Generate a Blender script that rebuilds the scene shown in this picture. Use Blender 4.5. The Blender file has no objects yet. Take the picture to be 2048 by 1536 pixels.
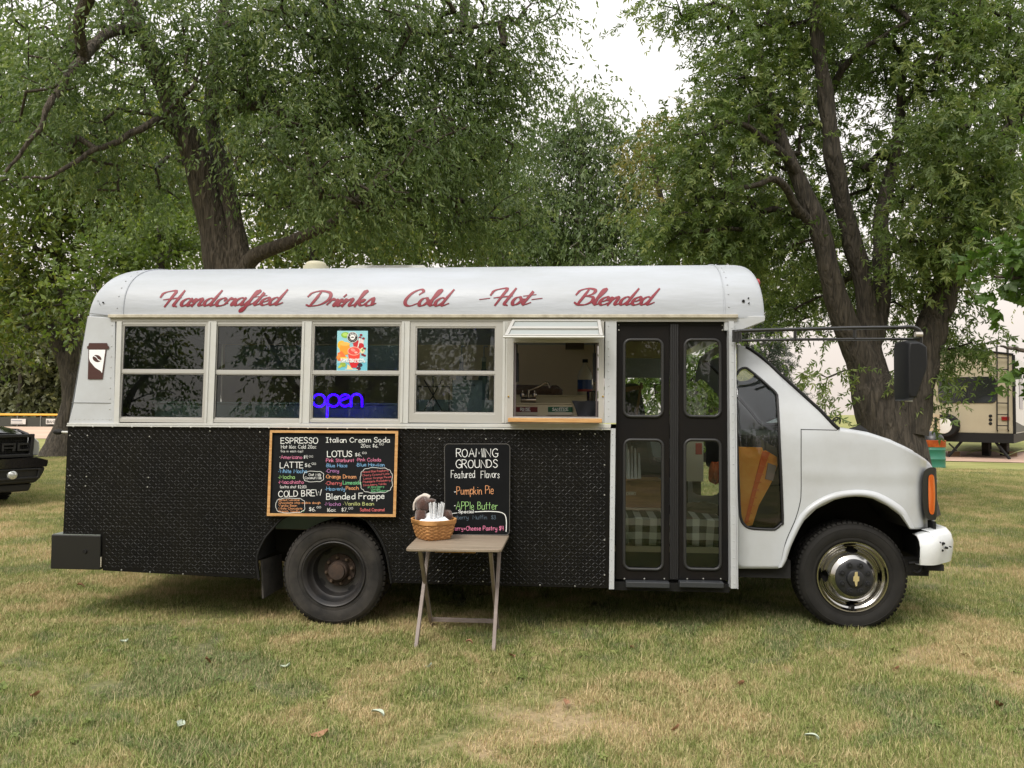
import bpy, bmesh, math, random
import numpy as np
from mathutils import Vector, Matrix
R = math.radians
random.seed(7); rng = np.random.default_rng(7)
sc = bpy.context.scene
col = sc.collection

# ---------------------------------------------------------------- camera
F = 1540.0; CX = 1024.0; CY = 768.0
CAM = Vector((0.0, -5.25, 1.5))
YAW, PITCH, ROLL = R(4.0), math.atan(55/1540.0), 0.0085
fwd0 = Vector((-math.sin(YAW), math.cos(YAW), 0)); right0 = Vector((math.cos(YAW), math.sin(YAW), 0))
FWD = (fwd0*math.cos(PITCH) + Vector((0, 0, 1))*math.sin(PITCH)).normalized()
UP0 = right0.cross(FWD).normalized()
RX = right0*math.cos(ROLL) + UP0*math.sin(ROLL)
UY = UP0*math.cos(ROLL) - right0*math.sin(ROLL)
cd = bpy.data.cameras.new('camera'); cam = bpy.data.objects.new('camera', cd); col.objects.link(cam)
cam.matrix_world = Matrix((( RX.x, UY.x, -FWD.x, CAM.x), (RX.y, UY.y, -FWD.y, CAM.y), (RX.z, UY.z, -FWD.z, CAM.z), (0, 0, 0, 1)))
cd.sensor_width = 36.0; cd.lens = 36.0*F/2048.0; cd.clip_start = 0.05; cd.clip_end = 1200
sc.camera = cam

# ---------------------------------------------------------------- sky, sun, exposure
SUN_EL, SUN_AZ = R(50), R(205)
w = bpy.data.worlds.new('World'); sc.world = w; w.use_nodes = True
nt = w.node_tree; nt.nodes.clear()
o_ = nt.nodes.new('ShaderNodeOutputWorld'); bg = nt.nodes.new('ShaderNodeBackground')
sky = nt.nodes.new('ShaderNodeTexSky'); sky.sky_type = 'NISHITA'; sky.sun_disc = False
sky.sun_elevation = SUN_EL; sky.sun_rotation = SUN_AZ
sky.air_density = 1.5; sky.dust_density = 8.0; sky.ozone_density = 1.0
# thin smoke and cloud: the blue of the Nishita sky is veiled by a pale cream layer, a little brighter overhead
tc = nt.nodes.new('ShaderNodeTexCoord'); sep = nt.nodes.new('ShaderNodeSeparateXYZ')
nt.links.new(tc.outputs['Generated'], sep.inputs[0])
cr = nt.nodes.new('ShaderNodeValToRGB')
cr.color_ramp.elements[0].position = 0.0; cr.color_ramp.elements[0].color = (4.8, 4.2, 3.75, 1); e_ = cr.color_ramp.elements.new(.32); e_.color = (4.7, 4.42, 4.15, 1)
cr.color_ramp.elements[1].position = 1.0; cr.color_ramp.elements[1].color = (10.6, 10.7, 10.9, 1)
nt.links.new(sep.outputs['Z'], cr.inputs[0])
mx = nt.nodes.new('ShaderNodeMix'); mx.data_type = 'RGBA'; mx.inputs[0].default_value = 0.90
nt.links.new(sky.outputs[0], mx.inputs[6]); nt.links.new(cr.outputs[0], mx.inputs[7])
nt.links.new(mx.outputs[2], bg.inputs[0]); bg.inputs[1].default_value = 0.12
nt.links.new(bg.outputs[0], o_.inputs[0])
ld = bpy.data.lights.new('sun', 'SUN'); ld.energy = 1.4; ld.angle = R(25); ld.color = (1.0, 0.95, 0.88)
sun = bpy.data.objects.new('sun', ld); col.objects.link(sun)
sdir = Vector((math.sin(SUN_AZ)*math.cos(SUN_EL), math.cos(SUN_AZ)*math.cos(SUN_EL), math.sin(SUN_EL)))
sun.rotation_euler = sdir.to_track_quat('Z', 'Y').to_euler()
sc.view_settings.view_transform = 'Standard'; sc.view_settings.look = 'None'
sc.view_settings.exposure = 0.72; sc.view_settings.gamma = 1.0; sc.view_settings.use_curve_mapping = False
sc.render.engine = 'CYCLES'
sc.cycles.max_bounces = 8; sc.cycles.transparent_max_bounces = 12; sc.cycles.diffuse_bounces = 4
sc.cycles.caustics_reflective = False; sc.cycles.caustics_refractive = False
sc.cycles.use_denoising = True

# ---------------------------------------------------------------- measuring helpers
def ray(u, v):
    return (FWD*F + RX*(u-CX) - UY*(v-CY))
def px(u, v, y):
    d = ray(u, v); t = (y-CAM.y)/d.y
    p = CAM + d*t; return p
def gd(u, v, z=0.0):
    d = ray(u, v); t = (z-CAM.z)/d.z
    return CAM + d*t
def onsurf(u, v, f, n=25):
    y = f(0, 1.2)
    for _ in range(n+8):
        p = px(u, v, y); y = y*0.72 + f(p.x, p.z)*0.28
    p = px(u, v, y); return p

# ---------------------------------------------------------------- materials
def C(r, g, b):
    f = lambda c: ((c/255+0.055)/1.055)**2.4 if c > 10 else c/255/12.92
    return (f(r), f(g), f(b), 1)
MATS = {}
def mat(name, col_, rough=0.5, metal=0.0, spec=0.5, noise=None, bump=None, col2=None, coat=0.0, emit=None, stretch=None, coord='Object', sheen=0):
    if name in MATS: return MATS[name]
    m = bpy.data.materials.new(name); m.use_nodes = True; MATS[name] = m
    n = m.node_tree; b = n.nodes['Principled BSDF']
    b.inputs['Base Color'].default_value = col_; b.inputs['Roughness'].default_value = rough
    b.inputs['Metallic'].default_value = metal; b.inputs['Specular IOR Level'].default_value = spec
    b.inputs['Coat Weight'].default_value = coat; b.inputs['Coat Roughness'].default_value = 0.06
    if sheen: b.inputs['Sheen Weight'].default_value = sheen
    if emit: b.inputs['Emission Color'].default_value = emit[0]; b.inputs['Emission Strength'].default_value = emit[1]
    if noise or bump:
        t = n.nodes.new('ShaderNodeTexCoord'); mp = n.nodes.new('ShaderNodeMapping')
        if stretch: mp.inputs['Scale'].default_value = stretch
        n.links.new(t.outputs[coord], mp.inputs[0])
    if noise:
        sc_, lo, hi = noise
        tx = n.nodes.new('ShaderNodeTexNoise'); tx.inputs['Scale'].default_value = sc_; tx.inputs['Detail'].default_value = 6
        tx.inputs['Roughness'].default_value = 0.65
        n.links.new(mp.outputs[0], tx.inputs['Vector'])
        rp = n.nodes.new('ShaderNodeValToRGB'); rp.color_ramp.elements[0].position = lo; rp.color_ramp.elements[1].position = hi
        rp.color_ramp.elements[0].color = col2 or tuple(c*0.6 for c in col_[:3])+(1,); rp.color_ramp.elements[1].color = col_
        n.links.new(tx.outputs[0], rp.inputs[0]); n.links.new(rp.outputs[0], b.inputs['Base Color'])
    if bump:
        sc_, st, di = bump
        tx = n.nodes.new('ShaderNodeTexNoise'); tx.inputs['Scale'].default_value = sc_; tx.inputs['Detail'].default_value = 5
        n.links.new(mp.outputs[0], tx.inputs['Vector'])
        bp = n.nodes.new('ShaderNodeBump'); bp.inputs['Strength'].default_value = st; bp.inputs['Distance'].default_value = di
        n.links.new(tx.outputs[0], bp.inputs['Height']); n.links.new(bp.outputs[0], b.inputs['Normal'])
    return m
def glass(name, tint, ior=1.6, rough=0.0, wav=0.0):
    if name in MATS: return MATS[name]
    m = bpy.data.materials.new(name); m.use_nodes = True; MATS[name] = m; n = m.node_tree; n.nodes.clear()
    o = n.nodes.new('ShaderNodeOutputMaterial'); t = n.nodes.new('ShaderNodeBsdfTransparent'); g = n.nodes.new('ShaderNodeBsdfGlossy')
    fr = n.nodes.new('ShaderNodeFresnel'); x = n.nodes.new('ShaderNodeMixShader')
    t.inputs[0].default_value = tint; g.inputs['Roughness'].default_value = rough; fr.inputs[0].default_value = ior
    g.inputs['Color'].default_value = (0.95, 0.97, 1, 1)
    if wav:
        tc_ = n.nodes.new('ShaderNodeTexCoord'); tx = n.nodes.new('ShaderNodeTexNoise'); tx.inputs['Scale'].default_value = 3.5; tx.inputs['Detail'].default_value = 1
        bp = n.nodes.new('ShaderNodeBump'); bp.inputs['Strength'].default_value = wav; bp.inputs['Distance'].default_value = 0.01
        n.links.new(tc_.outputs['Object'], tx.inputs['Vector']); n.links.new(tx.outputs[0], bp.inputs['Height']); n.links.new(bp.outputs[0], g.inputs['Normal'])
    n.links.new(fr.outputs[0], x.inputs[0]); n.links.new(t.outputs[0], x.inputs[1]); n.links.new(g.outputs[0], x.inputs[2]); n.links.new(x.outputs[0], o.inputs[0])
    return m

WHITE = mat('white_paint', C(188, 192, 196), 0.30, noise=(2.2, 0.25, 0.6), col2=C(174, 176, 176), coat=0.25, bump=(1.3, 0.12, 0.02))
ROOFW = mat('roof_white_paint', C(172, 177, 184), 0.45, noise=(3, 0.2, 0.6), col2=C(158, 162, 164), coat=0.05, bump=(2.4, 0.6, 0.03), stretch=(0.35, 1, 1.6))
TRIMW = mat('white_trim', C(194, 195, 192), 0.4, noise=(9, 0.3, 0.6), col2=C(190, 190, 184))
ALU = mat('aluminium_frame', C(176, 175, 171), 0.42, 0.15, noise=(14, 0.3, 0.65), col2=C(176, 174, 167))
CREAM = mat('cream_gutter', C(196, 190, 172), 0.5, noise=(12, 0.3, 0.7), col2=C(150, 142, 124))
BLACKP = mat('black_tread_plate', (0.005, 0.005, 0.0055, 1), 0.42, 0.0, 0.14, noise=(2.5, 0.35, 0.7), col2=(0.009, 0.0082, 0.0065, 1))
TREAD = mat('black_tread_bump', (0.011, 0.011, 0.011, 1), 0.26, 0.0, 0.55)
BLACKD = mat('black_door_paint', (0.008, 0.008, 0.009, 1), 0.36, 0, 0.16, bump=(2.0, 0.2, 0.02), noise=(3, 0.3, 0.7), col2=(0.013, 0.011, 0.010, 1))
BLACKM = mat('matt_black', (0.010, 0.010, 0.010, 1), 0.6, 0, .25)
BLACKG = mat('black_plastic', (0.010, 0.0105, 0.012, 1), 0.45, 0, .3, bump=(60, 0.1, 0.002))
DARK = mat('underbody_dark', (0.01, 0.0095, 0.009, 1), 0.9)
RUBBER = mat('tyre_rubber', (0.013, 0.0125, 0.012, 1), 0.75, 0, .25, noise=(7, 0.35, 0.7), col2=(0.022, 0.021, 0.019, 1), bump=(40, 0.15, 0.003))
RUBBERD = mat('dusty_tyre_rubber', (0.020, 0.019, 0.018, 1), 0.8, 0, .25, noise=(5, 0.35, 0.62), col2=(0.052, 0.047, 0.041, 1), bump=(40, 0.15, 0.003))
CHROME = mat('chrome', (0.46, 0.45, 0.43, 1), 0.15, 1.0)
GUNM = mat('black_steel_rim', (0.02, 0.021, 0.023, 1), 0.45, 0.3, noise=(9, 0.3, 0.7), col2=(0.045, 0.04, 0.036, 1))
RUST = mat('rusty_hub', (0.07, 0.042, 0.028, 1), 0.85, noise=(22, 0.3, 0.7), col2=(0.03, 0.022, 0.018, 1), bump=(50, 0.5, 0.005))
REDL = mat('red_script_vinyl', C(124, 20, 38), 0.5)
REDD = mat('dark_script_edge', C(86, 40, 62), 0.5)
BROWN = mat('brown_vinyl', C(66, 34, 28), 0.5)
WHITEV = mat('white_vinyl', C(238, 240, 240), 0.5)
PINE = mat('pine_wood', C(214, 172, 116), 0.55, noise=(6, 0.3, 0.7), col2=C(178, 124, 68), stretch=(1, 6, 14))
SLATE = mat('slate_board', C(32, 34, 36), 0.75, 0, .1, noise=(3, 0.3, 0.7), col2=C(27, 28, 30))
SLATE2 = mat('black_chalkboard', C(11, 12, 14), 0.6, 0, .12, noise=(4, 0.3, 0.7), col2=C(18, 20, 22))
GLASS = glass('tinted_glass', (0.76, 0.80, 0.79, 1), 1.5, wav=0.03)
GLASSC = glass('clear_glass', (0.86, 0.89, 0.88, 1), 1.45, wav=0.06)
GLASSW = glass('windscreen_glass', (0.70, 0.82, 0.72, 1), 1.4)

# ---------------------------------------------------------------- mesh helpers
class MB:
    def __init__(s): s.v = []; s.f = []; s.m = []; s.mats = []
    def mi(s, m):
        if m is None: m = s.mats[0] if s.mats else WHITE
        if m not in s.mats: s.mats.append(m)
        return s.mats.index(m)
    def add(s, vs, fs, m=None):
        k = len(s.v); i = s.mi(m)
        s.v += [tuple(p) for p in vs]
        for f in fs: s.f.append([k+a for a in f]); s.m.append(i)
        return s
    def box(s, x0, x1, y0, y1, z0, z1, m=None):
        vs = [(x, y, z) for x in (x0, x1) for y in (y0, y1) for z in (z0, z1)]
        return s.add(vs, [(0,1,3,2), (4,6,7,5), (0,4,5,1), (2,3,7,6), (0,2,6,4), (1,5,7,3)], m)
    def prism(s, poly, y0, y1, m=None, fy=None):
        # poly in (x, z); fy gives an extra depth for each point
        n = len(poly); g = fy or (lambda x, z: 0.0)
        vs = [(x, y0+g(x, z), z) for x, z in poly] + [(x, y1+g(x, z), z) for x, z in poly]
        fs = [list(range(n)), list(range(2*n-1, n-1, -1))] + [(i, n+i, n+(i+1) % n, (i+1) % n) for i in range(n)]
        return s.add(vs, fs, m)
    def tube(s, pts, r, m=None, n=8, caps=True, closed=False):
        P = [Vector(p) for p in pts]; k = len(P); rs = r if hasattr(r, '__len__') else [r]*k
        vs = []; up = None
        for i in range(k):
            if closed: t = P[(i+1) % k]-P[i-1]
            else: t = P[min(i+1, k-1)]-P[max(i-1, 0)]
            if t.length < 1e-9: t = Vector((0, 0, 1))
            t.normalize()
            if up is None: up = t.orthogonal().normalized()
            a = (up - t*up.dot(t))
            a = a.normalized() if a.length > 1e-6 else t.orthogonal().normalized()
            up = a; b = t.cross(a)
            vs += [P[i] + (a*math.cos(2*math.pi*j/n) + b*math.sin(2*math.pi*j/n))*rs[i] for j in range(n)]
        fs = []
        for i in range(k if closed else k-1):
            q = (i+1) % k
            fs += [(i*n+j, i*n+(j+1) % n, q*n+(j+1) % n, q*n+j) for j in range(n)]
        if caps and not closed: fs += [list(range(n-1, -1, -1)), [(k-1)*n+j for j in range(n)]]
        return s.add(vs, fs, m)
    def lathe(s, prof, c, axis='y', m=None, n=48, a0=0, a1=2*math.pi):
        # prof: (radius, offset along axis)
        vs = []; full = abs(a1-a0-2*math.pi) < 1e-6; nn = n if full else n+1
        for r, o in prof:
            for j in range(nn):
                a = a0+(a1-a0)*j/n; q, w_ = r*math.cos(a), r*math.sin(a)
                vs.append({'y': (c[0]+q, c[1]+o, c[2]+w_), 'z': (c[0]+q, c[1]+w_, c[2]+o), 'x': (c[0]+o, c[1]+q, c[2]+w_)}[axis])
        fs = []
        for i in range(len(prof)-1):
            for j in range(nn if full else nn-1):
                b = (j+1) % nn; fs.append((i*nn+j, i*nn+b, (i+1)*nn+b, (i+1)*nn+j))
        return s.add(vs, fs, m)
    def grid(s, rows, m=None):
        k = len(rows[0]); vs = [p for r_ in rows for p in r_]
        return s.add(vs, [(i*k+j, i*k+j+1, (i+1)*k+j+1, (i+1)*k+j) for i in range(len(rows)-1) for j in range(k-1)], m)
    def build(s, name, m=None, parent=None, smooth=None, bevel=None, loc=None):
        me = bpy.data.meshes.new(name)
        me.from_pydata(s.v, [], s.f)
        ms = s.mats or [m or WHITE]
        if m is not None and s.mats and len(s.mats) == 1 and s.mats[0] is WHITE and m is not WHITE: ms = [m]
        for q in ms: me.materials.append(q)
        me.polygons.foreach_set('material_index', s.m)
        bm = bmesh.new(); bm.from_mesh(me); bmesh.ops.remove_doubles(bm, verts=bm.verts, dist=1e-6)
        bmesh.ops.recalc_face_normals(bm, faces=bm.faces); bm.to_mesh(me); bm.free()
        if smooth:
            me.polygons.foreach_set('use_smooth', [True]*len(me.polygons)); me.set_sharp_from_angle(angle=R(smooth))
        me.update()
        o = bpy.data.objects.new(name, me); col.objects.link(o)
        if bevel:
            b = o.modifiers.new('bevel', 'BEVEL'); b.width = bevel; b.segments = 2; b.limit_method = 'ANGLE'; b.angle_limit = R(40)
        if parent is not None: o.parent = parent
        if loc is not None: o.location = loc
        return o
def nm(m):
    s = MB(); s.mi(m); return s
def tag(o, label=None, cat=None, group=None, kind=None):
    if label: o['label'] = label
    if cat: o['category'] = cat
    if group: o['group'] = group
    if kind: o['kind'] = kind
    return o
def thing(name, label, cat, loc=(0, 0, 0), rz=0.0, group=None, rx=0.0):
    o = bpy.data.objects.new(name, None); col.objects.link(o); o.location = loc; o.rotation_euler = (rx, 0, rz); o.empty_display_size = 0.1
    return tag(o, label, cat, group)
def copy_tree(o, parent=None):
    c = o.copy(); col.objects.link(c); c.parent = parent
    for ch in [x for x in col.objects if x.parent == o]: copy_tree(ch, c)
    return c
def catmull(pts, n=6):
    P = [np.array(p, float) for p in pts]
    if len(P) < 3: return [tuple(p) for p in P]
    closed = np.linalg.norm(P[0]-P[-1]) < 1e-9
    out = []
    for i in range(len(P)-1):
        a = P[i-1] if i > 0 else (P[-2] if closed else 2*P[0]-P[1]); b = P[i]; c = P[i+1]
        d = P[i+2] if i+2 < len(P) else (P[1] if closed else 2*P[-1]-P[-2])
        for k in range(n):
            t = k/n; out.append(tuple(0.5*((2*b)+(c-a)*t+(2*a-5*b+4*c-d)*t*t+(3*b-a-3*c+d)*t**3)))
    out.append(tuple(P[-1])); return out
def rrect(x0, x1, z0, z1, r, n=5):
    out = []
    for cx, cz, a in ((x1-r, z1-r, 0), (x0+r, z1-r, 90), (x0+r, z0+r, 180), (x1-r, z0+r, 270)):
        out += [(cx+r*math.cos(R(a+90*k/n)), cz+r*math.sin(R(a+90*k/n))) for k in range(n+1)]
    return out
def ring(mb, outer, inner, y0, y1, m=None, fy=None):
    # frame between two outlines with the same number of points
    n = len(outer); g = fy or (lambda x, z: 0)
    vs = [(x, y+g(x, z), z) for y in (y0, y1) for P in (outer, inner) for x, z in P]
    fs = []
    for i in range(n):
        j = (i+1) % n
        fs += [(i, j, n+j, n+i), (2*n+i, 3*n+i, 3*n+j, 2*n+j), (i, 2*n+i, 2*n+j, j), (n+i, n+j, 3*n+j, 3*n+i)]
    mb.add(vs, fs, m)

# ---------------------------------------------------------------- lettering: two stroke alphabets
HAND = {
'A': (.66, '0,0 .32,1 .64,0|.12,.36 .54,.36'), 'B': (.55, '0,0 0,1|~0,1 .34,.97 .45,.77 .3,.55 .02,.52|~.02,.52 .42,.46 .53,.25 .36,.03 0,0'),
'C': (.62, '~.6,.82 .4,1 .12,.85 0,.5 .12,.13 .38,0 .62,.15'), 'D': (.62, '0,0 0,1|~0,1 .4,.92 .6,.5 .4,.08 0,0'),
'E': (.52, '0,0 0,1|0,1 .5,1|0,.52 .42,.52|0,0 .52,0'), 'F': (.5, '0,0 0,1|0,1 .5,1|0,.52 .4,.52'),
'G': (.64, '~.6,.84 .4,1 .12,.85 0,.5 .12,.13 .38,0 .6,.12 .62,.42|.36,.42 .66,.42'), 'H': (.6, '0,0 0,1|.6,0 .6,1|0,.5 .6,.52'),
'I': (.1, '.05,0 .05,1'), '|': (.34, '0,1 .34,1|.17,1 .17,0|0,0 .34,0'), 'J': (.45, '~.4,1 .42,.2 .25,0 .05,.12'),
'K': (.55, '0,0 0,1|.5,1 .02,.45|.12,.55 .55,0'), 'L': (.5, '0,1 0,0|0,0 .5,0'), 'M': (.74, '0,0 .06,1 .37,.35 .68,1 .74,0'),
'N': (.6, '0,0 0,1 .6,0 .6,1'), 'O': (.66, '~.33,1 .1,.85 0,.5 .1,.13 .33,0 .56,.13 .66,.5 .56,.87 .33,1'),
'P': (.5, '0,0 0,1|~0,1 .4,.96 .5,.74 .36,.5 0,.46'), 'Q': (.66, '~.33,1 .1,.85 0,.5 .1,.13 .33,0 .56,.13 .66,.5 .56,.87 .33,1|.4,.25 .7,-.08'),
'R': (.56, '0,0 0,1|~0,1 .4,.96 .5,.75 .34,.52 0,.48|.22,.5 .56,0'), 'S': (.5, '~.48,.84 .28,1 .04,.84 .12,.6 .4,.42 .48,.17 .25,0 0,.14'),
'T': (.62, '0,1 .62,1|.31,1 .31,0'), 'U': (.6, '~0,1 .01,.3 .12,.04 .34,0 .54,.08 .6,.35 .6,1'), 'V': (.6, '0,1 .3,0 .6,1'),
'W': (.85, '0,1 .2,0 .43,.7 .64,0 .85,1'), 'X': (.55, '0,0 .55,1|0,1 .55,0'), 'Y': (.55, '0,1 .27,.5 .55,1|.27,.5 .27,0'), 'Z': (.55, '0,1 .55,1 0,0 .55,0'),
'a': (.46, '~.42,.5 .22,.62 .02,.42 .05,.1 .22,0 .42,.2|.43,.6 .46,0'), 'b': (.44, '0,1 0,0|~0,.3 .2,.6 .42,.45 .4,.1 .2,0 0,.12'),
'c': (.4, '~.4,.5 .22,.62 .02,.4 .05,.1 .22,0 .4,.1'), 'd': (.46, '~.42,.5 .22,.6 .02,.42 .05,.1 .22,0 .42,.2|.44,1 .46,0'),
'e': (.42, '~.03,.32 .38,.34 .34,.56 .18,.62 .02,.4 .06,.08 .25,0 .42,.1'), 'f': (.34, '~.34,.95 .2,1 .13,.8 .13,0|0,.58 .3,.58'),
'g': (.44, '~.42,.5 .22,.62 .02,.42 .06,.12 .22,.04 .42,.2|~.43,.6 .43,-.1 .3,-.34 .05,-.28'), 'h': (.42, '0,1 0,0|~0,.35 .18,.6 .38,.5 .41,.3 .42,0'),
'i': (.08, '.04,.58 .04,0|.03,.82 .05,.86'), 'j': (.2, '~.15,.58 .15,-.15 .02,-.3|.14,.82 .16,.86'), 'k': (.4, '0,1 0,0|.36,.58 .02,.26|.1,.33 .4,0'),
'l': (.08, '.03,1 .04,0'), 'm': (.68, '0,.6 0,0|~0,.35 .16,.6 .3,.5 .33,0|~.33,.35 .48,.6 .64,.5 .68,0'), 'n': (.42, '0,.6 0,0|~0,.35 .18,.6 .36,.5 .41,0'),
'o': (.44, '~.22,.61 .04,.48 .02,.16 .2,0 .38,.12 .43,.4 .22,.61'), 'p': (.44, '0,.6 0,-.35|~0,.3 .2,.6 .42,.45 .4,.1 .2,0 0,.12'),
'q': (.44, '~.42,.5 .22,.6 .02,.42 .05,.1 .22,0 .42,.2|.43,.6 .43,-.35'), 'r': (.32, '0,.6 0,0|~0,.35 .14,.56 .32,.58'),
's': (.36, '~.34,.5 .18,.61 .04,.48 .16,.32 .32,.2 .22,.02 0,.08'), 't': (.32, '.15,.92 .15,0|0,.6 .32,.6'), 'u': (.42, '~0,.6 .02,.14 .18,0 .38,.16|.4,.6 .42,0'),
'v': (.4, '0,.6 .2,0 .4,.6'), 'w': (.6, '0,.6 .15,0 .3,.45 .45,0 .6,.6'), 'x': (.4, '0,0 .4,.6|0,.6 .4,0'), 'y': (.42, '~0,.6 .04,.24 .2,.14 .38,.3|~.41,.6 .4,-.1 .25,-.34 .04,-.26'),
'z': (.4, '0,.6 .38,.6 0,0 .4,0'), '$': (.46, '~.44,.8 .24,.9 .04,.76 .14,.56 .36,.42 .42,.2 .22,.08 0,.2|.22,1.05 .22,-.05'),
'0': (.44, '~.22,1 .04,.8 0,.45 .1,.05 .26,0 .42,.2 .44,.6 .36,.92 .22,1'), '1': (.12, '.06,0 .06,1'), '2': (.46, '~.02,.8 .2,1 .42,.82 .34,.5 0,0|0,0 .48,.02'),
'3': (.44, '~.02,.9 .25,1 .42,.8 .18,.54|~.18,.54 .44,.36 .36,.05 .14,0 0,.12'), '4': (.46, '.04,1 0,.45 .44,.45|.36,1 .36,0'), '6': (.44, '~.36,.98 .1,.65 .0,.25 .16,0 .38,.06 .42,.3 .24,.46 .04,.3'),
'7': (.44, '0,1 .44,1 .12,0'), '.': (.06, '.0,.0 .05,.03'), '-': (.3, '0,.42 .3,.42'), '(': (.16, '~.16,1.05 .02,.7 .02,.3 .16,-.05'), ')': (.16, '~0,1.05 .14,.7 .14,.3 0,-.05'),
'+': (.34, '0,.35 .34,.35|.17,.55 .17,.14'), '*': (.08, '.0,.32 .07,.36'), "'": (.05, '.03,1 .01,.8'), ',': (.08, '.06,.06 .0,-.12'), '#': (.38, '~.0,.35 .14,.52 .3,.4 .3,.1|.1,.2 .36,.2'),
}
SCRIPT = {  # slanted brush hand, shear added later; each letter ends on a joining stroke
'H': (.86, '~-.16,.66 -.1,.88 .1,1.0 .42,1.03 .34,.6 .2,.0|~.06,.44 .35,.5 .72,.56|~.78,1.0 .66,.5 .56,.06 .66,-.02'),
'D': (.82, '~.30,.9 .2,.45 .08,.06|~-.16,.7 -.04,.92 .3,1.04 .72,.9 .78,.5 .52,.12 .1,.0 -.06,.06'),
'C': (.62, '~.52,.74 .62,.92 .46,1.04 .18,.82 .02,.4 .08,.08 .3,-.02 .56,.14'),
'B': (.76, '~.32,.9 .2,.4 .1,.04|~-.12,.68 -.02,.92 .3,1.04 .62,.94 .58,.7 .3,.56|~.3,.56 .64,.48 .66,.2 .42,.0 .12,.0 -.02,.1'),
'a': (.50, '~.38,.46 .2,.5 .04,.3 .04,.08 .14,.0 .3,.14 .4,.44|~.4,.46 .32,.1 .38,.0 .54,.12'),
'b': (.46, '~.0,.2 .2,.7 .3,1.0 .2,.95 .08,.2 .1,0 .3,.1 .36,.4|~.36,.4 .4,.3 .5,.3'),
'c': (.46, '~.36,.36 .38,.45 .28,.50 .12,.40 .05,.18 .10,.0 .24,-.02 .38,.04 .50,.14'),
'd': (.52, '~.38,.44 .2,.5 .04,.3 .04,.08 .14,.0 .3,.16 .4,.46|~.56,.98 .42,.5 .32,.1 .38,.0 .56,.12'),
'e': (.38, '~.02,.16 .22,.26 .32,.4 .24,.5 .08,.38 .02,.14 .12,.0 .26,.02 .42,.14'),
'f': (.34, '~-.02,.1 .2,.5 .4,.9 .36,1.0 .26,.86 .1,.1 -.02,-.38 -.1,-.42 -.06,-.2 .2,.04 .36,.14'),
'h': (.5, '~.0,.1 .24,.8 .3,1.0 .2,.9 .06,.0|~.08,.2 .28,.48 .34,.3 .3,.05 .5,.12'),
'i': (.24, '~.0,.16 .14,.46 .06,.1 .12,.0 .28,.12|~.2,.68 .23,.74'),
'k': (.46, '~.02,.1 .24,.78 .32,1.0 .22,.94 .06,.0|~.1,.22 .34,.46 .3,.28 .14,.24|~.14,.24 .3,.04 .5,.12'),
'l': (.26, '~.0,.12 .26,.72 .32,1.0 .2,.92 .08,.2 .12,.0 .3,.12'),
'n': (.52, '~-.02,.3 .1,.48 .1,.3 .04,.0|~.05,.14 .28,.48 .38,.42 .32,.1 .38,.0 .56,.12'),
'o': (.42, '~.28,.46 .12,.46 .02,.22 .08,.0 .24,.04 .36,.28 .28,.46|~.3,.44 .34,.36 .46,.36'),
'r': (.38, '~-.02,.14 .14,.5 .2,.42 .36,.44 .28,.1 .32,.0 .44,.1'),
's': (.36, '~.0,.14 .24,.54 .3,.3 .28,.06 .12,.0 .02,.08|~.2,.02 .3,.04 .42,.14'),
't': (.32, '~.0,.14 .2,.5 .3,.86 .16,.36 .08,.08 .14,.0 .34,.12|.0,.56 .42,.64'),
'-': (.62, '.10,.34 .42,.40'),
}
def layout(text, font, gap=0.16, space=0.42, jit=0.0):
    x = 0; out = []
    for ch in text:
        if ch == ' ': x += space; continue
        wd, s = font[ch]
        jx, jy, js = (random.uniform(-jit, jit), random.uniform(-jit, jit), 1+random.uniform(-jit, jit))
        for st in s.split('|'):
            sm = st.startswith('~'); pts = [tuple(float(a) for a in q.split(',')) for q in st.lstrip('~').split()]
            pts = [(x+jx+p[0]*js, jy+p[1]*js) for p in pts]
            if sm: pts = catmull(pts, 5)
            elif len(pts) == 2 and jit: 
                (a, b), (c, d) = pts; pts = [pts[0], ((a+c)/2+random.uniform(-jit, jit)*.5, (b+d)/2+random.uniform(-jit, jit)*.3), pts[1]]
            out.append(pts)
        x += wd + gap
    return out, x-gap
def write(mb, text, u0, u1, vb, cap, to3d, wpx=1.4, m=None, font=HAND, shear=0.0, rise=0.0, nib=None, jit=0.03, gap=0.16, space=0.42, lift=0.0):
    """text between picture columns u0..u1 with its baseline at vb (as read off the photograph), laid onto a real surface by to3d"""
    strokes, W_ = layout(text, font, gap, space, jit)
    sx = (u1-u0)/max(W_, .01)
    for k, st in enumerate(strokes):
        P = [np.array([u0+(x+shear*0)*sx+shear*y*cap, vb+rise*(x*sx)-y*cap]) for x, y in st]
        P = [P[0]] + [b for a, b in zip(P, P[1:]) if np.linalg.norm(b-a) > .15]
        if len(P) < 2: P.append(P[0]+np.array([.5, 0]))
        L, Rr = [], []
        n = len(P)
        for i in range(n):
            t = P[min(i+1, n-1)]-P[max(i-1, 0)]; t = t/max(np.linalg.norm(t), 1e-6); nn = np.array([-t[1], t[0]])
            ww = wpx
            if nib is not None:
                a = nib; ww = wpx*(0.26+0.74*abs(t[0]*math.sin(a)-t[1]*math.cos(a)))
                ww *= 0.55+0.45*min(1, 4*min(i, n-1-i)/n+.15)
            e = t*(0.4*wpx if i == n-1 else (-0.4*wpx if i == 0 else 0))
            L.append(P[i]+nn*ww/2+e); Rr.append(P[i]-nn*ww/2+e)
        off = lift+0.00025*(k % 5)
        vs = [to3d(p[0], p[1], off) for p in L]+[to3d(p[0], p[1], off) for p in Rr]
        mb.add(vs, [(i, i+1, n+i+1, n+i) for i in range(n-1)], m)
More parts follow.
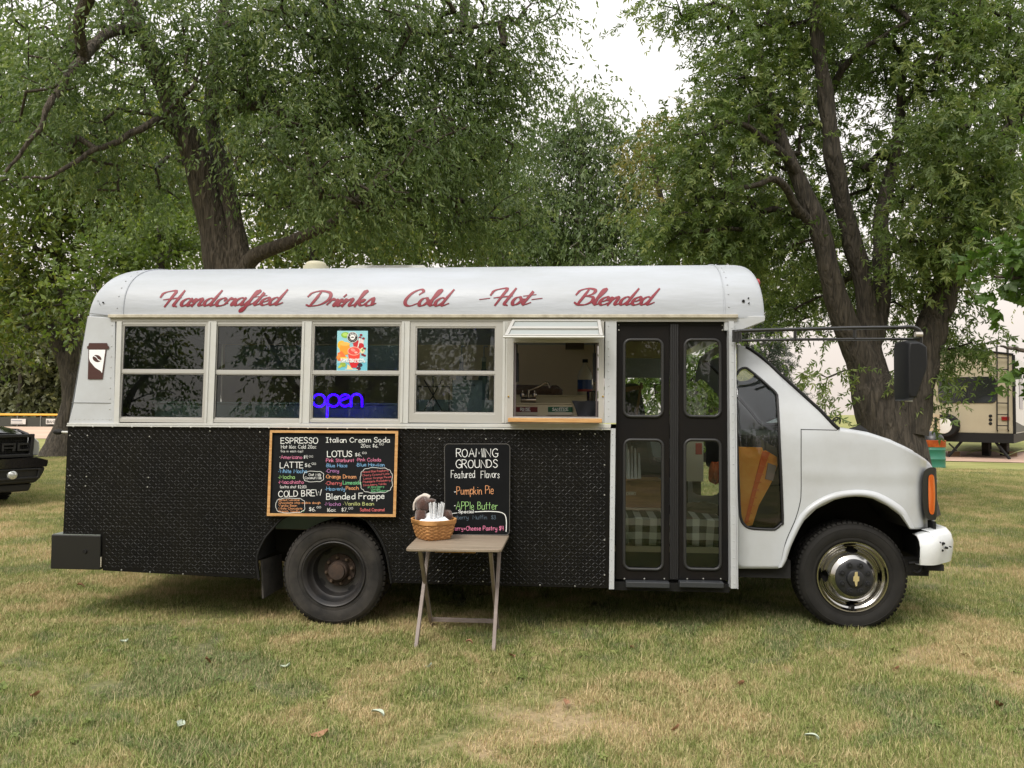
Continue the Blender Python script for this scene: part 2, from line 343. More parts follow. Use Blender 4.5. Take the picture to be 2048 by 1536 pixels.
# ================================================================ THE BUS
BW = 2.30                         # body width
ZB, ZG = 1.385, 2.145             # belt and gutter heights
def S(u, v, y=0.0):
    p = px(u, v, y); return (p.x, p.z)
TILT = 0.034
def wy(x, z): return max(0.0, z-ZB)*TILT
def W(u, v, off=0.0):
    p = onsurf(u, v, lambda x, z: wy(x, z)+off, 12); return (p.x, p.z)
def W3(u, v, off=0.0):
    p = onsurf(u, v, lambda x, z: wy(x, z)-off, 12); return (p.x, p.y, p.z)
bus = thing('coffee_bus', 'white short school bus with black diamond plate skirt, converted to a coffee stand', 'bus', (0, 0, 0))
UNIT = {}
zsk = lambda u: None
# skirt outline, read from the photograph on the bus side plane
sk = [(136, 851), (1220, 858), (1217, 1177), (783, 1166), (773, 1109), (757, 1072), (729, 1037), (690, 1020), (650, 1016), (606, 1022), (567, 1036), (546, 1057), (527, 1082), (514, 1117), (518, 1158), (205, 1141), (204, 1070), (126, 1070)]
skirt_poly = [S(*p) for p in sk]
s = nm(BLACKP); s.prism(skirt_poly, 0.0, 0.022); s.build('skirt_panel', parent=bus, bevel=0.002)
def inpoly(x, z, poly):
    c = False; n = len(poly)
    for i in range(n):
        x0, z0 = poly[i]; x1, z1 = poly[i-1]
        if (z0 > z) != (z1 > z) and x < (x1-x0)*(z-z0)/(z1-z0)+x0: c = not c
    return c
# raised tread bumps: real little lozenges, alternating direction
vs, fs = [], []; P_ = 0.0232
xmin, xmax = skirt_poly[-1][0], skirt_poly[1][0]; zmin = min(p[1] for p in skirt_poly)
zz = zmin; row = 0
while zz < ZB:
    xx = xmin; k = 0
    while xx < xmax:
        a = R(-40) if (k+row) % 2 else R(40)
        L_, w_, h_ = (0.0135, 0.0028, 0.0014) if (k+row) % 2 else (0.0155, 0.0034, 0.0034)
        jj = random.uniform(.75, 1.15); L_ *= jj; h_ *= random.uniform(.45, 1.25); a += random.uniform(-.06, .06)
        ca, sa = math.cos(a), math.sin(a)
        ok = all(inpoly(xx+dx, zz+dz, skirt_poly) for dx, dz in ((-.015, 0), (.015, 0), (0, .015), (0, -.015)))
        if ok:
            b = len(vs)
            for dx, dz, dy in ((-L_, 0, 0), (-.3*L_, w_, 0), (.3*L_, w_, 0), (L_, 0, 0), (.3*L_, -w_, 0), (-.3*L_, -w_, 0), (-.55*L_, 0, -h_), (.55*L_, 0, -h_)):
                vs.append((xx+dx*ca-dz*sa, dy+0.0002, zz+dx*sa+dz*ca))
            fs += [(b+0, b+1, b+6), (b+1, b+2, b+7, b+6), (b+2, b+3, b+7), (b+3, b+4, b+7), (b+4, b+5, b+6, b+7), (b+5, b+0, b+6)]
        xx += P_; k += 1
    zz += P_; row += 1
s = nm(TREAD); s.add(vs, fs); o = s.build('tread_bumps', parent=bus); o['kind'] = 'stuff'
# skirt edge strips and a few bright screw heads
SCREW = mat('bright_screw', C(190, 190, 185), 0.35, 0.6)
s = nm(SCREW)
for u, v in [(140, 871), (175, 871), (299, 873), (140, 951), (138, 971), (173, 953), (171, 972), (297, 955), (295, 974), (879, 878), (972, 878), (878, 961), (970, 961), (876, 1140), (967, 1140), (877, 1163), (966, 1163), (243, 1140), (300, 1144), (366, 1148), (520, 864), (420, 862), (1190, 868), (1160, 868), (1209, 1150), (1209, 1080), (1209, 990), (1209, 930), (1080, 1170), (1150, 1172), (680, 873)]:
    x, z = S(u, v); s.lathe([(0, -0.004), (0.004, -0.003), (0.0055, 0.0)], (x, -0.0005, z), m=None, n=8)
s.build('screw_heads', parent=bus, smooth=40)['kind'] = 'stuff'
# far side, rear and underside of the body
xr0, zr0 = S(126, 1070); xr1, zr1 = S(136, 851); xr2, zr2 = S(175, 632)
xf = S(1474, 1100)[0]; xs_end = S(1220, 900)[0]
zbot = S(1000, 1171)[1]
s = nm(BLACKP)
s.add([(xr0, 0, zr0), (xr1, 0, zr1), (xr1, BW, zr1), (xr0, BW, zr0)], [(0, 1, 2, 3)])
s.prism([(xr0, 0.34), (xr1, ZB), (xs_end+1.0, ZB), (xs_end+1.0, zbot)], BW-0.022, BW)
s.build('rear_and_far_skirt', parent=bus)
s = nm(DARK)
fl = 0.62
s.box(xr0+0.05, S(505, 1100)[0], 0.03, BW-.03, 0.50, fl-.01)
s.box(S(790, 1100)[0], S(1222, 1100)[0], 0.03, BW-.03, 0.42, fl-.01)
s.box(S(505, 1100)[0]+.002, S(790, 1100)[0]-.002, 0.36, BW-.36, 0.45, fl-.012)
s.box(S(505, 1100)[0]+.002, S(790, 1100)[0]-.002, 0.025, 0.35, 0.915, 0.93)
s.box(S(507, 1100)[0], S(513, 1100)[0], 0.025, 0.35, 0.45, 0.93)
s.box(S(786, 1100)[0], S(792, 1100)[0], 0.025, 0.35, 0.45, 0.93)
for yy in (0.75, 1.45): s.box(xr0+.1, xf+1.35, yy, yy+.08, 0.30, 0.44)
s.box(S(668, 1100)[0]-.06, S(668, 1100)[0]+.06, .3, BW-.3, .32, .44)
s.box(S(820, 1100)[0], S(1150, 1100)[0], 0.3, 0.7, 0.31, 0.415)
s.build('chassis', parent=bus)
s = nm(mat('floor_lino', C(170, 164, 154), 0.6))
s.box(xr0+.05, S(503, 1100)[0], 0.03, BW-.03, fl-.008, fl); s.box(S(503, 1100)[0]+.001, S(792, 1100)[0], 0.37, BW-.37, fl-.008, fl); s.box(S(792, 1100)[0]+.001, S(1222, 1100)[0], 0.03, BW-.03, fl-.008, fl); s.build('floor', parent=bus)
# wheel arch lips
s = nm(BLACKM)
lip = [(518, 1160), (514, 1117), (527, 1082), (546, 1057), (567, 1036), (606, 1022)]
s.tube([(S(*p)[0], -0.004, S(*p)[1]) for p in catmull(lip, 5)], 0.008, n=6)
lip = [(650, 1016), (690, 1020), (729, 1037), (757, 1072), (773, 1109), (783, 1166)]
s.tube([(S(*p)[0], -0.004, S(*p)[1]) for p in catmull(lip, 5)], 0.008, n=6)
s.build('wheel_arch_lip', parent=bus, smooth=50)
s = nm(mat('mud_flap_rubber', (0.02, 0.019, 0.018, 1), 0.8, noise=(16, 0.45, 0.7), col2=(0.05, 0.045, 0.04, 1)))
a, b = S(521, 1120, .04), S(524, 1197, .04); c, d = S(560, 1176, .30), S(556, 1110, .30)
s.add([(a[0], .04, a[1]), (b[0], .04, b[1]), (c[0], .34, c[1]), (d[0], .34, d[1]), (a[0]+.012, .04, a[1]), (b[0]+.012, .04, b[1]), (c[0]+.012, .34, c[1]), (d[0]+.012, .34, d[1])],
      [(0, 1, 2, 3), (7, 6, 5, 4), (0, 4, 5, 1), (1, 5, 6, 2), (2, 6, 7, 3), (3, 7, 4, 0)])
s.build('mud_flap', parent=bus)
# black storage box at the tail
x0, z1 = S(103, 1069, -.01); x1, z0 = S(200, 1140, -.01)
s = nm(mat('black_bumper_box', (0.010, 0.010, 0.010, 1), 0.4, bump=(5, 0.15, 0.01)))
s.box(x0, x1, -.012, BW+.012, z0, z1); bx_ = s.build('bumper_box', parent=bus, bevel=0.006)
s = nm(mat('scuffed_edge', C(120, 126, 120), 0.5)); s.box(x0+.01, x1-.006, -.012, .14, z1+.0005, z1+.004); s.build('lid_edge', parent=bx_)
xc, zc = S(170, 1103, -.012)
s = nm(BLACKM); s.lathe([(0, -.008), (.014, -.008), (.016, 0)], (xc, -.012, zc), n=16); s.build('lock', parent=bx_)
s = nm(CREAM); s.box(x1+.001, x1+.006, -.010, .0, z0+.02, z0+.09); s.build('box_gap_strip', parent=bx_)
# tail corner panel (white, leaning with the rear wall)
def wprism(mb, pts, y0, y1, m=None): mb.prism([W(*p) for p in pts], y0, y1, m, fy=wy)
s = nm(WHITE)
wprism(s, [(136, 849), (146, 810), (175, 632), (222, 636), (230, 640), (228, 849)], 0.002, 0.03)
q = [W(136, 849), W(146, 810), W(175, 632)]
s.add([(q[0][0], .005, q[0][1]), (q[2][0], wy(*q[2]), q[2][1]), (q[2][0], BW-.03, q[2][1]), (q[0][0], BW-.005, q[0][1])], [(0, 1, 2, 3)])
s.build('rear_corner_panel', parent=bus, bevel=0.003)
s = nm(mat('panel_seam', C(120, 122, 124), 0.6))
a, b = W3(143, 805, .0005), W3(221, 806, .0005); s.tube([a, b], 0.002, n=4); s.build('panel_seam', parent=bus); s = nm(MATS['panel_seam'])
a, b = W3(176, 626, .003), W3(243, 634, .003); s.tube([a, b], 0.003, n=4)
s.build('panel_seam', parent=bus)
# belt rail
s = nm(TRIMW)
wprism(s, [(136, 846), (1222, 848), (1221, 856), (136, 849.5)], -0.012, 0.02)
s.prism([S(136, 850), S(1221, 857), S(1221, 860), (S(136, 852.5))], -0.018, 0.02)
s.build('belt_rail', parent=bus, bevel=0.002)
s = nm(TRIMW)
for u_ in range(150, 1215, 39): q_ = S(u_, 852.2+(u_-136)*.0062); s.lathe([(0, -.0045), (.005, -.0036), (.0075, 0)], (q_[0], -.0182, q_[1]), n=8)
for u_ in range(150, 226, 9): q_ = W3(u_, 838, .0005); s.lathe([(0, -.002), (.0035, 0)], q_, n=6)
for v_ in range(650, 840, 21): q_ = W3(224-(v_-650)*.03, v_, .0005); s.lathe([(0, -.003), (.003, -.002), (.0045, 0)], q_, n=6)
s.build('belt_rivets', parent=bus)['kind'] = 'stuff'
# header under the gutter
s = nm(ALU); wprism(s, [(222, 636), (1474, 636), (1474, 643), (222, 643)], 0.0, 0.03); s.build('window_header', parent=bus)
s = nm(CREAM)
g0, g1 = W(219, 631), W(1475, 631)
s.prism([(g0[0], g0[1]-.017), (g1[0], g1[1]-.017), (g1[0], g1[1]+.006), (g0[0], g0[1]+.006)], -0.022, 0.02, fy=wy)
s.build('drip_rail', parent=bus, bevel=0.003)
# window pillars
s_pill = [(413, 430), (602, 621), (802, 818), (1005, 1014)]
for a, b in s_pill:
    s = nm(TRIMW); p0, p1 = W(a, 743), W(b, 743); zt, zb_ = W(a, 643)[1], W(a, 846)[1]
    s.prism([(p0[0], zb_), (p1[0], zb_), (p1[0], zt), (p0[0], zt)], -0.004, 0.04, fy=wy)
    s.prism([(p0[0]+.012, zb_+.004), (p0[0]+.018, zb_+.004), (p0[0]+.018, zt-.004), (p0[0]+.012, zt-.004)], -0.011, -0.004, fy=wy)
    s.build('window_pillar', parent=bus)
s = nm(TRIMW)
s.prism([W(228, 846), W(238, 846), W(244, 643), W(234, 643)], -0.004, 0.035, fy=wy); s.build('window_pillar', parent=bus)
def mk_window(u0, u1, v0, v1, gu0, gu1, gv0, gm0, gm1, gv1, rec=0.012):
    vm = 743
    fx0, fx1 = W(u0, vm)[0], W(u1, vm)[0]; fz1, fz0 = W((u0+u1)/2, v0)[1], W((u0+u1)/2, v1)[1]
    gx0, gx1 = W(gu0, vm)[0], W(gu1, vm)[0]; zt, za, zb_, zc = [W((u0+u1)/2, q)[1] for q in (gv0, gm0, gm1, gv1)]
    fr = MB(); fr.mi(ALU)
    outer = [(fx0, fz0), (fx1, fz0), (fx1, fz1), (fx0, fz1)]; inner = [(gx0-.008, zc-.010), (gx1+.008, zc-.010), (gx1+.008, zt+.010), (gx0-.008, zt+.010)]
    ring(fr, outer, inner, 0.004, 0.03, ALU, wy)
    f = fr.build('window', parent=bus, bevel=0.0015)
    sa = MB(); ring(sa, [(gx0-.009, zb_+.006), (gx1+.009, zb_+.006), (gx1+.009, zt+.011), (gx0-.009, zt+.011)], [(gx0, za), (gx1, za), (gx1, zt), (gx0, zt)], 0.009, 0.022, ALU, wy)
    sa.build('upper_sash', parent=f, bevel=0.001)
    sb = MB(); ring(sb, [(gx0-.009, zc-.011), (gx1+.009, zc-.011), (gx1+.009, zb_+.005), (gx0-.009, zb_+.005)], [(gx0, zc), (gx1, zc), (gx1, zb_-.001), (gx0, zb_-.001)], 0.013, 0.03, ALU, wy)
    sb.build('lower_sash', parent=f, bevel=0.001)
    g = MB(); g.prism([(gx0, za), (gx1, za), (gx1, zt), (gx0, zt)], 0.015, 0.018, GLASS, wy); g.build('pane', parent=f)
    g = MB(); g.prism([(gx0, zc), (gx1, zc), (gx1, zb_), (gx0, zb_)], 0.020, 0.023, GLASS, wy); g.build('pane', parent=f)
    s = nm(mat('pane_gasket', (0.012, 0.012, 0.012, 1), 0.7))
    for (z0_, z1_, yy) in ((za, zt, .0145), (zc, zb_, .0195)):
        ring(s, [(gx0+.0005, z0_+.0005), (gx1-.0005, z0_+.0005), (gx1-.0005, z1_-.0005), (gx0+.0005, z1_-.0005)], [(gx0+.006, z0_+.005), (gx1-.006, z0_+.005), (gx1-.006, z1_-.005), (gx0+.006, z1_-.005)], yy-.001, yy, None, wy)
    s.build('gasket', parent=f)
    return f
mk_window(238, 413, 643, 845, 243.5, 405.5, 652, 738.5, 748, 834.5)
mk_window(430, 602, 643, 846, 431.5, 600.5, 652, 740, 750, 836)
mk_window(621, 802, 643, 846, 626, 797, 652, 741, 750.5, 837)
mk_window(818, 1005, 643, 846, 832, 988.5, 656, 741.5, 750, 824.5)
# serving window: fixed frame, lifted sash, gas struts, pine ledge
vm = 743
def rx(u): return W(u, vm)[0]
def rz_(v, u=1110): return W(u, v)[1]
fr = MB(); ring(fr, [(rx(1014), rz_(846)), (rx(1208), rz_(846)), (rx(1208), rz_(643)), (rx(1014), rz_(643))], [(rx(1027), rz_(834)), (rx(1197), rz_(834)), (rx(1197), rz_(684)), (rx(1027), rz_(684))], -0.004, 0.035, ALU, wy)
fr.box(rx(1027)-.003, rx(1197)+.003, -.012, -.003, rz_(686), rz_(677), ALU)
for (u_, v_) in ((1017, 793), (1206, 793)):
    x, z = W(u_, v_); fr.lathe([(0, -.012), (.006, -.011), (.007, -.004)], (x, wy(x, z), z), m=mat('brass_screw', C(170, 140, 60), .4, .7), n=8)
sw = fr.build('serving_window', parent=bus, bevel=0.0015)
s = nm(mat('inner_track_dark', C(92, 86, 88), 0.5, 0.3))
for a, b in ((1028.5, 1032), (1192, 1195.5)): s.box(rx(a), rx(b), .012, .05, rz_(833), rz_(686))
s.box(rx(1028), rx(1196), .01, .05, rz_(834), rz_(832)); s.build('inner_track', parent=sw)
# lifted awning sash: hinge at v 645, swings out and down slightly
hx0, hx1 = rx(1024), rx(1200); hz = rz_(645); oz = px(1110, 676, -0.17).z; oy = -0.17
ax0, ax1 = px(1009, 676, oy).x, px(1206, 676, oy).x
def aw(t, sx, lift=0.0):   # t along the sash, sx across
    xa = hx0+(ax0-hx0)*t; xb = hx1+(ax1-hx1)*t
    return (xa+(xb-xa)*sx, 0.012+(oy-.012)*t - lift*.5, hz+(oz-hz)*t + lift)
s = nm(ALU)
def awbar(t0, t1, s0, s1, th, m=None, l0=0.0):
    s.add([aw(t0, s0, l0), aw(t0, s1, l0), aw(t1, s1, l0), aw(t1, s0, l0), aw(t0, s0, l0+th), aw(t0, s1, l0+th), aw(t1, s1, l0+th), aw(t1, s0, l0+th)], [(0, 1, 2, 3), (7, 6, 5, 4), (0, 4, 5, 1), (1, 5, 6, 2), (2, 6, 7, 3), (3, 7, 4, 0)], m)
awbar(0, 1, 0, .035, .018); awbar(0, 1, .965, 1, .018); awbar(.93, 1.0, .036, .964, .018); awbar(0, .07, .036, .964, .018); awbar(.46, .58, .036, .964, .02)
s.tube([aw(1.0, -.012, .006), aw(1.0, 1.012, .006)], .009, m=TRIMW, n=8)
aws = s.build('awning_sash', parent=sw, bevel=0.001)
s = nm(mat('frosted_awning_pane', C(150, 156, 154), 0.3)); awbar(.08, .45, .037, .963, .004, None, .006); awbar(.59, .92, .037, .963, .004, None, .006); s.build('pane', parent=aws)
for a in (1034, 1189):
    s = nm(BLACKM); p0, p1, p2 = W(a, 688), W(a, 706), W(a, 764)
    s.tube([(p0[0], .035, p0[1]), (p1[0], .035, p1[1])], .004, n=6); s.tube([(p1[0], .035, p1[1]), (p2[0], .035, p2[1])], .0105, n=8)
    s.tube([(p2[0]-.012, .034, p2[1]+.02), (p2[0]-.012, .034, p2[1]-.02)], .006, CHROME, n=6); s.build('gas_strut', parent=sw, smooth=40)
s = nm(PINE); l0, l1 = S(1016, 842, -.10), S(1204, 842, -.10)
zz1 = px(1110, 836.5, -.11).z; zz0 = px(1110, 845, -.11).z
s.box(l0[0], l1[0], -.11, -.0125, zz0, zz1); s.build('pine_ledge', parent=sw, bevel=0.003)
# riveted posts either side of the door
def rivets(mb, pts, r=0.0042, m=None):
    for x, y, z in pts: mb.lathe([(0, -.0035), (r*.7, -.0026), (r, 0)], (x, y, z), m=m, n=6)
s = nm(WHITE)
s.prism([W(1208.5, 846), W(1232, 846), W(1233, 643), W(1211, 643)], -.002, .04, fy=wy)
s.prism([S(1221.5, 857), S(1231, 857), S(1228, 1178), S(1218, 1178)], -.006, .05)
rivets(s, [W3(1217, v, .0025) for v in range(652, 845, 15)]); rivets(s, [(*S(1225-(v-865)*.01, v), )[:1]+(-.0065,)+S(1225, v)[1:] for v in range(868, 1175, 21)])
s.build('door_post', parent=bus)
s = nm(WHITE)
s.prism([S(1457, 643), S(1467, 643), S(1473, 1176), S(1461, 1176)], -.015, .09)
s.prism([S(1467.5, 660), S(1470, 660), S(1474.5, 1176), S(1473.2, 1176)], -.03, .09)
rivets(s, [(S(1463+(v-650)*.009, v)[0], -.0155, S(1463, v)[1]) for v in range(656, 1172, 17)])
s.build('door_post', parent=bus)
# ---- folding door
zdt, zdb = S(1340, 645)[1], S(1340, 1160)[1]
s = nm(BLACKM)
s.box(S(1232.5, 700)[0], S(1457, 700)[0], .055, .09, zdt-.01, zdt+.02)
dr = s.build('folding_door', parent=bus); s = nm(BLACKM)
s.box(S(1229, 1100)[0], S(1462, 1100)[0], 0.05, .40, S(1340, 1177)[1]-.03, S(1340, 1166)[1]-.012); s.build('door_sill', parent=dr)
def leaf(u0, u1, wins, rec):
    s = nm(BLACKD); x0, x1 = S(u0, 900, rec)[0], S(u1, 900, rec)[0]
    z0, z1 = S(u0, 1158, rec)[1], S(u0, 646, rec)[1]
    # leaf built from strips round its two rounded windows
    wr = []
    for (a, b, c, d) in wins: wr.append((S(a, 900, rec)[0], S(b, 900, rec)[0], S(a, d, rec)[1], S(a, c, rec)[1]))
    (wa0, wa1, wz0, wz1), (wb0, wb1, wy0, wy1) = wr
    mid = (wz0+wy1)/2
    for (X0, X1, Z0, Z1, lo, hi) in ((wa0, wa1, wz0, wz1, mid, z1), (wb0, wb1, wy0, wy1, z0, mid)):
        inn = rrect(X0, X1, Z0, Z1, .045, 6)
        cxm, czm = (X0+X1)/2, (Z0+Z1)/2; out = []
        for x, z in inn:   # push outline out to the leaf rectangle
            tx = (x1-cxm)/(x-cxm) if x > cxm else (x0-cxm)/(x-cxm); tz = (hi-czm)/(z-czm) if z > czm else (lo-czm)/(z-czm)
            t = min(tx, tz); out.append((cxm+(x-cxm)*t, czm+(z-czm)*t))
        # corners
        cs = [(x1, hi), (x0, hi), (x0, lo), (x1, lo)]; nq = 7
        for q, cpt in enumerate(cs):
            ca = math.atan2(cpt[1]-czm, cpt[0]-cxm); j = min(range(q*nq, q*nq+nq), key=lambda i: abs((math.atan2(inn[i][1]-czm, inn[i][0]-cxm)-ca+math.pi) % (2*math.pi)-math.pi)); out[j] = cpt
        ring(s, out, inn, rec, rec+.03, None)
    lf = s.build('door_leaf', parent=dr)
    for (X0, X1, Z0, Z1) in wr:
        s = nm(mat('door_window_rubber', (0.022, 0.022, 0.022, 1), 0.45)); 
        s.tube([(x, rec-.002, z) for x, z in rrect(X0-.002, X1+.002, Z0-.002, Z1+.002, .045, 8)], .011, n=8, closed=True)
        g = s.build('window_seal', parent=lf, smooth=60)
        s = nm(GLASSC); s.prism(rrect(X0+.002, X1-.002, Z0+.002, Z1-.002, .044, 6), rec+.010, rec+.013); s.build('pane', parent=lf)
    return lf
lf1 = leaf(1232.5, 1339, [(1248, 1324, 680, 832), (1249, 1325, 880, 1137)], .06)
lf2 = leaf(1358, 1456, [(1370, 1440, 680, 832), (1370, 1440, 880, 1137)], .06)
s = nm(mat('door_rubber', (0.009, 0.009, 0.010, 1), 0.55))
x0, x1 = S(1339, 900, .05)[0], S(1358, 900, .05)[0]
zt_, zb_ = S(1340, 648, .05)[1], S(1340, 1158, .05)[1]
for i in range(4): s.tube([(x0+.004+(x1-x0-.008)*(i+.5)/4, .052, zb_), (x0+.004+(x1-x0-.008)*(i+.5)/4, .052, zt_)], (x1-x0)/8+.001, n=8)
s.build('centre_seal', parent=dr, smooth=50)
s = nm(mat('door_kick_plate', (0.035, 0.038, 0.042, 1), 0.4))
for a, b in ((1252, 1339), (1359, 1447)):
    s.box(S(a, 1100, .0)[0], S(b, 1100, .0)[0], -.01, .058, S(a, 1174, 0)[1], S(a, 1163, 0)[1])
s.build('kick_plate', parent=dr, bevel=.004)
s = nm(SCREW); rivets(s, [(S(u_, 1158, .05)[0], .058, S(u_, v_, .05)[1]) for u_, v_ in ((1249, 1158), (1289, 1158), (1329, 1158), (1375, 1158), (1407, 1158), (1442, 1158), (1236, 641+8), (1236, 660), (1446, 650), (1446, 660))], .006); s.build('door_screws', parent=dr)['kind'] = 'stuff'

# ---- roof
ROOFH = 0.475; RP = 2.8; HB = BW/2
def tap(x): return 1-.055*min(1, max(0, (2.4-x)/6.4))
def ry(z, x=0):
    t = min(1, max(0, (z-ZG)/(ROOFH*1.045*tap(x)))); return wy(0, ZG) + (HB-wy(0, ZG))*(1-(1-t**RP)**(1/RP))
def roof_prof(n=22):
    out = []
    for i in range(n+1):
        a = math.pi/2*i/n; z = ZG+ROOFH*1.045*math.sin(a)**(2/RP); y = wy(0, ZG)+(HB-wy(0, ZG))*(1-math.cos(a)**(2/RP)); out.append((y, z))
    return out+[(BW-y, z) for y, z in out[-2::-1]]
prof = roof_prof()
xc0 = W(246, 632)[0]; xc1 = W(1449, 632)[0]; xrear = W(175, 625)[0]; xfront = W(1530, 632)[0]
rows = []
for i in range(25):
    x = xc0+(xc1-xc0)*i/24; rows.append([(x, y, ZG+(z-ZG)*tap(x)) for y, z in prof])
hx_a, hx_b = px(742, 531, 1.1).x, px(850, 531, 1.1).x
s = nm(ROOFW); s.grid(rows); kk_ = len(prof)
keep_ = [f for f in s.f if not (hx_a < sum(s.v[i][0] for i in f)/4 < hx_b and .72 < sum(s.v[i][1] for i in f)/4 < 1.58)]  # opening added below the hatch to let daylight into the interior
s.f = keep_; s.m = [0]*len(keep_); s.build('roof', parent=bus, smooth=40)
def cap(xa, xb, name, push, px_=0.9, lo=0.0):
    rows = []
    for i in range(21):
        a = math.pi/2*i/20; sx_ = math.sin(a)**1.0; k = (1-math.sin(a)**px_)**(1/px_) if i < 20 else 0
        rows.append([(xa+(xb-xa)*sx_, HB+(y-HB)*(1-push*(1-math.cos(a))), ZG-lo*sx_+(z-ZG)*tap(xa)*k) for y, z in prof])
    s = nm(ROOFW); s.grid(rows); return s.build(name, parent=bus, smooth=40)
cap(xc0, xrear, 'rear_roof_cap', .02, 4.6)
fc = cap(xc1, xfront, 'front_roof_cap', .02, 8.0)
# rear wall at the tail under the cap, and front cap underside
s = nm(WHITE)
p0, p1, p2, p3 = W(1449, 632), W(1531, 632), W(1530, 642), W(1480, 661)
s.prism([(p0[0], p0[1]+.001), (p1[0], p1[1]+.001), p2, p3, (p0[0], p3[1])], .03, BW-.03); s.build('overcab_underside', parent=bus, bevel=.004)
# roof seams
for xs_ in (xc0, xc1): s = nm(ROOFW); s.tube([(xs_, y+(-.002 if y < HB else .002), ZG+(z-ZG)*tap(xs_)+.002) for y, z in prof], .0045, n=5); s.build('roof_seam', parent=bus, smooth=40)
s = nm(ROOFW)
rv = []
for xs_, sg in ((xc0, -.045), (xc1, .03)):
    for i in range(1, 20, 2):
        y, z = prof[i]; rv.append((xs_+sg, y-.001, ZG+(z-ZG)*tap(xs_)+.001))
rivets(s, rv, .006)
s.build('roof_rivets', parent=bus)['kind'] = 'stuff'
s = nm(BLACKM)
for u, v, r in ((206, 605, .006), (196, 602, .003), (199, 608, .003), (1487, 602, .010), (1497, 596, .005), (1498, 606, .005)):
    p = onsurf(u, v, lambda x, z: ry(z, x)-.003, 30); s.lathe([(0, -.003), (r, -.002), (r, .004)], (p.x, p.y, p.z), n=10)
s.build('lamp_wire_holes', parent=bus)['kind'] = 'stuff'
s = nm(mat('red_marker_lens', C(150, 20, 30), 0.2, coat=.5)); p = px(1522, 566, .30)
s.lathe([(0, .022), (.02, .020), (.030, .012), (.034, -.03)], (p.x-.03, p.y, p.z), axis='x', n=14); s.build('red_marker_lamp', parent=bus, smooth=50)
# roof hatch, its lid made translucent to brighten the interior, and vent cap
hm_ = bpy.data.materials.new('translucent_hatch'); hm_.use_nodes = True; hn = hm_.node_tree; tl = hn.nodes.new('ShaderNodeBsdfTranslucent'); tl.inputs[0].default_value = (.9, .88, .82, 1); hx_ = hn.nodes.new('ShaderNodeMixShader'); hx_.inputs[0].default_value = .92; hb_ = hn.nodes['Principled BSDF']; hb_.inputs['Base Color'].default_value = C(206, 210, 212); hn.links.new(hb_.outputs[0], hx_.inputs[1]); hn.links.new(tl.outputs[0], hx_.inputs[2]); hn.links.new(hx_.outputs[0], hn.nodes['Material Output'].inputs[0])
hz_ = ZG+ROOFH*1.045*tap(hx_a)+.015
s = nm(hm_); s.add([(hx_a-.12, .66, hz_-.045), (hx_b+.12, .66, hz_-.045), (hx_b+.12, 1.64, hz_-.045), (hx_a-.12, 1.64, hz_-.045), (hx_a-.06, .72, hz_+.01), (hx_b+.06, .72, hz_+.01), (hx_b+.06, 1.58, hz_+.01), (hx_a-.06, 1.58, hz_+.01)], [(0, 1, 5, 4), (1, 2, 6, 5), (2, 3, 7, 6), (3, 0, 4, 7), (4, 5, 6, 7)]); s.build('roof_hatch', parent=bus, bevel=.006)
s = nm(mat('cream_vent_cap', C(182, 178, 154), .6)); a = px(632, 534, .7)
s.lathe([(.10, -.10), (.10, .0), (.082, .002), (.082, .012), (.075, .028), (.06, .036), (0, .037)], (a.x, .7, ZG+ROOFH*tap(a.x)+.034), axis='z', n=24); s.build('roof_vent_cap', parent=bus, smooth=50)
# ---- lettering on the roof side
def R3(u, v, off=0.0):
    p = onsurf(u, v, lambda x, z: ry(z, x)-.0025-off, 34); return (p.x, p.y, p.z)
for wd, u0, u1, vb, cap_, rise in (('Handcrafted', 321, 560, 612, 29, -.012), ('Drinks', 616, 745, 612, 29, -.006), ('Cold', 806, 892, 611, 31, 0), ('-Hot-', 952, 1086, 609, 31, 0), ('Blended', 1150, 1303, 609, 31, 0)):
    s = nm(REDL); write(s, wd, u0, u1, vb, cap_, R3, 7.4, None, SCRIPT, shear=.42, nib=R(-12), jit=0, gap=.0, rise=rise)
    write(s, wd, u0+.35, u1+.35, vb+.45, cap_, lambda a, b, o: R3(a, b, o-.0015), 7.4, REDD, SCRIPT, shear=.42, nib=R(-12), jit=0, gap=.0, rise=rise)
    s.build('script_lettering', parent=bus)
# coffee cup emblem on the tail corner
s = nm(BROWN)
def poly3(mb, pts, off, m=None):
    mb.add([W3(u, v, off) for u, v in pts], [list(range(len(pts)))], m)
poly3(s, [(178, 686), (214, 686), (215.5, 692), (218, 692.5), (218, 697), (215, 698), (176, 698), (174, 697), (174, 692.5), (176.5, 692)], .004)
poly3(s, [(177, 698), (213, 698), (205, 758.5), (175.5, 758.5)], .003)
poly3(s, [(178.5, 699.5), (210.8, 699.5), (204, 746), (201, 742), (190, 735), (180, 723), (178, 716)], .0036, WHITEV)
poly3(s, [(194+9*math.cos(a)*math.cos(.35)-7*math.sin(a)*math.sin(.35), 717+9*math.cos(a)*math.sin(.35)+7*math.sin(a)*math.cos(.35)) for a in [2*math.pi*k/20 for k in range(20)]], .0042)
cur = catmull([(185, 711), (192, 714), (196, 719), (203, 722)], 6)
s.add([W3(u, v-.9, .0048) for u, v in cur]+[W3(u, v+.9, .0048) for u, v in cur], [(i, i+1, len(cur)+i+1, len(cur)+i) for i in range(len(cur)-1)], WHITEV)
s.build('coffee_cup_emblem', parent=bus)

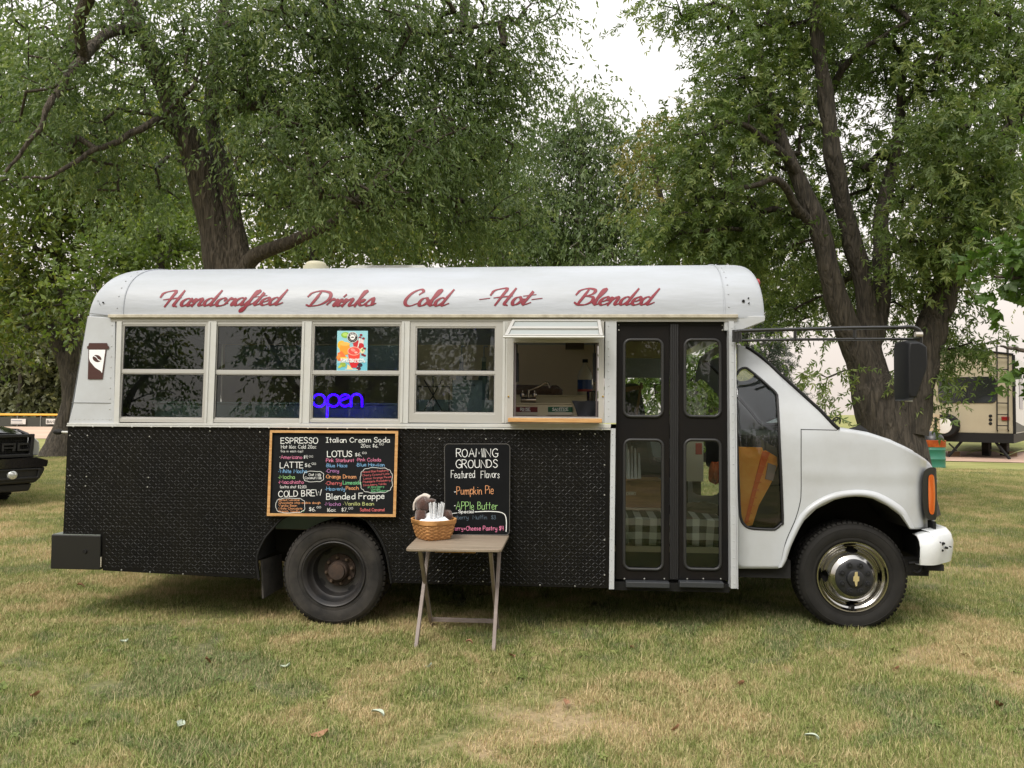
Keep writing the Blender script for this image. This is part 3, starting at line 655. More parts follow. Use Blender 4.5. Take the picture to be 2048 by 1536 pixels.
# ---------------------------------------------------------------- interior shell and fittings
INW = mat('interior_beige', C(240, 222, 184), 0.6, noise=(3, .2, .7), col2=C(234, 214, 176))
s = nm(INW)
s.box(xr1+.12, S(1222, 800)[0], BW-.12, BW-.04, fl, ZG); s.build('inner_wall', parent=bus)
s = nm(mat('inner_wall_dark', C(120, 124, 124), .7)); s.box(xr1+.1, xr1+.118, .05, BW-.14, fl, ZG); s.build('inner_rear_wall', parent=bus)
s = nm(WHITE); s.box(S(1240, 700)[0]-.02, xf, BW-.06, BW-.03, ZB+.45, ZG); s.build('far_side_panel', parent=bus); s = nm(WHITE); s.box(S(1240, 700)[0]-.02, xf, BW-.06, BW-.03, .35, 1.25); s.build('far_side_panel', parent=bus)
TEAL = mat('grey_teal_cabinet', C(150, 172, 174), 0.5); DSTEEL = mat('dim_steel', C(110, 116, 118), .4, .4)
s = nm(TEAL)
a, b = px(310, 800, .35), px(800, 800, .35)
s.box(a.x, b.x, .35, .95, fl, px(500, 808, .35).z); s.box(a.x-.01, b.x+.01, .33, .96, px(500, 808, .35).z, px(500, 804, .35).z)
t = s.build('counter', parent=bus, bevel=.004)
a, b = px(450, 700, 1.3), px(802, 700, 1.3)
s = nm(TEAL)
for k in range(4):
    xx0 = a.x+(b.x-a.x)*k/4; xx1 = a.x+(b.x-a.x)*(k+1)/4-.01; s.box(xx0, xx1, 1.3, 2.1, px(500, 741, 1.3).z, px(500, 690, 1.3).z)
s.build('wall_cabinet', parent=bus, bevel=.006)
s = nm(DSTEEL); s.box(px(262, 800, .4).x, px(330, 800, .4).x, .4, .85, fl, px(300, 794, .4).z); kb = s.build('side_cabinet', parent=bus, bevel=.01)
s = nm(mat('grey_hose', C(140, 140, 136), .5))
s.tube([tuple(px(u_, v_, .385)) for u_, v_ in catmull([(262, 788), (254, 795), (256, 812), (268, 826), (285, 822), (300, 808), (315, 803), (326, 812), (332, 832)], 6)], .006, n=6)
s.tube([tuple(px(u_, v_, .38)) for u_, v_ in catmull([(262, 790), (272, 796), (276, 824)], 6)], .005, n=6)
tag(s.build('hose', smooth=50), 'thin grey hose looped against the side cabinet in the rearmost bus window', 'hose')
# sink area seen through the serving window
SC = mat('sink_cream', C(226, 212, 182), .45)
s = nm(SC)
zc_ = px(1110, 806, .45).z; zsh = px(1110, 790, .8).z
s.box(rx(1014), rx(1205), .45, .78, fl, zc_-.012); s.box(rx(1012), rx(1207), .44, .785, zc_-.011, zc_)
s.box(rx(1014), rx(1205), .79, 1.05, fl, zsh-.012); s.box(rx(1012), rx(1207), .787, 1.06, zsh-.011, zsh)
s.build('sink_counter', parent=bus, bevel=.004)
FCH = mat('faucet_chrome', (.42, .36, .33, 1), .15, 1.0)
fa = thing('faucet', 'bronze-looking chrome sink faucet with arched spout behind the serving window', 'faucet', tuple(px(1056, 806, .55)))
fb = px(1056, 804, .55); L = lambda u, v, y=.55: tuple(px(u, v, y)-fa.location)
s = nm(FCH); s.tube([L(1042, 800), L(1072, 800)], .022, n=10); s.tube([L(1057, 800), L(1057, 780)], .012, n=8); s.build('base', parent=fa, smooth=50)
s = nm(FCH); s.tube([L(*q) for q in catmull([(1057, 782), (1066, 778), (1080, 772), (1090, 766), (1096, 767), (1099, 776)], 5)], .0085, n=8); s.build('spout', parent=fa, smooth=50)
for u_ in (1045, 1069):
    s = nm(FCH); s.lathe([(0, -.012), (.018, -.012), (.021, 0), (.018, .014), (.006, .02), (.006, .04)], L(u_, 791), axis='z', n=12); s.build('tap_handle', parent=fa, smooth=50)
TOWEL = mat('brown_towel', C(118, 96, 84), .95, bump=(30, .6, .01), noise=(20, .3, .7), sheen=.3)
def lump(mb, c, r, seed=0, m=None, n=14, amp=.16, flat=None):
    rr = random.Random(seed); ph = [rr.uniform(0, 6) for _ in range(6)]
    rows = []
    for i in range(n+1):
        a = math.pi*i/n; row = []
        for j in range(n*2+1):
            b = 2*math.pi*j/(n*2); q = 1+amp*(math.sin(3*b+ph[0])*math.sin(2*a+ph[1])+.6*math.sin(5*b+ph[2]+2*a)+.4*math.sin(7*a+ph[3]))
            z = math.cos(a)*q*r[2]
            if flat is not None: z = max(z, -flat)
            row.append((c[0]+math.sin(a)*math.cos(b)*q*r[0], c[1]+math.sin(a)*math.sin(b)*q*r[1], c[2]+z))
        rows.append(row)
    mb.grid(rows, m)
p = px(1075, 787, .93)
s = nm(TOWEL); lump(s, (p.x-.06, .93, zsh+.035), (.22, .08, .045), 3, flat=.035); lump(s, (p.x+.13, .93, zsh+.03), (.07, .07, .042), 5, flat=.03)
tag(s.build('folded_towel', smooth=80), 'crumpled brown towel on the shelf behind the faucet', 'towel')
# jug with a blue label
p = px(1170, 790, .92); bz = zsh
jg = thing('cleaner_jug', 'translucent white plastic jug with blue and red label and black cap behind the serving window', 'jug', (p.x, .92, bz))
s = nm(mat('jug_plastic', C(196, 190, 172), .35)); s.lathe([(0, 0), (.055, 0), (.06, .01), (.06, .15), (.05, .19), (.025, .235), (.018, .25), (.018, .265)], (0, 0, 0), axis='z', n=20); s.build('bottle_body', parent=jg, smooth=50)
s = nm(mat('blue_label', C(38, 66, 120), .4)); s.lathe([(.0612, .03), (.0612, .125)], (0, 0, 0), axis='z', n=20); s.build('label_band', parent=jg)
s = nm(mat('red_label', C(150, 50, 50), .4)); s.lathe([(.0618, .03), (.0618, .05)], (0, 0, 0), axis='z', n=20); s.build('red_label_strip', parent=jg)
s = nm(BLACKM); s.lathe([(.022, .262), (.022, .29), (0, .291)], (0, 0, 0), axis='z', n=14); s.build('cap', parent=jg)
# RINSE / SANITIZE signs on the sink front
def y3(yy): return lambda u, v, off=0: (px(u, v, yy-off).x, yy-off, px(u, v, yy-off).z)
for txt, u0, u1, c_, cat_ in (('RINSE', 1030, 1075, C(110, 22, 30), 'dark red RINSE sign fixed to the sink front behind the serving window'), ('SANITIZE', 1096, 1145, C(16, 92, 62), 'green SANITIZE sign fixed to the sink front behind the serving window')):
    yy = .432; a, b = px(u0, 813.5, yy), px(u1, 824.5, yy); b2 = px(u1, 830, yy)
    s = nm(mat('sign_'+txt.lower(), c_, .4)); s.box(a.x, b.x, yy, yy+.006, b.z, a.z); s.box(a.x, b.x, yy, yy+.006, b2.z, b.z-.0005, mat('sign_foot', C(214, 204, 186), .5))
    write(s, txt, u0+(11 if txt == 'RINSE' else 9), u1-(15 if txt == 'RINSE' else 9), 821, 5.2, y3(yy-.001), 1.25, mat('sign_white', C(225, 225, 220), .5), jit=0)
    s.box(a.x+.05, b.x-.05, yy-.001, yy, b.z+.006, b.z+.009, MATS['sign_white'])
    tag(s.build('sink_sign'), cat_, 'sign')
s = nm(mat('grey_cloth', C(84, 86, 94), .95, bump=(20, .5, .01)))
q = [px(1145, 802, .40), px(1205, 804, .40), px(1205, 840, .40), px(1156, 834, .40)]
rows = [[(q[0].x+(q[1].x-q[0].x)*i/8+.01*math.sin(i)*j/8+(q[3].x-q[0].x)*j/8*(1-i/8), .40-.02*math.sin(i*1.3+j*.5)-.01*j/8, q[0].z+(q[3].z-q[0].z)*j/8) for i in range(9)] for j in range(9)]
s.grid(rows); o = s.build('dish_cloth', smooth=80); sm = o.modifiers.new('thick', 'SOLIDIFY'); sm.thickness = .012
tag(o, 'dark grey cloth hanging over the sink edge at the right of the serving window', 'cloth')
s = nm(mat('steel_dark', (.1, .09, .08, 1), .25, 1)); p = px(1182, 800, .6); s.lathe([(.03, -.03), (.034, .06), (.03, .065), (.028, .0)], (p.x, .6, p.z), axis='z', n=16); s.tube([(p.x+.01, .6, p.z+.03), (p.x+.02, .6, p.z+.12)], .005, n=6)
tag(s.build('utensil_cup', smooth=40), 'small dark metal cup on the counter beside the jug', 'cup')
s = nm(mat('dim_plate', C(96, 84, 62), .6)); a, b = px(1131, 686, 2.1), px(1168, 698, 2.1); s.box(a.x, b.x, 2.1, 2.17, b.z, a.z); tag(s.build('wall_notice'), 'small brown notice high on the far inner wall of the bus', 'notice')
# white paper notice and syrup bottles in the fourth window
yy = .10; a, b = px(905, 760, yy), px(964, 822, yy)
s = nm(mat('paper_notice', C(150, 165, 180), .8)); s.box(a.x, b.x, yy, yy+.002, b.z, a.z)
INK = mat('notice_ink', C(70, 78, 90), .8)
write(s, 'Roaming Grounds', 913, 950, 772, 4, y3(yy-.001), .8, INK)
for k, (q0, q1) in enumerate(((918, 944), (928, 936), (922, 944))):
    aa, bb = px(q0, 777+k*5, yy-.001), px(q1, 778+k*5, yy-.001); s.box(aa.x, bb.x, yy-.0012, yy-.0005, bb.z, aa.z, INK)
tag(s.build('paper_sign'), 'pale paper notice standing in the lower fourth window', 'sign')
for k, u_ in enumerate((922, 967)):
    p = px(u_, 806, .7); bt = thing('syrup_bottle', ['pump-top syrup bottle nearer the middle of the fourth window', 'pump-top syrup bottle at the right edge of the fourth window'][k], 'bottle', (p.x, .7, px(900, 800, .7).z), group='syrup bottles behind the fourth window')
    s = nm(mat('dim_blue_bottle', C(96, 120, 132), .3)); s.lathe([(0, 0), (.04, 0), (.042, .01), (.042, .18), (.03, .22), (.016, .25), (.016, .30)], (0, 0, 0), axis='z', n=16); s.build('bottle_body', parent=bt, smooth=50)
    s = nm(mat('pump_white', C(200, 205, 210), .4)); s.lathe([(.018, .30), (.018, .33), (.006, .34), (.006, .42)], (0, 0, 0), axis='z', n=10); s.tube([(0, 0, .42), (.03, -.03, .415)], .006, n=6); s.build('pump', parent=bt)
s = nm(TEAL); s.box(px(820, 800, .5).x, px(1000, 800, .5).x, .5, 1.0, fl, px(900, 800, .7).z-.001); s.build('counter', parent=bus)
s = nm(mat('wire_rack', (.05, .05, .05, 1), .4, .5))
for (q0, q1) in (((836, 773), (898, 773)), ((836, 822), (898, 822)), ((836, 773), (836, 822)), ((898, 773), (898, 822)), ((848, 760), (884, 822)), ((884, 760), (848, 822)), ((866, 750), (866, 822))):
    s.tube([tuple(px(*q0, .45)), tuple(px(*q1, .45))], .004, n=5)
tag(s.build('wire_rack'), 'thin black wire rack in the lower left of the fourth window', 'rack')
# poster in the third window (flat print)
yy = .012+wy(0, 1.8); a, b = px(674.5, 661.5, yy), px(734.5, 742, yy)
pp = y3(yy-.0005)
po = nm(mat('poster_blue', C(150, 208, 220), .5)); po.box(a.x, b.x, yy, yy+.0015, b.z, a.z)
def blob(cx_, cy_, rx_, ry_, c_, lay, ang=0, n=18, a0=0, a1=2*math.pi):
    pts = []
    for k in range(n):
        t = a0+(a1-a0)*k/(n-(0 if a1-a0 > 6.2 else 1)); e, f_ = rx_*math.cos(t), ry_*math.sin(t)
        pts.append(pp(cx_+e*math.cos(ang)-f_*math.sin(ang), cy_+e*math.sin(ang)+f_*math.cos(ang), lay*.0003))
    po.add(pts, [list(range(n))], mat('print_%02x%02x%02x' % c_, C(*c_), .5))
def quad(pts, c_, lay): po.add([pp(u, v, lay*.0003) for u, v in pts], [list(range(len(pts)))], mat('print_%02x%02x%02x' % c_, C(*c_), .5))
quad([(674.8, 742), (734, 742), (734, 724), (674.8, 726)], (110, 190, 210), 0.6)
blob(691, 670, 9, 6, (140, 190, 60), 1); blob(690, 669, 5, 3.5, (186, 220, 110), 2); blob(683, 690, 8, 9, (244, 190, 60), 1)
blob(690, 698, 11, 12, (240, 160, 50), 2); blob(690, 688, 10, 4, (250, 190, 90), 3); quad([(675, 706), (684, 702), (694, 716), (680, 722), (675, 721)], (240, 120, 60), 3)
blob(677, 713, 3.2, 6, (240, 150, 70), 4, .5); blob(713, 688, 7, 8, (200, 40, 50), 1); blob(722, 692, 6, 6, (196, 36, 46), 2); quad([(717, 678), (728, 678), (727, 688), (719, 688)], (226, 214, 214), 1.5)
for q in ((722, 670), (720, 675), (727, 677), (729, 697), (725, 709), (729, 711)): blob(q[0], q[1], 3, 2.2, (140, 20, 44), 4)
blob(725, 701, 5, 6, (230, 226, 180), 3, .3); blob(725, 700, 2, 3, (130, 170, 110), 4)
quad([(696, 708), (720, 708), (717, 728), (713, 735), (703, 735), (699, 728)], (236, 70, 56), 4); quad([(698, 722), (718, 722), (713, 735.5), (703, 735.5)], (214, 30, 44), 5)
blob(708, 702, 13, 9, (250, 180, 160), 5); blob(708, 702, 11.6, 7.6, (232, 80, 72), 6); blob(706, 700, 5, 3, (250, 150, 140), 7, .4); blob(712, 705, 3, 2, (250, 190, 180), 7)
quad([(719, 676), (721, 676), (716.5, 695), (714.8, 694)], (240, 236, 230), 7)
blob(686, 729, 6, 5, (150, 180, 70), 4, .3); blob(680, 733, 4.5, 2.6, (190, 200, 80), 5, -.6); quad([(695, 728), (707, 739), (694, 738)], (244, 214, 150), 5); blob(720, 730, 5, 4, (44, 40, 60), 5); blob(717, 737, 4.5, 3.5, (90, 22, 44), 6)
quad([(680, 714), (695, 714), (695, 717.5), (681, 718)], (244, 200, 90), 4); quad([(690, 738), (716, 738.4), (716, 739.4), (690, 739)], (244, 240, 236), 7)
blob(705, 674.5, 11, 11, (238, 238, 238), 8, n=28); blob(705, 674.5, 10, 10, (24, 24, 26), 9, n=28); blob(705, 674.5, 5.2, 5.2, (240, 240, 240), 10, n=20); blob(705, 675.5, 3.2, 2.2, (30, 30, 32), 11, n=12, a0=math.pi, a1=2*math.pi)
PW = mat('print_white', C(246, 246, 246), .5)
for k, ch in enumerate('LOTUS'):
    t = R(-150+30*k); cx_, cy_ = 705+7.3*math.cos(t), 674.5+7.3*math.sin(t); write(po, ch, cx_-1.3, cx_+1.3, cy_+1.6, 3.0, pp, .7, PW, jit=0, lift=.0034)
for k in range(9):
    t = R(20+18*k); blob(705+7.6*math.cos(t), 674.5+7.6*math.sin(t), .5, .5, (235, 235, 235), 11, n=6)
write(po, "ENERGY FROM EARTH'S", 682, 727, 720.5, 3.0, pp, 1.0, PW, jit=0, lift=.003); write(po, 'MOST POWERFUL PLANTS', 679, 730, 724.6, 3.0, pp, 1.0, PW, jit=0, lift=.003)
tag(po.build('drinks_poster'), 'colourful iced fruit drinks poster with round black emblem in the third window', 'poster')
# blue neon open sign
NE = mat('blue_neon_tube', C(20, 10, 255), .3, emit=((0.02, 0.0, 1.0, 1), 6.0))
ns = thing('neon_open_sign', 'glowing blue script neon sign reading open in the lower third window', 'sign', (px(670, 800, .03).x, .034, px(670, 800, .03).z))
def N3(u, v):
    p = px(u, v, .038+wy(0, 1.55)); return (p.x-ns.location.x, p.y-ns.location.y, p.z-ns.location.z)
def circ(cu, cv, r, a0, a1, n=18): return [(cu+r*math.cos(R(a0+(a1-a0)*k/n)), cv+r*math.sin(R(a0+(a1-a0)*k/n))) for k in range(n+1)]
for nm_, path in (('o', circ(638, 801, 12.5, -60, 300)), ('p', [(654, 835), (655, 801)]+circ(667, 801, 12, 180, 500)), ('e', [(681, 801), (697, 795)]+circ(690, 801, 11.5, -40, -320)), ('n', [(702, 814), (702, 800)]+circ(713, 799, 11, 180, 360)+[(724, 814)])):
    s = nm(NE); s.tube([N3(*q) for q in path], .0070, n=8); s.build('neon_letter', parent=ns, smooth=60)
s = nm(glass('neon_backing', (.8, .8, .85, 1), 1.3)); a, b = N3(625, 786), N3(728, 818); s.box(a[0], b[0], .02, .023, b[2], a[2]); s.build('clear_backing', parent=ns)
# ---- things seen through the folding door
s = nm(mat('step_rubber', C(52, 50, 42), .8)); 
zst = px(1340, 1105, .35).z
s.box(S(1234, 900)[0], xf-.02, .10, .34, .30, .33); s.box(S(1234, 900)[0], xf-.02, .35, .70, .30, zst); s.box(S(1234, 900)[0], xf-.02, .345, .36, zst+.001, px(1340, 1093, .35).z, mat('step_edge', C(176, 168, 140), .6))
s.box(S(1234, 900)[0], xf-.02, .72, 2.2, .30, fl); s.build('door_step', parent=bus)
chk = bpy.data.materials.new('buffalo_check'); chk.use_nodes = True; MATS['buffalo_check'] = chk
n_ = chk.node_tree; b_ = n_.nodes['Principled BSDF']; b_.inputs['Roughness'].default_value = .95
ta = n_.nodes.new('ShaderNodeTexCoord'); mp = n_.nodes.new('ShaderNodeMapping'); mp.inputs['Scale'].default_value = (10, 10, 10); n_.links.new(ta.outputs['Object'], mp.inputs[0])
sp = n_.nodes.new('ShaderNodeSeparateXYZ'); n_.links.new(mp.outputs[0], sp.inputs[0]); outs = []
for ax in ('X', 'Z'):
    m1 = n_.nodes.new('ShaderNodeMath'); m1.operation = 'FRACT'; n_.links.new(sp.outputs[ax], m1.inputs[0]); m2 = n_.nodes.new('ShaderNodeMath'); m2.operation = 'GREATER_THAN'; m2.inputs[1].default_value = .5; n_.links.new(m1.outputs[0], m2.inputs[0]); outs.append(m2)
m3 = n_.nodes.new('ShaderNodeMath'); m3.operation = 'ADD'; n_.links.new(outs[0].outputs[0], m3.inputs[0]); n_.links.new(outs[1].outputs[0], m3.inputs[1])
m4 = n_.nodes.new('ShaderNodeMath'); m4.operation = 'MULTIPLY'; m4.inputs[1].default_value = .5; n_.links.new(m3.outputs[0], m4.inputs[0])
rp = n_.nodes.new('ShaderNodeValToRGB'); rp.color_ramp.elements[0].color = C(225, 225, 218); rp.color_ramp.elements[1].color = C(30, 32, 28); rp.color_ramp.elements[1].position = 1; n_.links.new(m4.outputs[0], rp.inputs[0]); n_.links.new(rp.outputs[0], b_.inputs['Base Color'])
a, b = px(1250, 1088, .34), px(1442, 1036, .34); cl = nm(chk); rows = []
for j in range(9):
    rows.append([(a.x+(b.x-a.x)*i/24, .34-.015*math.sin(i*.8+j*.4)-.006*j, a.z+(b.z-a.z)*j/8-.012*math.sin(i*.35)) for i in range(25)])
for j in range(1, 5): rows.append([(x, y+.09*j, z+.006*j) for x, y, z in rows[8]])
cl.grid(rows); o = cl.build('checked_blanket', smooth=80); sm = o.modifiers.new('thick', 'SOLIDIFY'); sm.thickness = .014
tag(o, 'black and white buffalo checked blanket folded on the bus entry step', 'blanket')
s = nm(mat('electric_box_cream', C(200, 194, 176), .5)); a, b = px(1372, 880, .6), px(1407, 963, .6); s.box(a.x, b.x, .6, .72, b.z, a.z)
c_, d_ = px(1391, 886, .598), px(1404, 909, .598); s.box(c_.x, d_.x, .597, .5995, d_.z, c_.z, mat('red_sticker', C(176, 50, 46), .5)); tag(s.build('electric_box', bevel=.004), 'cream electric box with a red sticker seen through the lower right door window', 'electric box')
s = nm(mat('tan_crate', C(150, 110, 62), .7, noise=(8, .3, .7), col2=C(118, 84, 44), stretch=(1, 1, 8))); a, b = px(1246, 962, .55), px(1328, 1016, .55); s.box(a.x, b.x, .55, .95, b.z, a.z)
write(s, 'CHERRY', 1253, 1272, 990, 6, y3(.546), 1.0, mat('crate_ink', C(210, 205, 190), .6)); s.box(a.x-.01, b.x+.01, .54, 1.0, b.z-.02, b.z-.001, mat('shelf_cream', C(170, 160, 136), .6))
tag(s.build('wooden_crate', bevel=.003), 'tan wooden crate on a shelf seen through the lower left door window', 'crate')
s = nm(mat('white_paper_stack', C(215, 218, 220), .8))
for k, (u0, u1, vt) in enumerate(((1254, 1262, 905), (1262, 1268, 898), (1268, 1276, 902), (1276, 1284, 912))): 
    a, b = px(u0, 958, .5), px(u1-.8, vt, .5); s.prism([(a.x, a.z), (b.x, a.z), (b.x-.01, b.z), (a.x+.012, b.z+.02)], .5+.01*k, .6)
tag(s.build('cup_sleeves'), 'stack of white paper cup sleeves seen through the lower left door window', 'cup stack')
s = nm(mat('orange_bag', C(200, 90, 30), .6)); p = px(1430, 945, .9); lump(s, (p.x, .9, p.z), (.05, .05, .08), 8); tag(s.build('orange_bag', smooth=70), 'small orange bag behind the lower right door window', 'bag')
s = nm(mat('rolled_dark_mat', C(70, 62, 52), .9)); p = px(1400, 1020, .6); lump(s, (p.x, .6, p.z), (.16, .08, .05), 12, amp=.2); tag(s.build('dark_bundle', smooth=70), 'dark crumpled bundle above the checked blanket in the right door window', 'bundle')
s = nm(mat('old_broom_wood', C(120, 84, 60), .7)); s.tube([tuple(px(1272, 835, .8)), tuple(px(1283, 765, .8))], .01, n=6); a, b = px(1246, 785, .8), px(1286, 770, .8); s.prism([(a.x, a.z), (b.x, b.z-.03), (b.x, b.z), (a.x, a.z+.04)], .8, .84)
tag(s.build('wooden_broom'), 'brown wooden broom leaning behind the upper left door window', 'broom')
s = nm(mat('door_header_beige', C(170, 160, 120), .6)); a, b = px(1238, 681, .75), px(1330, 716, .75); s.box(a.x, b.x, .75, .8, b.z, a.z); s.build('inner_header', parent=bus)
# ---------------------------------------------------------------- the cab (van front)
zsh_c = 1.30
XF0 = px(1790, 1000, .1).x; XF1 = px(1868, 1000, .1).x
zcr = px(1700, 958, .08).z
def cf(x, z):
    y = 0.095
    if z > zsh_c: y += 0.30*(max(0, z-zsh_c)/0.75)**1.5
    else: y += 0.02*((zsh_c-z)/.9)**2
    if x > XF0: y += 0.16*min(1.4, (x-XF0)/(XF1-XF0))**2.2
    if x > S(1602, 1000, .1)[0]: y -= 0.0035*math.exp(-((z-zcr-.03)/.045)**2) - 0.002*math.exp(-((z-zcr+.05)/.04)**2)
    return y
def K3(u, v, off=0.0):
    p = onsurf(u, v, lambda x, z: cf(x, z)-off, 34); return (p.x, p.y, p.z)
def interp(tab, u):
    for (a, b), (c, d) in zip(tab, tab[1:]):
        if a <= u <= c: return b+(d-b)*(u-a)/(c-a)
    return tab[0][1] if u < tab[0][0] else tab[-1][1]
top = [(1474, 690), (1488, 693), (1500, 699), (1520, 713), (1540, 730), (1560, 749), (1580, 767), (1600, 785), (1620, 803), (1640, 821), (1658, 840), (1670, 853), (1680, 860), (1700, 862), (1740, 869), (1780, 882), (1810, 896), (1835, 909), (1850, 919), (1860, 928), (1866, 937), (1869, 950)]
bot = [(1474, 1137), (1556, 1137), (1565, 1134), (1572, 1122), (1581, 1095), (1594, 1064), (1608, 1041), (1632, 1018), (1668, 1000), (1690, 994.5), (1709, 993), (1728, 994), (1745, 997), (1775, 1012), (1799, 1030), (1817, 1054), (1819, 1058), (1858, 1058), (1866, 1054), (1869, 1040)]
win = [(1471, 765), (1474, 748), (1482, 738), (1492, 736), (1500, 741), (1520, 757), (1540, 775), (1548, 782), (1553, 789), (1555, 800), (1560, 900), (1565.5, 1035), (1562, 1048), (1552, 1057), (1544, 1059), (1505, 1057), (1490, 1051), (1482, 1038), (1479, 1010), (1474, 880)]
def wspan(u):
    vs_ = []
    for (a, b), (c, d) in zip(win, win[1:]+win[:1]):
        if (a-u)*(c-u) <= 0 and a != c: vs_.append(b+(d-b)*(u-a)/(c-a))
    return (min(vs_), max(vs_)) if len(vs_) >= 2 and 1471 < u < 1565.5 else None
us = sorted(set([round(a, 1) for a in np.arange(1474, 1869.1, 4)] + [p[0] for p in bot if 1474 <= p[0] <= 1869] + [p[0] for p in top] + [1565.4, 1565.6]))
s = nm(WHITE)
def strip(ulist, lo, hi, n):
    rows = []
    for u in ulist:
        a, b = lo(u), hi(u); rows.append([K3(u, a+(b-a)*i/n) for i in range(n+1)])
    s.grid(rows)
ua = [u for u in us if u <= 1565.4]; ub = [u for u in us if u >= 1565.6]
tp = lambda u: interp(top, u); bt_ = lambda u: interp(bot, u)
strip(ua, tp, lambda u: wspan(u)[0] if wspan(u) else 900, 12); strip(ua, lambda u: wspan(u)[1] if wspan(u) else 900, bt_, 12)
strip([1565.4, 1565.6]+ub, tp, bt_, 30)
body = s.build('cab_body', parent=bus, smooth=35); sm = body.modifiers.new('thick', 'SOLIDIFY'); sm.thickness = .006; sm.offset = 0
# bonnet: from the near top edge over to the far one, rounded at both shoulders
def mir(p): return (p[0], BW-p[1], p[2])
s = nm(WHITE); rows = []
for u in [u for u in us if u >= 1680]:
    e = Vector(K3(u, tp(u))); f_ = Vector(mir(e)); row = []
    for i in range(17):
        t = i/16; y = e.y+(f_.y-e.y)*(0.5-0.5*math.cos(math.pi*t)); k = math.sin(math.pi*t)**.55
        row.append((e.x+.012*k, y, e.z+.028*k*(1 if u < 1830 else .5)))
    rows.append(row)
e0 = rows[-1]
rows.append([(p[0]+.05*math.sin(math.pi*i/16)**.5, p[1], p[2]-.05) for i, p in enumerate(e0)])
s.grid(rows); s.build('bonnet', parent=bus, smooth=40)
# far side of the cab, mirrored
s = nm(WHITE)
def strip2(ulist, lo, hi, n):
    rows = []
    for u in ulist:
        a, b = lo(u), hi(u); rows.append([mir(K3(u, a+(b-a)*i/n)) for i in range(n+1)])
    s.grid(rows)
ua2 = ua[::4]+[ua[-1]]; ub2 = ub[::3]+[ub[-1]]
strip2(ua2, tp, lambda u: wspan(u)[0] if wspan(u) else 900, 6); strip2(ua2, lambda u: wspan(u)[1] if wspan(u) else 900, bt_, 6); strip2(ub2, tp, bt_, 10)
s.build('far_cab_side', parent=bus, smooth=35)
# window glass and black rubber
wp = catmull(win+win[:1], 3)[:-1]
s = nm(glass('quarter_glass', (.94, .95, .95, 1), 1.6, wav=.03))
gu = np.linspace(1471.5, 1565.3, 26)
def wsp(u):
    vs2 = [b+(d-b)*(u-a)/(c-a) for (a, b), (c, d) in zip(wp, wp[1:]+wp[:1]) if (a-u)*(c-u) <= 0 and a != c]
    return min(vs2), max(vs2)
s.grid([[K3(u, wsp(u)[0]+(wsp(u)[1]-wsp(u)[0])*i/10, -.010) for i in range(11)] for u in gu]); cw = s.build('quarter_window', parent=bus)
s = nm(mat('window_rubber', (.012, .012, .013, 1), .5)); s.tube([K3(u, v, .002) for u, v in wp], .009, n=7, closed=True); s.build('window_rubber', parent=cw, smooth=60)
# windscreen and black edge
s = nm(GLASSW); rows = []
wsu = [1496, 1520, 1550, 1580, 1610, 1640, 1665, 1681]
for u in wsu:
    e = K3(u, tp(u)-2); row = []
    for i in range(13):
        t = i/12; k = math.sin(math.pi*t); row.append((e[0]+.10*k, e[1]+.02+(BW-2*e[1]-.04)*t, e[2]+.05*k))
    rows.append(row)
s.grid(rows); s.build('windscreen', parent=bus, smooth=60)
s = nm(BLACKM); s.tube([K3(u, tp(u)-1.0, .004) for u in range(1492, 1684, 6)], .012, n=7); s.build('windscreen_seal', parent=bus, smooth=60); s = nm(BLACKM); s.tube([mir(K3(u, tp(u)-1.0, .004)) for u in range(1492, 1684, 6)], .012, n=7); s.build('windscreen_seal', parent=bus, smooth=60)
# cab roof closing behind the windscreen, under the overhang
s = nm(WHITE); rows = []
for u in (1474, 1480, 1488, 1496):
    e = K3(u, tp(u)); rows.append([(e[0], e[1]+(BW-2*e[1])*i/10, e[2]+.05*math.sin(math.pi*i/10)**.6) for i in range(11)])
s.grid(rows); s.build('cab_roof', parent=bus, smooth=50)
# cowl, wiper arm, washer nozzle, dash
s = nm(BLACKM)
a, b = K3(1672, 860), K3(1705, 864)
s.add([(a[0], a[1]+.03, a[2]-.01), (b[0]+.02, b[1]+.03, b[2]+.0), (b[0]+.08, HB, b[2]+.06), (a[0]+.10, HB, a[2]+.03), (b[0]+.02, BW-.2, b[2]), (a[0], BW-.2, a[2])], [(0, 1, 2, 3), (3, 2, 4, 5)])
pp_ = [px(1688, 861, .25), px(1700, 856, .28), px(1720, 850, .36), px(1738, 862, .30)]
s.add([tuple(q) for q in pp_], [(0, 1, 2, 3)])
s.build('cowl', parent=bus)
s = nm(BLACKM); s.tube([tuple(px(u_, v_, .3)) for u_, v_ in catmull([(1664, 842), (1672, 835), (1680, 838), (1679, 848)], 5)], .006, n=6)
s.tube([tuple(px(1659, 846, .3)), tuple(px(1676, 838, .3))], .005, n=6); s.build('wiper', parent=bus)
s = nm(BLACKM); q = px(1755, 872, .42); s.tube([(q.x-.03, q.y, q.z-.012), (q.x+.02, q.y, q.z-.02)], .008, n=6); s.tube([(q.x-.005, q.y, q.z), (q.x-.01, q.y, q.z+.035)], .003, n=5); s.build('washer_nozzle', parent=bus)
s = nm(mat('dash_grey', C(60, 60, 58), .8)); a = px(1660, 862, .3); s.box(a.x-.55, a.x+.05, .25, BW-.25, 1.0, a.z-.03); s.build('dashboard', parent=bus, bevel=.03)
s = nm(mat('seat_grey', C(54, 54, 58), .9)); s.prism([(a.x-1.25, .95), (a.x-.75, .95), (a.x-.72, 1.08), (a.x-1.1, 1.1), (a.x-1.22, 1.75), (a.x-1.36, 1.75)], 1.35, 1.9); s.build('driver_seat', parent=bus, bevel=.04)
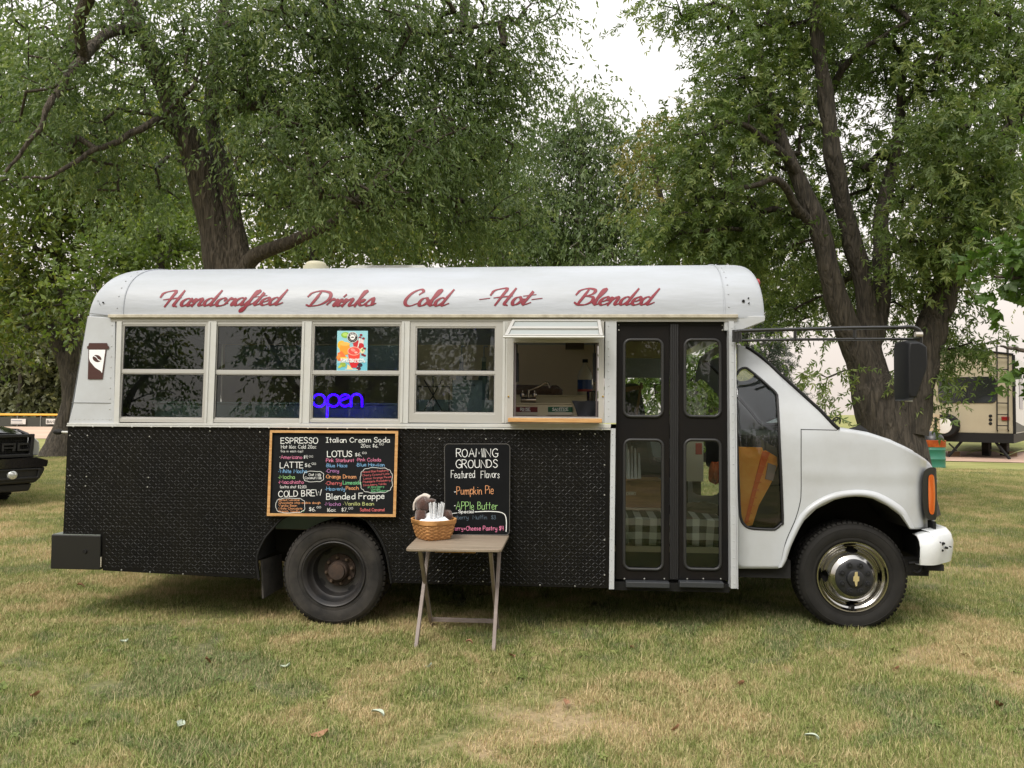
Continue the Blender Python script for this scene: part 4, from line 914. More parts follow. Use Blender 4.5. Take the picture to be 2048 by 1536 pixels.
# seams
s = nm(mat('dark_gap', (.006, .006, .006, 1), .8))
def seam(pts, r=.0036): s.tube([K3(u, v, .0012) for u, v in catmull(pts, 6)], r, n=4)
seam([(1602, 858), (1602, 920), (1602, 980), (1600, 1005), (1590, 1040), (1572, 1082), (1563, 1120), (1561, 1135)])
s.tube([K3(u, 859+(u-1602)*.02, .0006) for u in range(1602, 1676, 6)], .0042, n=4)
seam([(1602, 1004), (1618, 1011), (1629, 1018)], .0018); seam([(1598, 806), (1610, 820), (1630, 840), (1648, 858)], .0016)
s.build('body_seam', parent=bus)
# wheel arch flare
s = nm(WHITE)
inn = catmull([(1565, 1134), (1572, 1122), (1581, 1095), (1608, 1041), (1632, 1018), (1668, 1000), (1709, 993), (1745, 997), (1775, 1012), (1799, 1030), (1817, 1056)], 5)
out_ = catmull([(1556, 1136), (1562, 1120), (1571, 1086), (1598, 1032), (1625, 1005), (1664, 986), (1710, 979), (1750, 983), (1784, 999), (1811, 1020), (1830, 1057)], 5)
rows = []
for p_, q_ in zip(inn, out_):
    row = []
    for k, (t, off) in enumerate(((0, -.05), (0, .012), (.25, .024), (.6, .022), (.85, .010), (1, .0))):
        row.append(K3(p_[0]+(q_[0]-p_[0])*t, p_[1]+(q_[1]-p_[1])*t, off))
    rows.append(row)
s.grid(rows); s.build('wheel_arch_flare', parent=bus, smooth=60)
s = nm(DARK)   # inner wheel house
s.add([K3(*p_, -.04) for p_ in inn]+[tuple(Vector(K3(*p_, -.04))+Vector((0, .55, 0))) for p_ in inn], [(i, i+1, len(inn)+i+1, len(inn)+i) for i in range(len(inn)-1)])
a = px(1600, 1000, .65); b = px(1850, 1000, .65); s.box(a.x-.1, b.x+.02, .64, BW-.64, .35, 1.18)
a = px(1474, 1100, .2); s.box(a.x, a.x+.35, .16, BW-.16, .38, .50); s.build('wheel_house', parent=bus)
# lamp cluster, orange turn signal
s = nm(BLACKG)
hl_o = catmull([(1846, 955), (1850, 941), (1860, 935), (1871, 936), (1873, 945), (1874, 1000), (1873, 1035), (1868, 1040), (1857, 1039), (1849, 1028), (1845, 1000), (1846, 955)], 4)[:-1]
hy = cf(XF1-.03, 1.0)
def H3(u, v, off=0): q = px(u, v, .30+(u-1845)*.003-off); return (q.x, q.y, q.z)
hy_ = lambda u: cf(px(u, 990, .2).x, 1.0)
def H3(u, v, off=0.0):
    yy_ = .17+max(0, (u-1845))*.006-off; q = px(u, v, yy_); return (q.x, q.y, q.z)
A = [H3(u, v, .012) for u, v in hl_o]; B_ = [H3(u-(u-1855)*.2, v, -.10) for u, v in hl_o]; ce = H3(1860, 990, .02); n = len(A)
s.add(A+B_+[ce], [(i, (i+1) % n, n+(i+1) % n, n+i) for i in range(n)]+[(i, (i+1) % n, 2*n) for i in range(n)])
lc = s.build('lamp_surround', parent=bus, smooth=50)
s = nm(mat('orange_lens', C(226, 102, 20), .2, coat=.6, emit=None)); ol = catmull([(1857, 958), (1860, 950), (1866, 950), (1869, 960), (1870.5, 990), (1869, 1022), (1865, 1029), (1859, 1024), (1857, 1000), (1857, 958)], 4)[:-1]
A = [H3(u, v, .022) for u, v in ol]; ce = H3(1864, 990, .04); n = len(A); s.add(A+[ce], [(i, (i+1) % n, n) for i in range(n)]); s.build('turn_signal_lens', parent=lc, smooth=70)
s = nm(mat('headlight_lens', (.6, .62, .64, 1), .08, .6, coat=1)); q = px(1862, 985, .50); s.box(q.x-.08, q.x-.02, .47, .68, .80, 1.06); s.build('headlight', parent=bus, bevel=.02); s = nm(MATS['headlight_lens']); s.box(q.x-.08, q.x-.02, BW-.68, BW-.47, .80, 1.06); s.build('headlight', parent=bus, bevel=.02)
s = nm(mat('grille_grey', C(70, 72, 74), .5))
for k in range(6): s.box(q.x-.07, q.x-.02, .70, BW-.70, .82+.04*k, .84+.04*k)
s.box(q.x-.14, q.x-.085, .42, BW-.42, .5, 1.05, DARK); s.build('grille', parent=bus)
# front bumper, wraps round the corner
s = nm(mat('bumper_white', C(222, 226, 228), .3, coat=.3, noise=(6, .3, .6), col2=C(205, 208, 208)))
bz0, bz1 = px(1870, 1133, .1).z, px(1870, 1062, .1).z
xa = px(1837, 1100, .12).x; xb = px(1907, 1100, .25).x+.05
path = [(xa, .10), (xa+.05, .085), (xa+.11, .10), (xa+.18, .16), (xb-.03, .30), (xb, .50), (xb+.02, HB)]
path = catmull(path, 5); path = path+[(x, BW-y) for x, y in path[-2::-1]]
rows = []
for x, y in path:
    cxm = xa-.1; row = []
    dx, dy = x-(xa-.3), y-HB; L_ = math.hypot(dx, dy*.6); nx, ny = dx/L_, dy*.6/L_
    if x < xa+.09: nx, ny = 0.05, (-1 if y < HB else 1)
    tb = min(1, max(0, (x-xa)/.10))
    for k, (o_b, zf) in enumerate(((-.06, .0), (-.012, .03), (.0, .3), (.004, .6), (-.010, .82), (-.04, .96), (-.10, 1.0))):
        z = bz0+(bz1-bz0)*zf*(0.86+.14*tb)
        row.append((x+nx*o_b, y+ny*o_b, z))
    rows.append(row)
s.grid(rows); o = s.build('front_bumper', parent=bus, smooth=50); sm = o.modifiers.new('t', 'SOLIDIFY'); sm.thickness = .006
s = nm(BLACKM)
for (u_, v_, r_, rz2) in ((1884, 1088, .011, .010), (1888, 1087, .008, .009), (1885, 1101, .008, .009), (1894, 1096, .008, .009), (1902, 1094, .004, .008), (1880, 1085, .006, .004)):
    q = px(u_, v_, .13); 
    # drop onto the bumper face
    best = min(path, key=lambda p_: abs(p_[0]-q.x)+(0 if p_[1] < HB else 9)); q = px(u_, v_, best[1]-.006)
    s.lathe([(0, -.003), (r_, -.002), (r_, .02)], (q.x, q.y, q.z), n=9)
s.build('paint_chips', parent=bus)['kind'] = 'stuff'
s = nm(DARK); q = px(1850, 1110, .35); s.box(q.x-.25, q.x+.02, .34, .42, .38, .5); q = px(1870, 1137, .2); s.box(q.x-.06, q.x+.05, .18, .3, q.z-.012, q.z+.03); s.build('bumper_bracket', parent=bus)
s = nm(BLACKM); s.tube([tuple(px(u_, v_, .22)) for u_, v_ in catmull([(1817, 1127), (1832, 1126), (1842, 1131), (1842, 1141), (1834, 1146), (1826, 1142)], 5)], .012, n=8); s.build('tow_hook', parent=bus, smooth=60)
s = nm(BLACKM); s.box(px(1862, 1050, .25).x, px(1868, 1050, .25).x, .22, .3, px(1865, 1064, .25).z, px(1865, 1042, .25).z); s.build('lamp_bracket', parent=bus)
# orange plastic piece behind the quarter window
s = nm(mat('orange_plastic', C(255, 192, 84), .5, noise=(9, .35, .7), col2=C(250, 160, 56)))
OR2 = mat('orange_plastic_dark', C(238, 110, 34), .5)
yo = .175
def O3(u, v, off=0): q = px(u, v, yo-off); return (q.x, q.z)
s.prism([O3(*q) for q in ((1477, 894), (1524, 895), (1527, 903), (1532, 901), (1554, 914), (1555, 930), (1543, 965), (1518, 1010), (1505, 1050), (1490, 1054), (1483, 1030), (1478, 950))], yo, yo+.03)
s.prism([O3(u, v, .012) for u, v in ((1526, 902), (1540, 905), (1515, 975), (1496, 1045), (1488, 1050), (1508, 970))], yo-.012, yo, OR2)
for k in range(9):
    t = k/8; a = (1530-34*t, 915+125*t); s.prism([O3(a[0]-1+u, a[1]+v, .02) for u, v in ((-3, 0), (8-3*t, 2), (8-3*t, 4), (-3, 2))], yo-.018, yo-.0125, mat('orange_plastic_light', C(240, 130, 50), .5))
s.prism([O3(u, v, .016) for u, v in ((1537, 926), (1553, 932), (1546, 962), (1531, 958))], yo-.015, yo-.0005, mat('grey_sticker', C(150, 140, 140), .5))
tag(s.build('orange_chair_panel'), 'orange plastic panel with a ribbed spine standing behind the cab side window', 'plastic panel')
# ---------------------------------------------------------------- wheels
def tyre(name, c, Rr, rim, wid, m, par, lug=64, drop=0.0):
    w = thing_part(name, par, c)
    s = nm(m)
    pr = [(rim-.006, .030), (rim, .012), (rim+.012, .004), (rim+.030, .0035), (rim+.032, .0), (rim+.05, -.006), (Rr*.82, -.010), (Rr*.88, -.008), (Rr*.885, -.010), (Rr*.93, -.002), (Rr*.96, .008), (Rr*.975, .02), (Rr*.987, .04), (Rr*.987, wid-.03), (Rr*.95, wid-.005), (rim, wid)]
    s.lathe(pr, (0, 0, 0), n=72)
    # shoulder and tread lugs
    for k in range(lug):
        for (y0, y1, da) in ((.004, .055, 0), (.062, .10, .4), (.108, wid-.05, 0)):
            a0 = 2*math.pi*(k+da)/lug; a1 = a0+2*math.pi/lug*.68
            r0, r1 = (Rr*.968 if y0 < .01 else Rr*.98), Rr
            vs = []
            for a in (a0, a1):
                for (rr, yy) in ((r0, y0 if y0 > .01 else y0+.002), (r1, y0+.012 if y0 < .01 else y0), (r1, y1), (r0, y1)): vs.append((rr*math.cos(a), yy, rr*math.sin(a)))
            s.add(vs, [(0, 1, 2, 3), (7, 6, 5, 4), (0, 4, 5, 1), (1, 5, 6, 2), (2, 6, 7, 3)])
    s.build('tyre', parent=w, smooth=32)
    return w
def thing_part(name, par, c):
    o = bpy.data.objects.new(name, None); col.objects.link(o); o.parent = par; o.location = c; o.empty_display_size = .1; return o
FWY = .20
q = px(1705, 1143, FWY); rF = .371; fz = rF+.020
fw = tyre('front_wheel', (q.x, FWY, fz), rF, .238, .22, RUBBER, bus)
s = nm(CHROME)
holes = [90, 180, 0, 270]
# chrome disc as a lathe whose hand-hole quads are left out and edged
pr = [(.240, .035), (.243, .006), (.238, -.003), (.230, -.002), (.224, .008), (.216, .018), (.208, .020), (.202, .024)]+[(.200-.0025*i, .030+.012*math.sin(math.pi*min(1, i/5.))-.0016*max(0, i-3)*1.9) for i in range(18)]+[(.150, -.009), (.135, -.022), (.124, -.030)]
n = 160; vs = []
for r_, o_b in pr:
    for j in range(n): vs.append((r_*math.cos(2*math.pi*j/n), o_b, r_*math.sin(2*math.pi*j/n)))
fs = []
for i in range(len(pr)-1):
    for j in range(n):
        rm = (pr[i][0]+pr[i+1][0])/2; am = 2*math.pi*(j+.5)/n; hole = False
        for h in holes:
            da = (am-R(h)+math.pi) % (2*math.pi)-math.pi
            if (da*.180/.040)**2+((rm-.180)/.017)**2 < 1: hole = True
        if not hole: fs.append((i*n+j, i*n+(j+1) % n, (i+1)*n+(j+1) % n, (i+1)*n+j))
s.add(vs, fs); s.build('rim', parent=fw, smooth=50)
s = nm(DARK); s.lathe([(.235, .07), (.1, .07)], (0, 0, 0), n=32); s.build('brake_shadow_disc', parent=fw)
s = nm(mat('hub_cap_black', (.017, .018, .021, 1), .45)); s.lathe([(.128, -.018), (.126, -.034), (.116, -.042), (.075, -.046), (.058, -.046), (.055, -.060), (.048, -.064), (0, -.065)], (0, 0, 0), n=48)
hc = s.build('hub_cap', parent=fw, smooth=40)
for k in range(8):
    a = R(22.5+45*k)
    s = nm(MATS['hub_cap_black']); c0 = (.092*math.cos(a), -.044, .092*math.sin(a)); s.lathe([(.021, 0), (.020, -.006), (.015, -.007), (.013, -.003), (.009, -.003), (.009, -.012), (0, -.013)], c0, n=14); s.build('lug_cap', parent=hc, smooth=40)
s = nm(mat('gold_emblem', C(206, 190, 140), .35, .4)); e = [(-.013, .018), (-.008, .050), (.010, .053), (.011, .020), (.022, .019), (.021, -.016), (.010, -.017), (.006, -.050), (-.004, -.055), (-.010, -.030), (-.011, -.018), (-.021, -.016), (-.020, .019)]
s.prism([(x*.92, z*.92) for x, z in e], -.068, -.0645); s.build('emblem', parent=hc, bevel=.001)
s = nm(BLACKM); s.box(-.012, .012, -.0, .02, -.222, -.192); s.build('valve_stem', parent=fw)
# rear dual wheels, deep black dish
q = px(667, 1139, .035); rR = .362
rw = tyre('rear_wheel', (q.x, .035, rR-.012+.012), rR, .222, .20, RUBBERD, bus, lug=60)
s = nm(GUNM); s.lathe([(.224, .02), (.225, .0), (.220, -.004), (.213, .000), (.207, .012), (.200, .018), (.194, .03), (.190, .07), (.172, .085), (.168, .13), (.160, .15), (.13, .16), (.10, .158), (.08, .16)], (0, 0, 0), n=64); s.build('rim', parent=rw, smooth=45)
s = nm(RUST); s.lathe([(.115, .158), (.112, .148), (.072, .146), (.070, .10), (.066, .092), (.058, .09), (.054, .072), (.03, .07), (0, .068)], (0, 0, 0), n=32); hb = s.build('hub', parent=rw, smooth=40)
for k in range(8):
    a = R(10+45*k); s = nm(mat('rusty_nut', (.11, .075, .05, 1), .7)); s.lathe([(.013, 0), (.013, -.016), (.008, -.017), (.008, -.028), (0, -.029)], (.093*math.cos(a), .147, .093*math.sin(a)), n=6); s.build('wheel_nut', parent=hb)
for k in range(8):
    a = R(30+45*k); s = nm(RUST); s.lathe([(.008, 0), (.008, -.008), (0, -.009)], (.045*math.cos(a), .09, .045*math.sin(a)), n=6); s.build('hub_bolt', parent=hb)
s = nm(DARK)
for a in (-55, 35, 125, 215):
    cx_, cz_ = .15*math.cos(R(a)), .15*math.sin(R(a)); s.add([(cx_+(.030*math.cos(t)*-math.sin(R(a))+.013*math.sin(t)*math.cos(R(a))), .148, cz_+(.030*math.cos(t)*math.cos(R(a))+.013*math.sin(t)*math.sin(R(a)))) for t in [2*math.pi*k/14 for k in range(14)]], [list(range(14))])
s.build('hand_holes', parent=rw)
s = nm(RUBBER); s.lathe([(.222, .23), (rR*.9, .225), (rR*.98, .25), (rR*.98, .42), (.22, .44)], (0, 0, 0), n=48); s.build('inner_tyre', parent=rw, smooth=40)
# far wheels
for nme, src, y_ in (('front_wheel', fw, BW-FWY), ('rear_wheel', rw, BW-.035)):
    c = copy_tree(src, bus); c.location = (src.location.x, y_, src.location.z); c.rotation_euler = (0, 0, math.pi)
# ---------------------------------------------------------------- mirror arm and mirror
s = nm(mat('arm_black_gloss', (.012, .012, .013, 1), .3, coat=.4))
ym = -.06
def M3(u, v, y=ym): return tuple(px(u, v, y))
s.tube([M3(*q) for q in [(1468, 664), (1480, 662), (1540, 660), (1700, 656), (1800, 655)]+catmull([(1800, 655), (1822, 654), (1835, 658), (1842, 666)], 6)], .0125, n=10)
s.tube([M3(*q) for q in ((1468, 681), (1500, 681), (1600, 679), (1700, 678.5), (1842, 678))], .0095, n=10)
for u_ in (1590, 1709): s.tube([M3(u_, 659), M3(u_, 679)], .0105, n=8)
for k in range(3): s.tube([M3(1468+k*6, 660), M3(1468+k*6, 684)], .012, n=8)
s.tube([M3(1842, 664), M3(1842, 690)], .011, n=8)
ma = s.build('mirror_arm', parent=bus, smooth=50)
s = nm(mat('steel_bracket', C(190, 184, 176), .35, .6)); s.tube([M3(1830, 669, ym-.02), M3(1844, 669, ym-.02)], .018, n=8); s.build('steel_clamp', parent=ma, smooth=40)
s = nm(BLACKG)
f = [(1808, 682), (1812, 681), (1832, 681), (1850, 690), (1852, 730), (1848, 745), (1838, 770), (1826, 799), (1824, 801), (1809, 801), (1807, 790), (1806, 700)]
fr_ = [px(u, v, ym-.05) for u, v in f]; cxm = sum(p.x for p in fr_)/len(f); czm = sum(p.z for p in fr_)/len(f)
A = [(cxm+(p.x-cxm)*.80, ym-.11, czm+(p.z-czm)*.90) for p in fr_]; B_ = [(p.x, ym-.05, p.z) for p in fr_]; D_ = [(p.x, ym+.10, p.z) for p in fr_]
n = len(f); s.add(A+B_+D_, [tuple(range(n)), tuple(range(3*n-1, 2*n-1, -1))]+[(k*n+i, k*n+(i+1) % n, (k+1)*n+(i+1) % n, (k+1)*n+i) for k in (0, 1) for i in range(n)])
s.build('mirror_head', parent=ma, bevel=.01, smooth=40)
s = nm(TRIMW); a, b = M3(1805, 690, ym), M3(1805, 735, ym); s.tube([a, b], .004, n=5); a, b = M3(1810, 802, ym), M3(1825, 802, ym); s.tube([a, b], .004, n=5); s.build('mirror_rim', parent=ma)
# small mirror poking out behind the tail
s = nm(BLACKM); q = px(122, 864, BW+.05); lump(s, (q.x-.03, q.y, q.z), (.055, .03, .028), 4, amp=.04); s.tube([(q.x, q.y, q.z), (q.x+.25, q.y-.1, q.z)], .012, TRIMW, n=6); s.build('rear_view_mirror', parent=bus, smooth=60)

# ================================================================ chalk boards, table, basket
CH = {k: mat('chalk_'+k, c, .9) for k, c in dict(white=C(226, 228, 226), pink=C(216, 126, 160), blue=C(122, 172, 214), green=C(150, 196, 124), red=C(212, 110, 112), orange=C(222, 158, 110), purple=C(186, 128, 184), lime=C(116, 192, 136), dim=C(76, 90, 102), yel=C(196, 204, 136)).items()}
mb_ = thing('menu_board', 'large framed menu chalkboard fixed to the skirt above the rear wheel', 'menu board', tuple(px(665, 950, -.03)))
yb = -.045
def rel(o, f): return lambda u, v, off=0: tuple(Vector(f(u, v, off))-o.location)
fB = rel(mb_, y3(yb))
def quadp(pts, f, off=0): return [f(u, v, off) for u, v in pts]
oc = [(540, 860.5), (796.5, 862), (791.5, 1034), (533.5, 1032)]; ic = [(544.5, 865.5), (790.5, 867), (786, 1028.5), (539.5, 1026.5)]
s = nm(SLATE)
a = quadp(ic, fB, -.008); b = quadp(ic, fB, -.03); s.add(a+b, [(0, 1, 2, 3), (7, 6, 5, 4)]+[(i, 4+i, 4+(i+1) % 4, (i+1) % 4) for i in range(4)]); s.build('slate', parent=mb_)
for i in range(4):
    j = (i+1) % 4; s = nm(PINE); vs = []
    for off in (.008, -.032): vs += [fB(*oc[i], off), fB(*oc[j], off), fB(*ic[j], off), fB(*ic[i], off)]
    s.add(vs, [(0, 1, 2, 3), (7, 6, 5, 4), (0, 4, 5, 1), (1, 5, 6, 2), (2, 6, 7, 3), (3, 7, 4, 0)]); s.build('frame_rail', parent=mb_, bevel=.001)
fT = rel(mb_, y3(yb+.0072))
def Z4(X, Y): return 520+X*.14648, 840+Y*.14648
def menu(txt, X0, X1, Yb, capY, c, w=1.1, rise=0, **k):
    u0, vb = Z4(X0, Yb); u1, _ = Z4(X1, Yb); s = nm(CH[c]); write(s, txt, u0, u1, vb, capY*.14648, fT, w*(.85 if capY > 60 else .72 if capY > 30 else .6), None, rise=rise, jit=.05, **k); s.build('chalk_line', parent=mb_)
menu('ESPRESSO', 285, 790, 318, 78, 'white', 1.7); menu('Hot 16oz Cold 20oz', 288, 765, 388, 48, 'white', 1.1); menu('(Ice in each cup)', 285, 585, 440, 30, 'white', .8)
menu('*', 262, 272, 520, 40, 'white', 1.1); menu('Americano', 285, 572, 530, 48, 'pink', 1.15); menu('$4.', 600, 655, 526, 42, 'white', 1.0); menu('00', 668, 722, 510, 24, 'white', .8)
menu('LATTE', 275, 585, 652, 76, 'white', 1.7); menu('$6.', 615, 700, 640, 46, 'white', 1.1); menu('00', 706, 764, 610, 26, 'white', .9)
menu('*White Mocha', 255, 640, 722, 48, 'blue', 1.3); menu('*Mocha', 255, 478, 803, 50, 'green', 1.3); menu('*Macchiato', 252, 595, 868, 44, 'pink', 1.3); menu('(extra shot $2.00)', 275, 632, 930, 38, 'white', .9)
menu('COLD BREW', 252, 840, 1048, 82, 'white', 1.7, rise=-.03); menu('Oat Milk', 665, 832, 764, 34, 'white', .95); menu('Coconut Milk', 612, 840, 806, 34, 'white', .95)
for k, (t_, x1) in enumerate((('Salted Caramel', 540), ('Chocolate chip cookie dough', 825), ('Vanilla Bean', 505), ('White Chocolate', 575), ('French Vanilla', 540))): menu(t_, 255, x1, 1104+k*39, 28, 'orange', .95)
menu('sf', 560, 606, 1256, 24, 'lime', .9); menu('$6.', 670, 760, 1242, 50, 'white', 1.2); menu('00', 775, 832, 1204, 26, 'white', .9)
menu('|talian Cream Soda', 903, 1770, 305, 66, 'white', 1.5); menu('20oz $6.', 1378, 1612, 374, 46, 'white', 1.1); menu('00', 1628, 1690, 342, 26, 'white', .9)
menu('LOTUS', 915, 1258, 500, 78, 'white', 1.8); menu('$6.', 1298, 1386, 494, 48, 'white', 1.1); menu('00', 1398, 1455, 462, 26, 'white', .9)
menu('*Pink Starburst', 893, 1282, 572, 46, 'pink', 1.25); menu('*Pink Colada', 1318, 1650, 563, 44, 'pink', 1.15); menu('*Blue Haze', 900, 1188, 642, 44, 'blue', 1.25); menu('*Blue Hawiian', 1315, 1700, 632, 44, 'blue', 1.2)
menu('*Crazy', 900, 1078, 714, 46, 'purple', 1.2); menu('*Orange Dream', 893, 1310, 796, 48, 'orange', 1.3); menu('*Cherry', 895, 1112, 884, 48, 'red', 1.2); menu('Limeaide', 1132, 1380, 878, 46, 'lime', 1.4)
menu('*Heavenly', 893, 1158, 962, 46, 'blue', 1.2); menu('Peach', 1172, 1342, 950, 46, 'orange', 1.3); menu('Blended Frappe', 905, 1702, 1086, 78, 'white', 1.7, rise=-.015)
menu('*Mocha', 885, 1098, 1170, 48, 'purple', 1.1); menu('*Vanilla Bean', 1140, 1552, 1165, 46, 'yel', 1.1); menu('16oz', 915, 1036, 1250, 46, 'white', 1.2); menu('$7.', 1112, 1196, 1250, 50, 'white', 1.2); menu('00', 1206, 1268, 1218, 26, 'white', .9); menu('Salted Caramel', 1368, 1698, 1246, 40, 'red', 1.1)
for k, (t_, x0, x1) in enumerate((('Almond Blue Raspberry', 1395, 1750), ('Cherry Coconut Lime', 1400, 1765), ('Lemon Orange Peach', 1415, 1798), ('Pineapple Raspberry', 1405, 1778), ('Strawberry Vanilla', 1410, 1722))): menu(t_, x0, x1, 724+k*45, 26, 'red', .8, rise=-.07)
for k, (t_, x0, x1) in enumerate((('sf Strawberry', 1470, 1690), ('Vanilla', 1510, 1640), ('Blue Raspberry', 1520, 1745))): menu(t_, x0, x1, 930+k*28, 24, 'lime', .9, rise=-.05)
def cloud(x0, x1, y0, y1, n=9, amp=8):
    pts = []; m = 60
    for k in range(m+1):
        t = 2*math.pi*k/m; q = abs(math.sin(n*t/2)); cx_, cy_ = (x0+x1)/2, (y0+y1)/2
        ct, st = math.cos(t), math.sin(t); ex = math.copysign(abs(ct)**.6, ct); ey = math.copysign(abs(st)**.6, st)
        pts.append(Z4(cx_+ex*((x1-x0)/2+amp*q), cy_+ey*((y1-y0)/2+amp*q)))
    s = nm(CH['white']); L_ = []; R_2 = []
    for i in range(m+1):
        a, b = pts[i-1 if i else m-1], pts[(i+1) if i < m else 1]; t = np.array(b)-np.array(a); t = t/np.linalg.norm(t); nn = np.array([-t[1], t[0]])*.45
        L_.append(fT(pts[i][0]+nn[0], pts[i][1]+nn[1], .0016)); R_2.append(fT(pts[i][0]-nn[0], pts[i][1]-nn[1], .0016))
    s.add(L_+R_2, [(i, i+1, m+2+i, m+1+i) for i in range(m)]); s.build('chalk_cloud', parent=mb_)
cloud(600, 865, 705, 838); cloud(1378, 1800, 660, 985, 13, 12); cloud(222, 608, 1072, 1262, 9); 
# small board standing on the table, leaning on the skirt
tb_ = thing('feature_board', 'frameless black chalkboard headed ROAMING GROUNDS, leaning on the bus behind the basket', 'chalkboard', tuple(px(955, 1069, -.06)))
def y4(u, v, off=0):
    y = -.05
    for _ in range(12):
        p = px(u, v, y); y = -.026-.045*(1.30-p.z)/.62-off
    p = px(u, v, y); return (p.x, p.y, p.z)
f4 = rel(tb_, y4)
oc = []
for cx_, cy_, a0 in ((1012, 896, -90), (1011, 1062, 0), (898, 1061, 90), (897, 896, 180)): oc += [(cx_+8*math.cos(R(a0+18*k)), cy_+8*math.sin(R(a0+18*k))) for k in range(6)]
s = nm(SLATE2); n = len(oc); s.add([f4(u, v, 0) for u, v in oc]+[f4(u, v, -.008) for u, v in oc], [tuple(range(n)), tuple(range(2*n-1, n-1, -1))]+[(i, n+i, n+(i+1) % n, (i+1) % n) for i in range(n)]); s.build('board_panel', parent=tb_)
s = nm(mat('board_edge', C(92, 90, 86), .6)); s.tube([f4(u, v, .0005) for u, v in oc], .0022, n=5, closed=True); s.build('worn_edge', parent=tb_)
def Z5(X, Y): return 780+X*.16279, 860+Y*.16276
f4t = rel(tb_, lambda u, v, off=0: y4(u, v, off+.001))
def feat(txt, X0, X1, Yb, cap_, c, w=1.1, **k):
    u0, vb = Z5(X0, Yb); u1, _ = Z5(X1, Yb); s = nm(CH[c]); write(s, txt, u0, u1, vb, cap_*.16276, f4t, w*.8, None, jit=.05, **k); s.build('chalk_line', parent=tb_)
feat('ROAMING', 812, 1320, 330, 98, 'white', 1.7, space=.3); feat('GROUNDS', 808, 1318, 463, 96, 'white', 1.7); feat('Featured Flavors', 752, 1348, 588, 90, 'white', 1.2, space=1.1)
feat('*', 786, 800, 790, 80, 'white', 1.8); feat('Pumpkin Pie', 822, 1272, 795, 95, 'orange', 1.2, rise=-.03); feat('*', 784, 796, 955, 80, 'white', 1.6); feat('APPle Butter', 812, 1322, 975, 92, 'green', 1.2)
feat('Special', 838, 1028, 1020, 36, 'white', 1.2); feat('lueberry Muffin $3', 748, 1300, 1096, 48, 'dim', 1.1, space=.8); feat('erry+Cheese Pastry $4', 796, 1398, 1232, 52, 'pink', 1.2)
ln = [Z5(*q) for q in catmull([(1040, 1006), (1200, 1000), (1330, 1006), (1400, 1030), (1425, 1080), (1430, 1160), (1426, 1250)], 4)]
s = nm(CH['white'])
def rib(path, w=.55):
    L_, R_2 = [], []
    for i in range(len(path)):
        t = np.array(path[min(i+1, len(path)-1)])-np.array(path[max(0, i-1)]); t = t/np.linalg.norm(t); q = np.array([-t[1], t[0]])*w
        L_.append(f4t(path[i][0]+q[0], path[i][1]+q[1], .0012)); R_2.append(f4t(path[i][0]-q[0], path[i][1]-q[1], .0012))
    k = len(path); s.add(L_+R_2, [(i, i+1, k+i+1, k+i) for i in range(k-1)])
rib(ln, .8); rib([Z5(740, 1028), Z5(780, 1024), Z5(828, 1018)]); s.build('chalk_border', parent=tb_)
# folding table
TW = mat('grey_laminate', C(162, 148, 130), .5, noise=(5, .3, .7), col2=C(116, 104, 88), stretch=(.6, 14, 1)); TL = mat('table_leg_paint', C(150, 138, 132), .5, noise=(12, .3, .7), col2=C(128, 116, 110))
zt = .668
c4 = [gd(811, 1097, zt), gd(1003, 1099, zt), gd(1019, 1068.5, zt), gd(838, 1070, zt)]
org = Vector((sum(p.x for p in c4)/4, sum(p.y for p in c4)/4, 0))
tab = thing('folding_table', 'small folding tray table with wood-look top standing in front of the bus', 'table', tuple(org))
def loc(p): return (p[0]-org.x, p[1]-org.y, p[2]-org.z)
s = nm(TW); c4 = [c4[0], c4[1], c4[2], c4[3]]
P4 = [Vector((p.x, p.y, 0)) for p in c4]; outl = []
for i in range(4):
    a, b, c = P4[i-1], P4[i], P4[(i+1) % 4]; r_ = .03; d1 = (a-b).normalized()*r_; d2 = (c-b).normalized()*r_
    for t in (0, .25, .5, .75, 1): outl.append((b+d1)*(1-t)**2+b*2*t*(1-t)+(b+d2)*t*t)
n = len(outl); s.add([loc((p.x, p.y, zt)) for p in outl]+[loc((p.x, p.y, zt-.018)) for p in outl], [tuple(range(n)), tuple(range(2*n-1, n-1, -1))]+[(i, n+i, n+(i+1) % n, (i+1) % n) for i in range(n)])
s.build('table_top', parent=tab, bevel=.004)
def barr(name, a, b, w_, d_, m):
    a, b = Vector(loc(a)), Vector(loc(b)); t = (b-a).normalized(); sx_ = Vector((1, 0, 0)); sx_ = (sx_-t*sx_.dot(t)).normalized(); sy_ = t.cross(sx_)
    s = nm(m); vs = [p+sx_*i*w_/2+sy_*j*d_/2 for p in (a, b) for i in (-1, 1) for j in (-1, 1)]
    s.add(vs, [(0, 1, 3, 2), (4, 6, 7, 5), (0, 4, 5, 1), (2, 3, 7, 6), (0, 2, 6, 4), (1, 5, 7, 3)]); return s.build(name, parent=tab, bevel=.002)
g1, g2 = gd(831, 1302), gd(987, 1305); g3, g4 = gd(863, 1251), gd(995, 1260)
fy_, by_ = c4[0].y, c4[3].y
t1 = Vector((gd(852, 1080, zt).x-.0, by_-.05, zt-.02)); t2 = Vector((px(999, 1107, by_-.08).x, by_-.05, zt-.02))
t3 = Vector((px(840, 1106, fy_+.08).x, fy_+.08, zt-.02)); t4 = Vector((px(981, 1106, fy_+.08).x, fy_+.08, zt-.02))
barr('leg', g1, t1, .022, .03, TL); barr('leg', g2, t2, .022, .03, TL); barr('leg', g3, t3, .022, .03, TL); barr('leg', g4, t4, .022, .03, TL)
def at_z(a, b, z): t = (z-a.z)/(b.z-a.z); return a+(b-a)*t
barr('stretcher', at_z(g3, t3, .10), at_z(g4, t4, .10), .02, .02, TL) if False else None
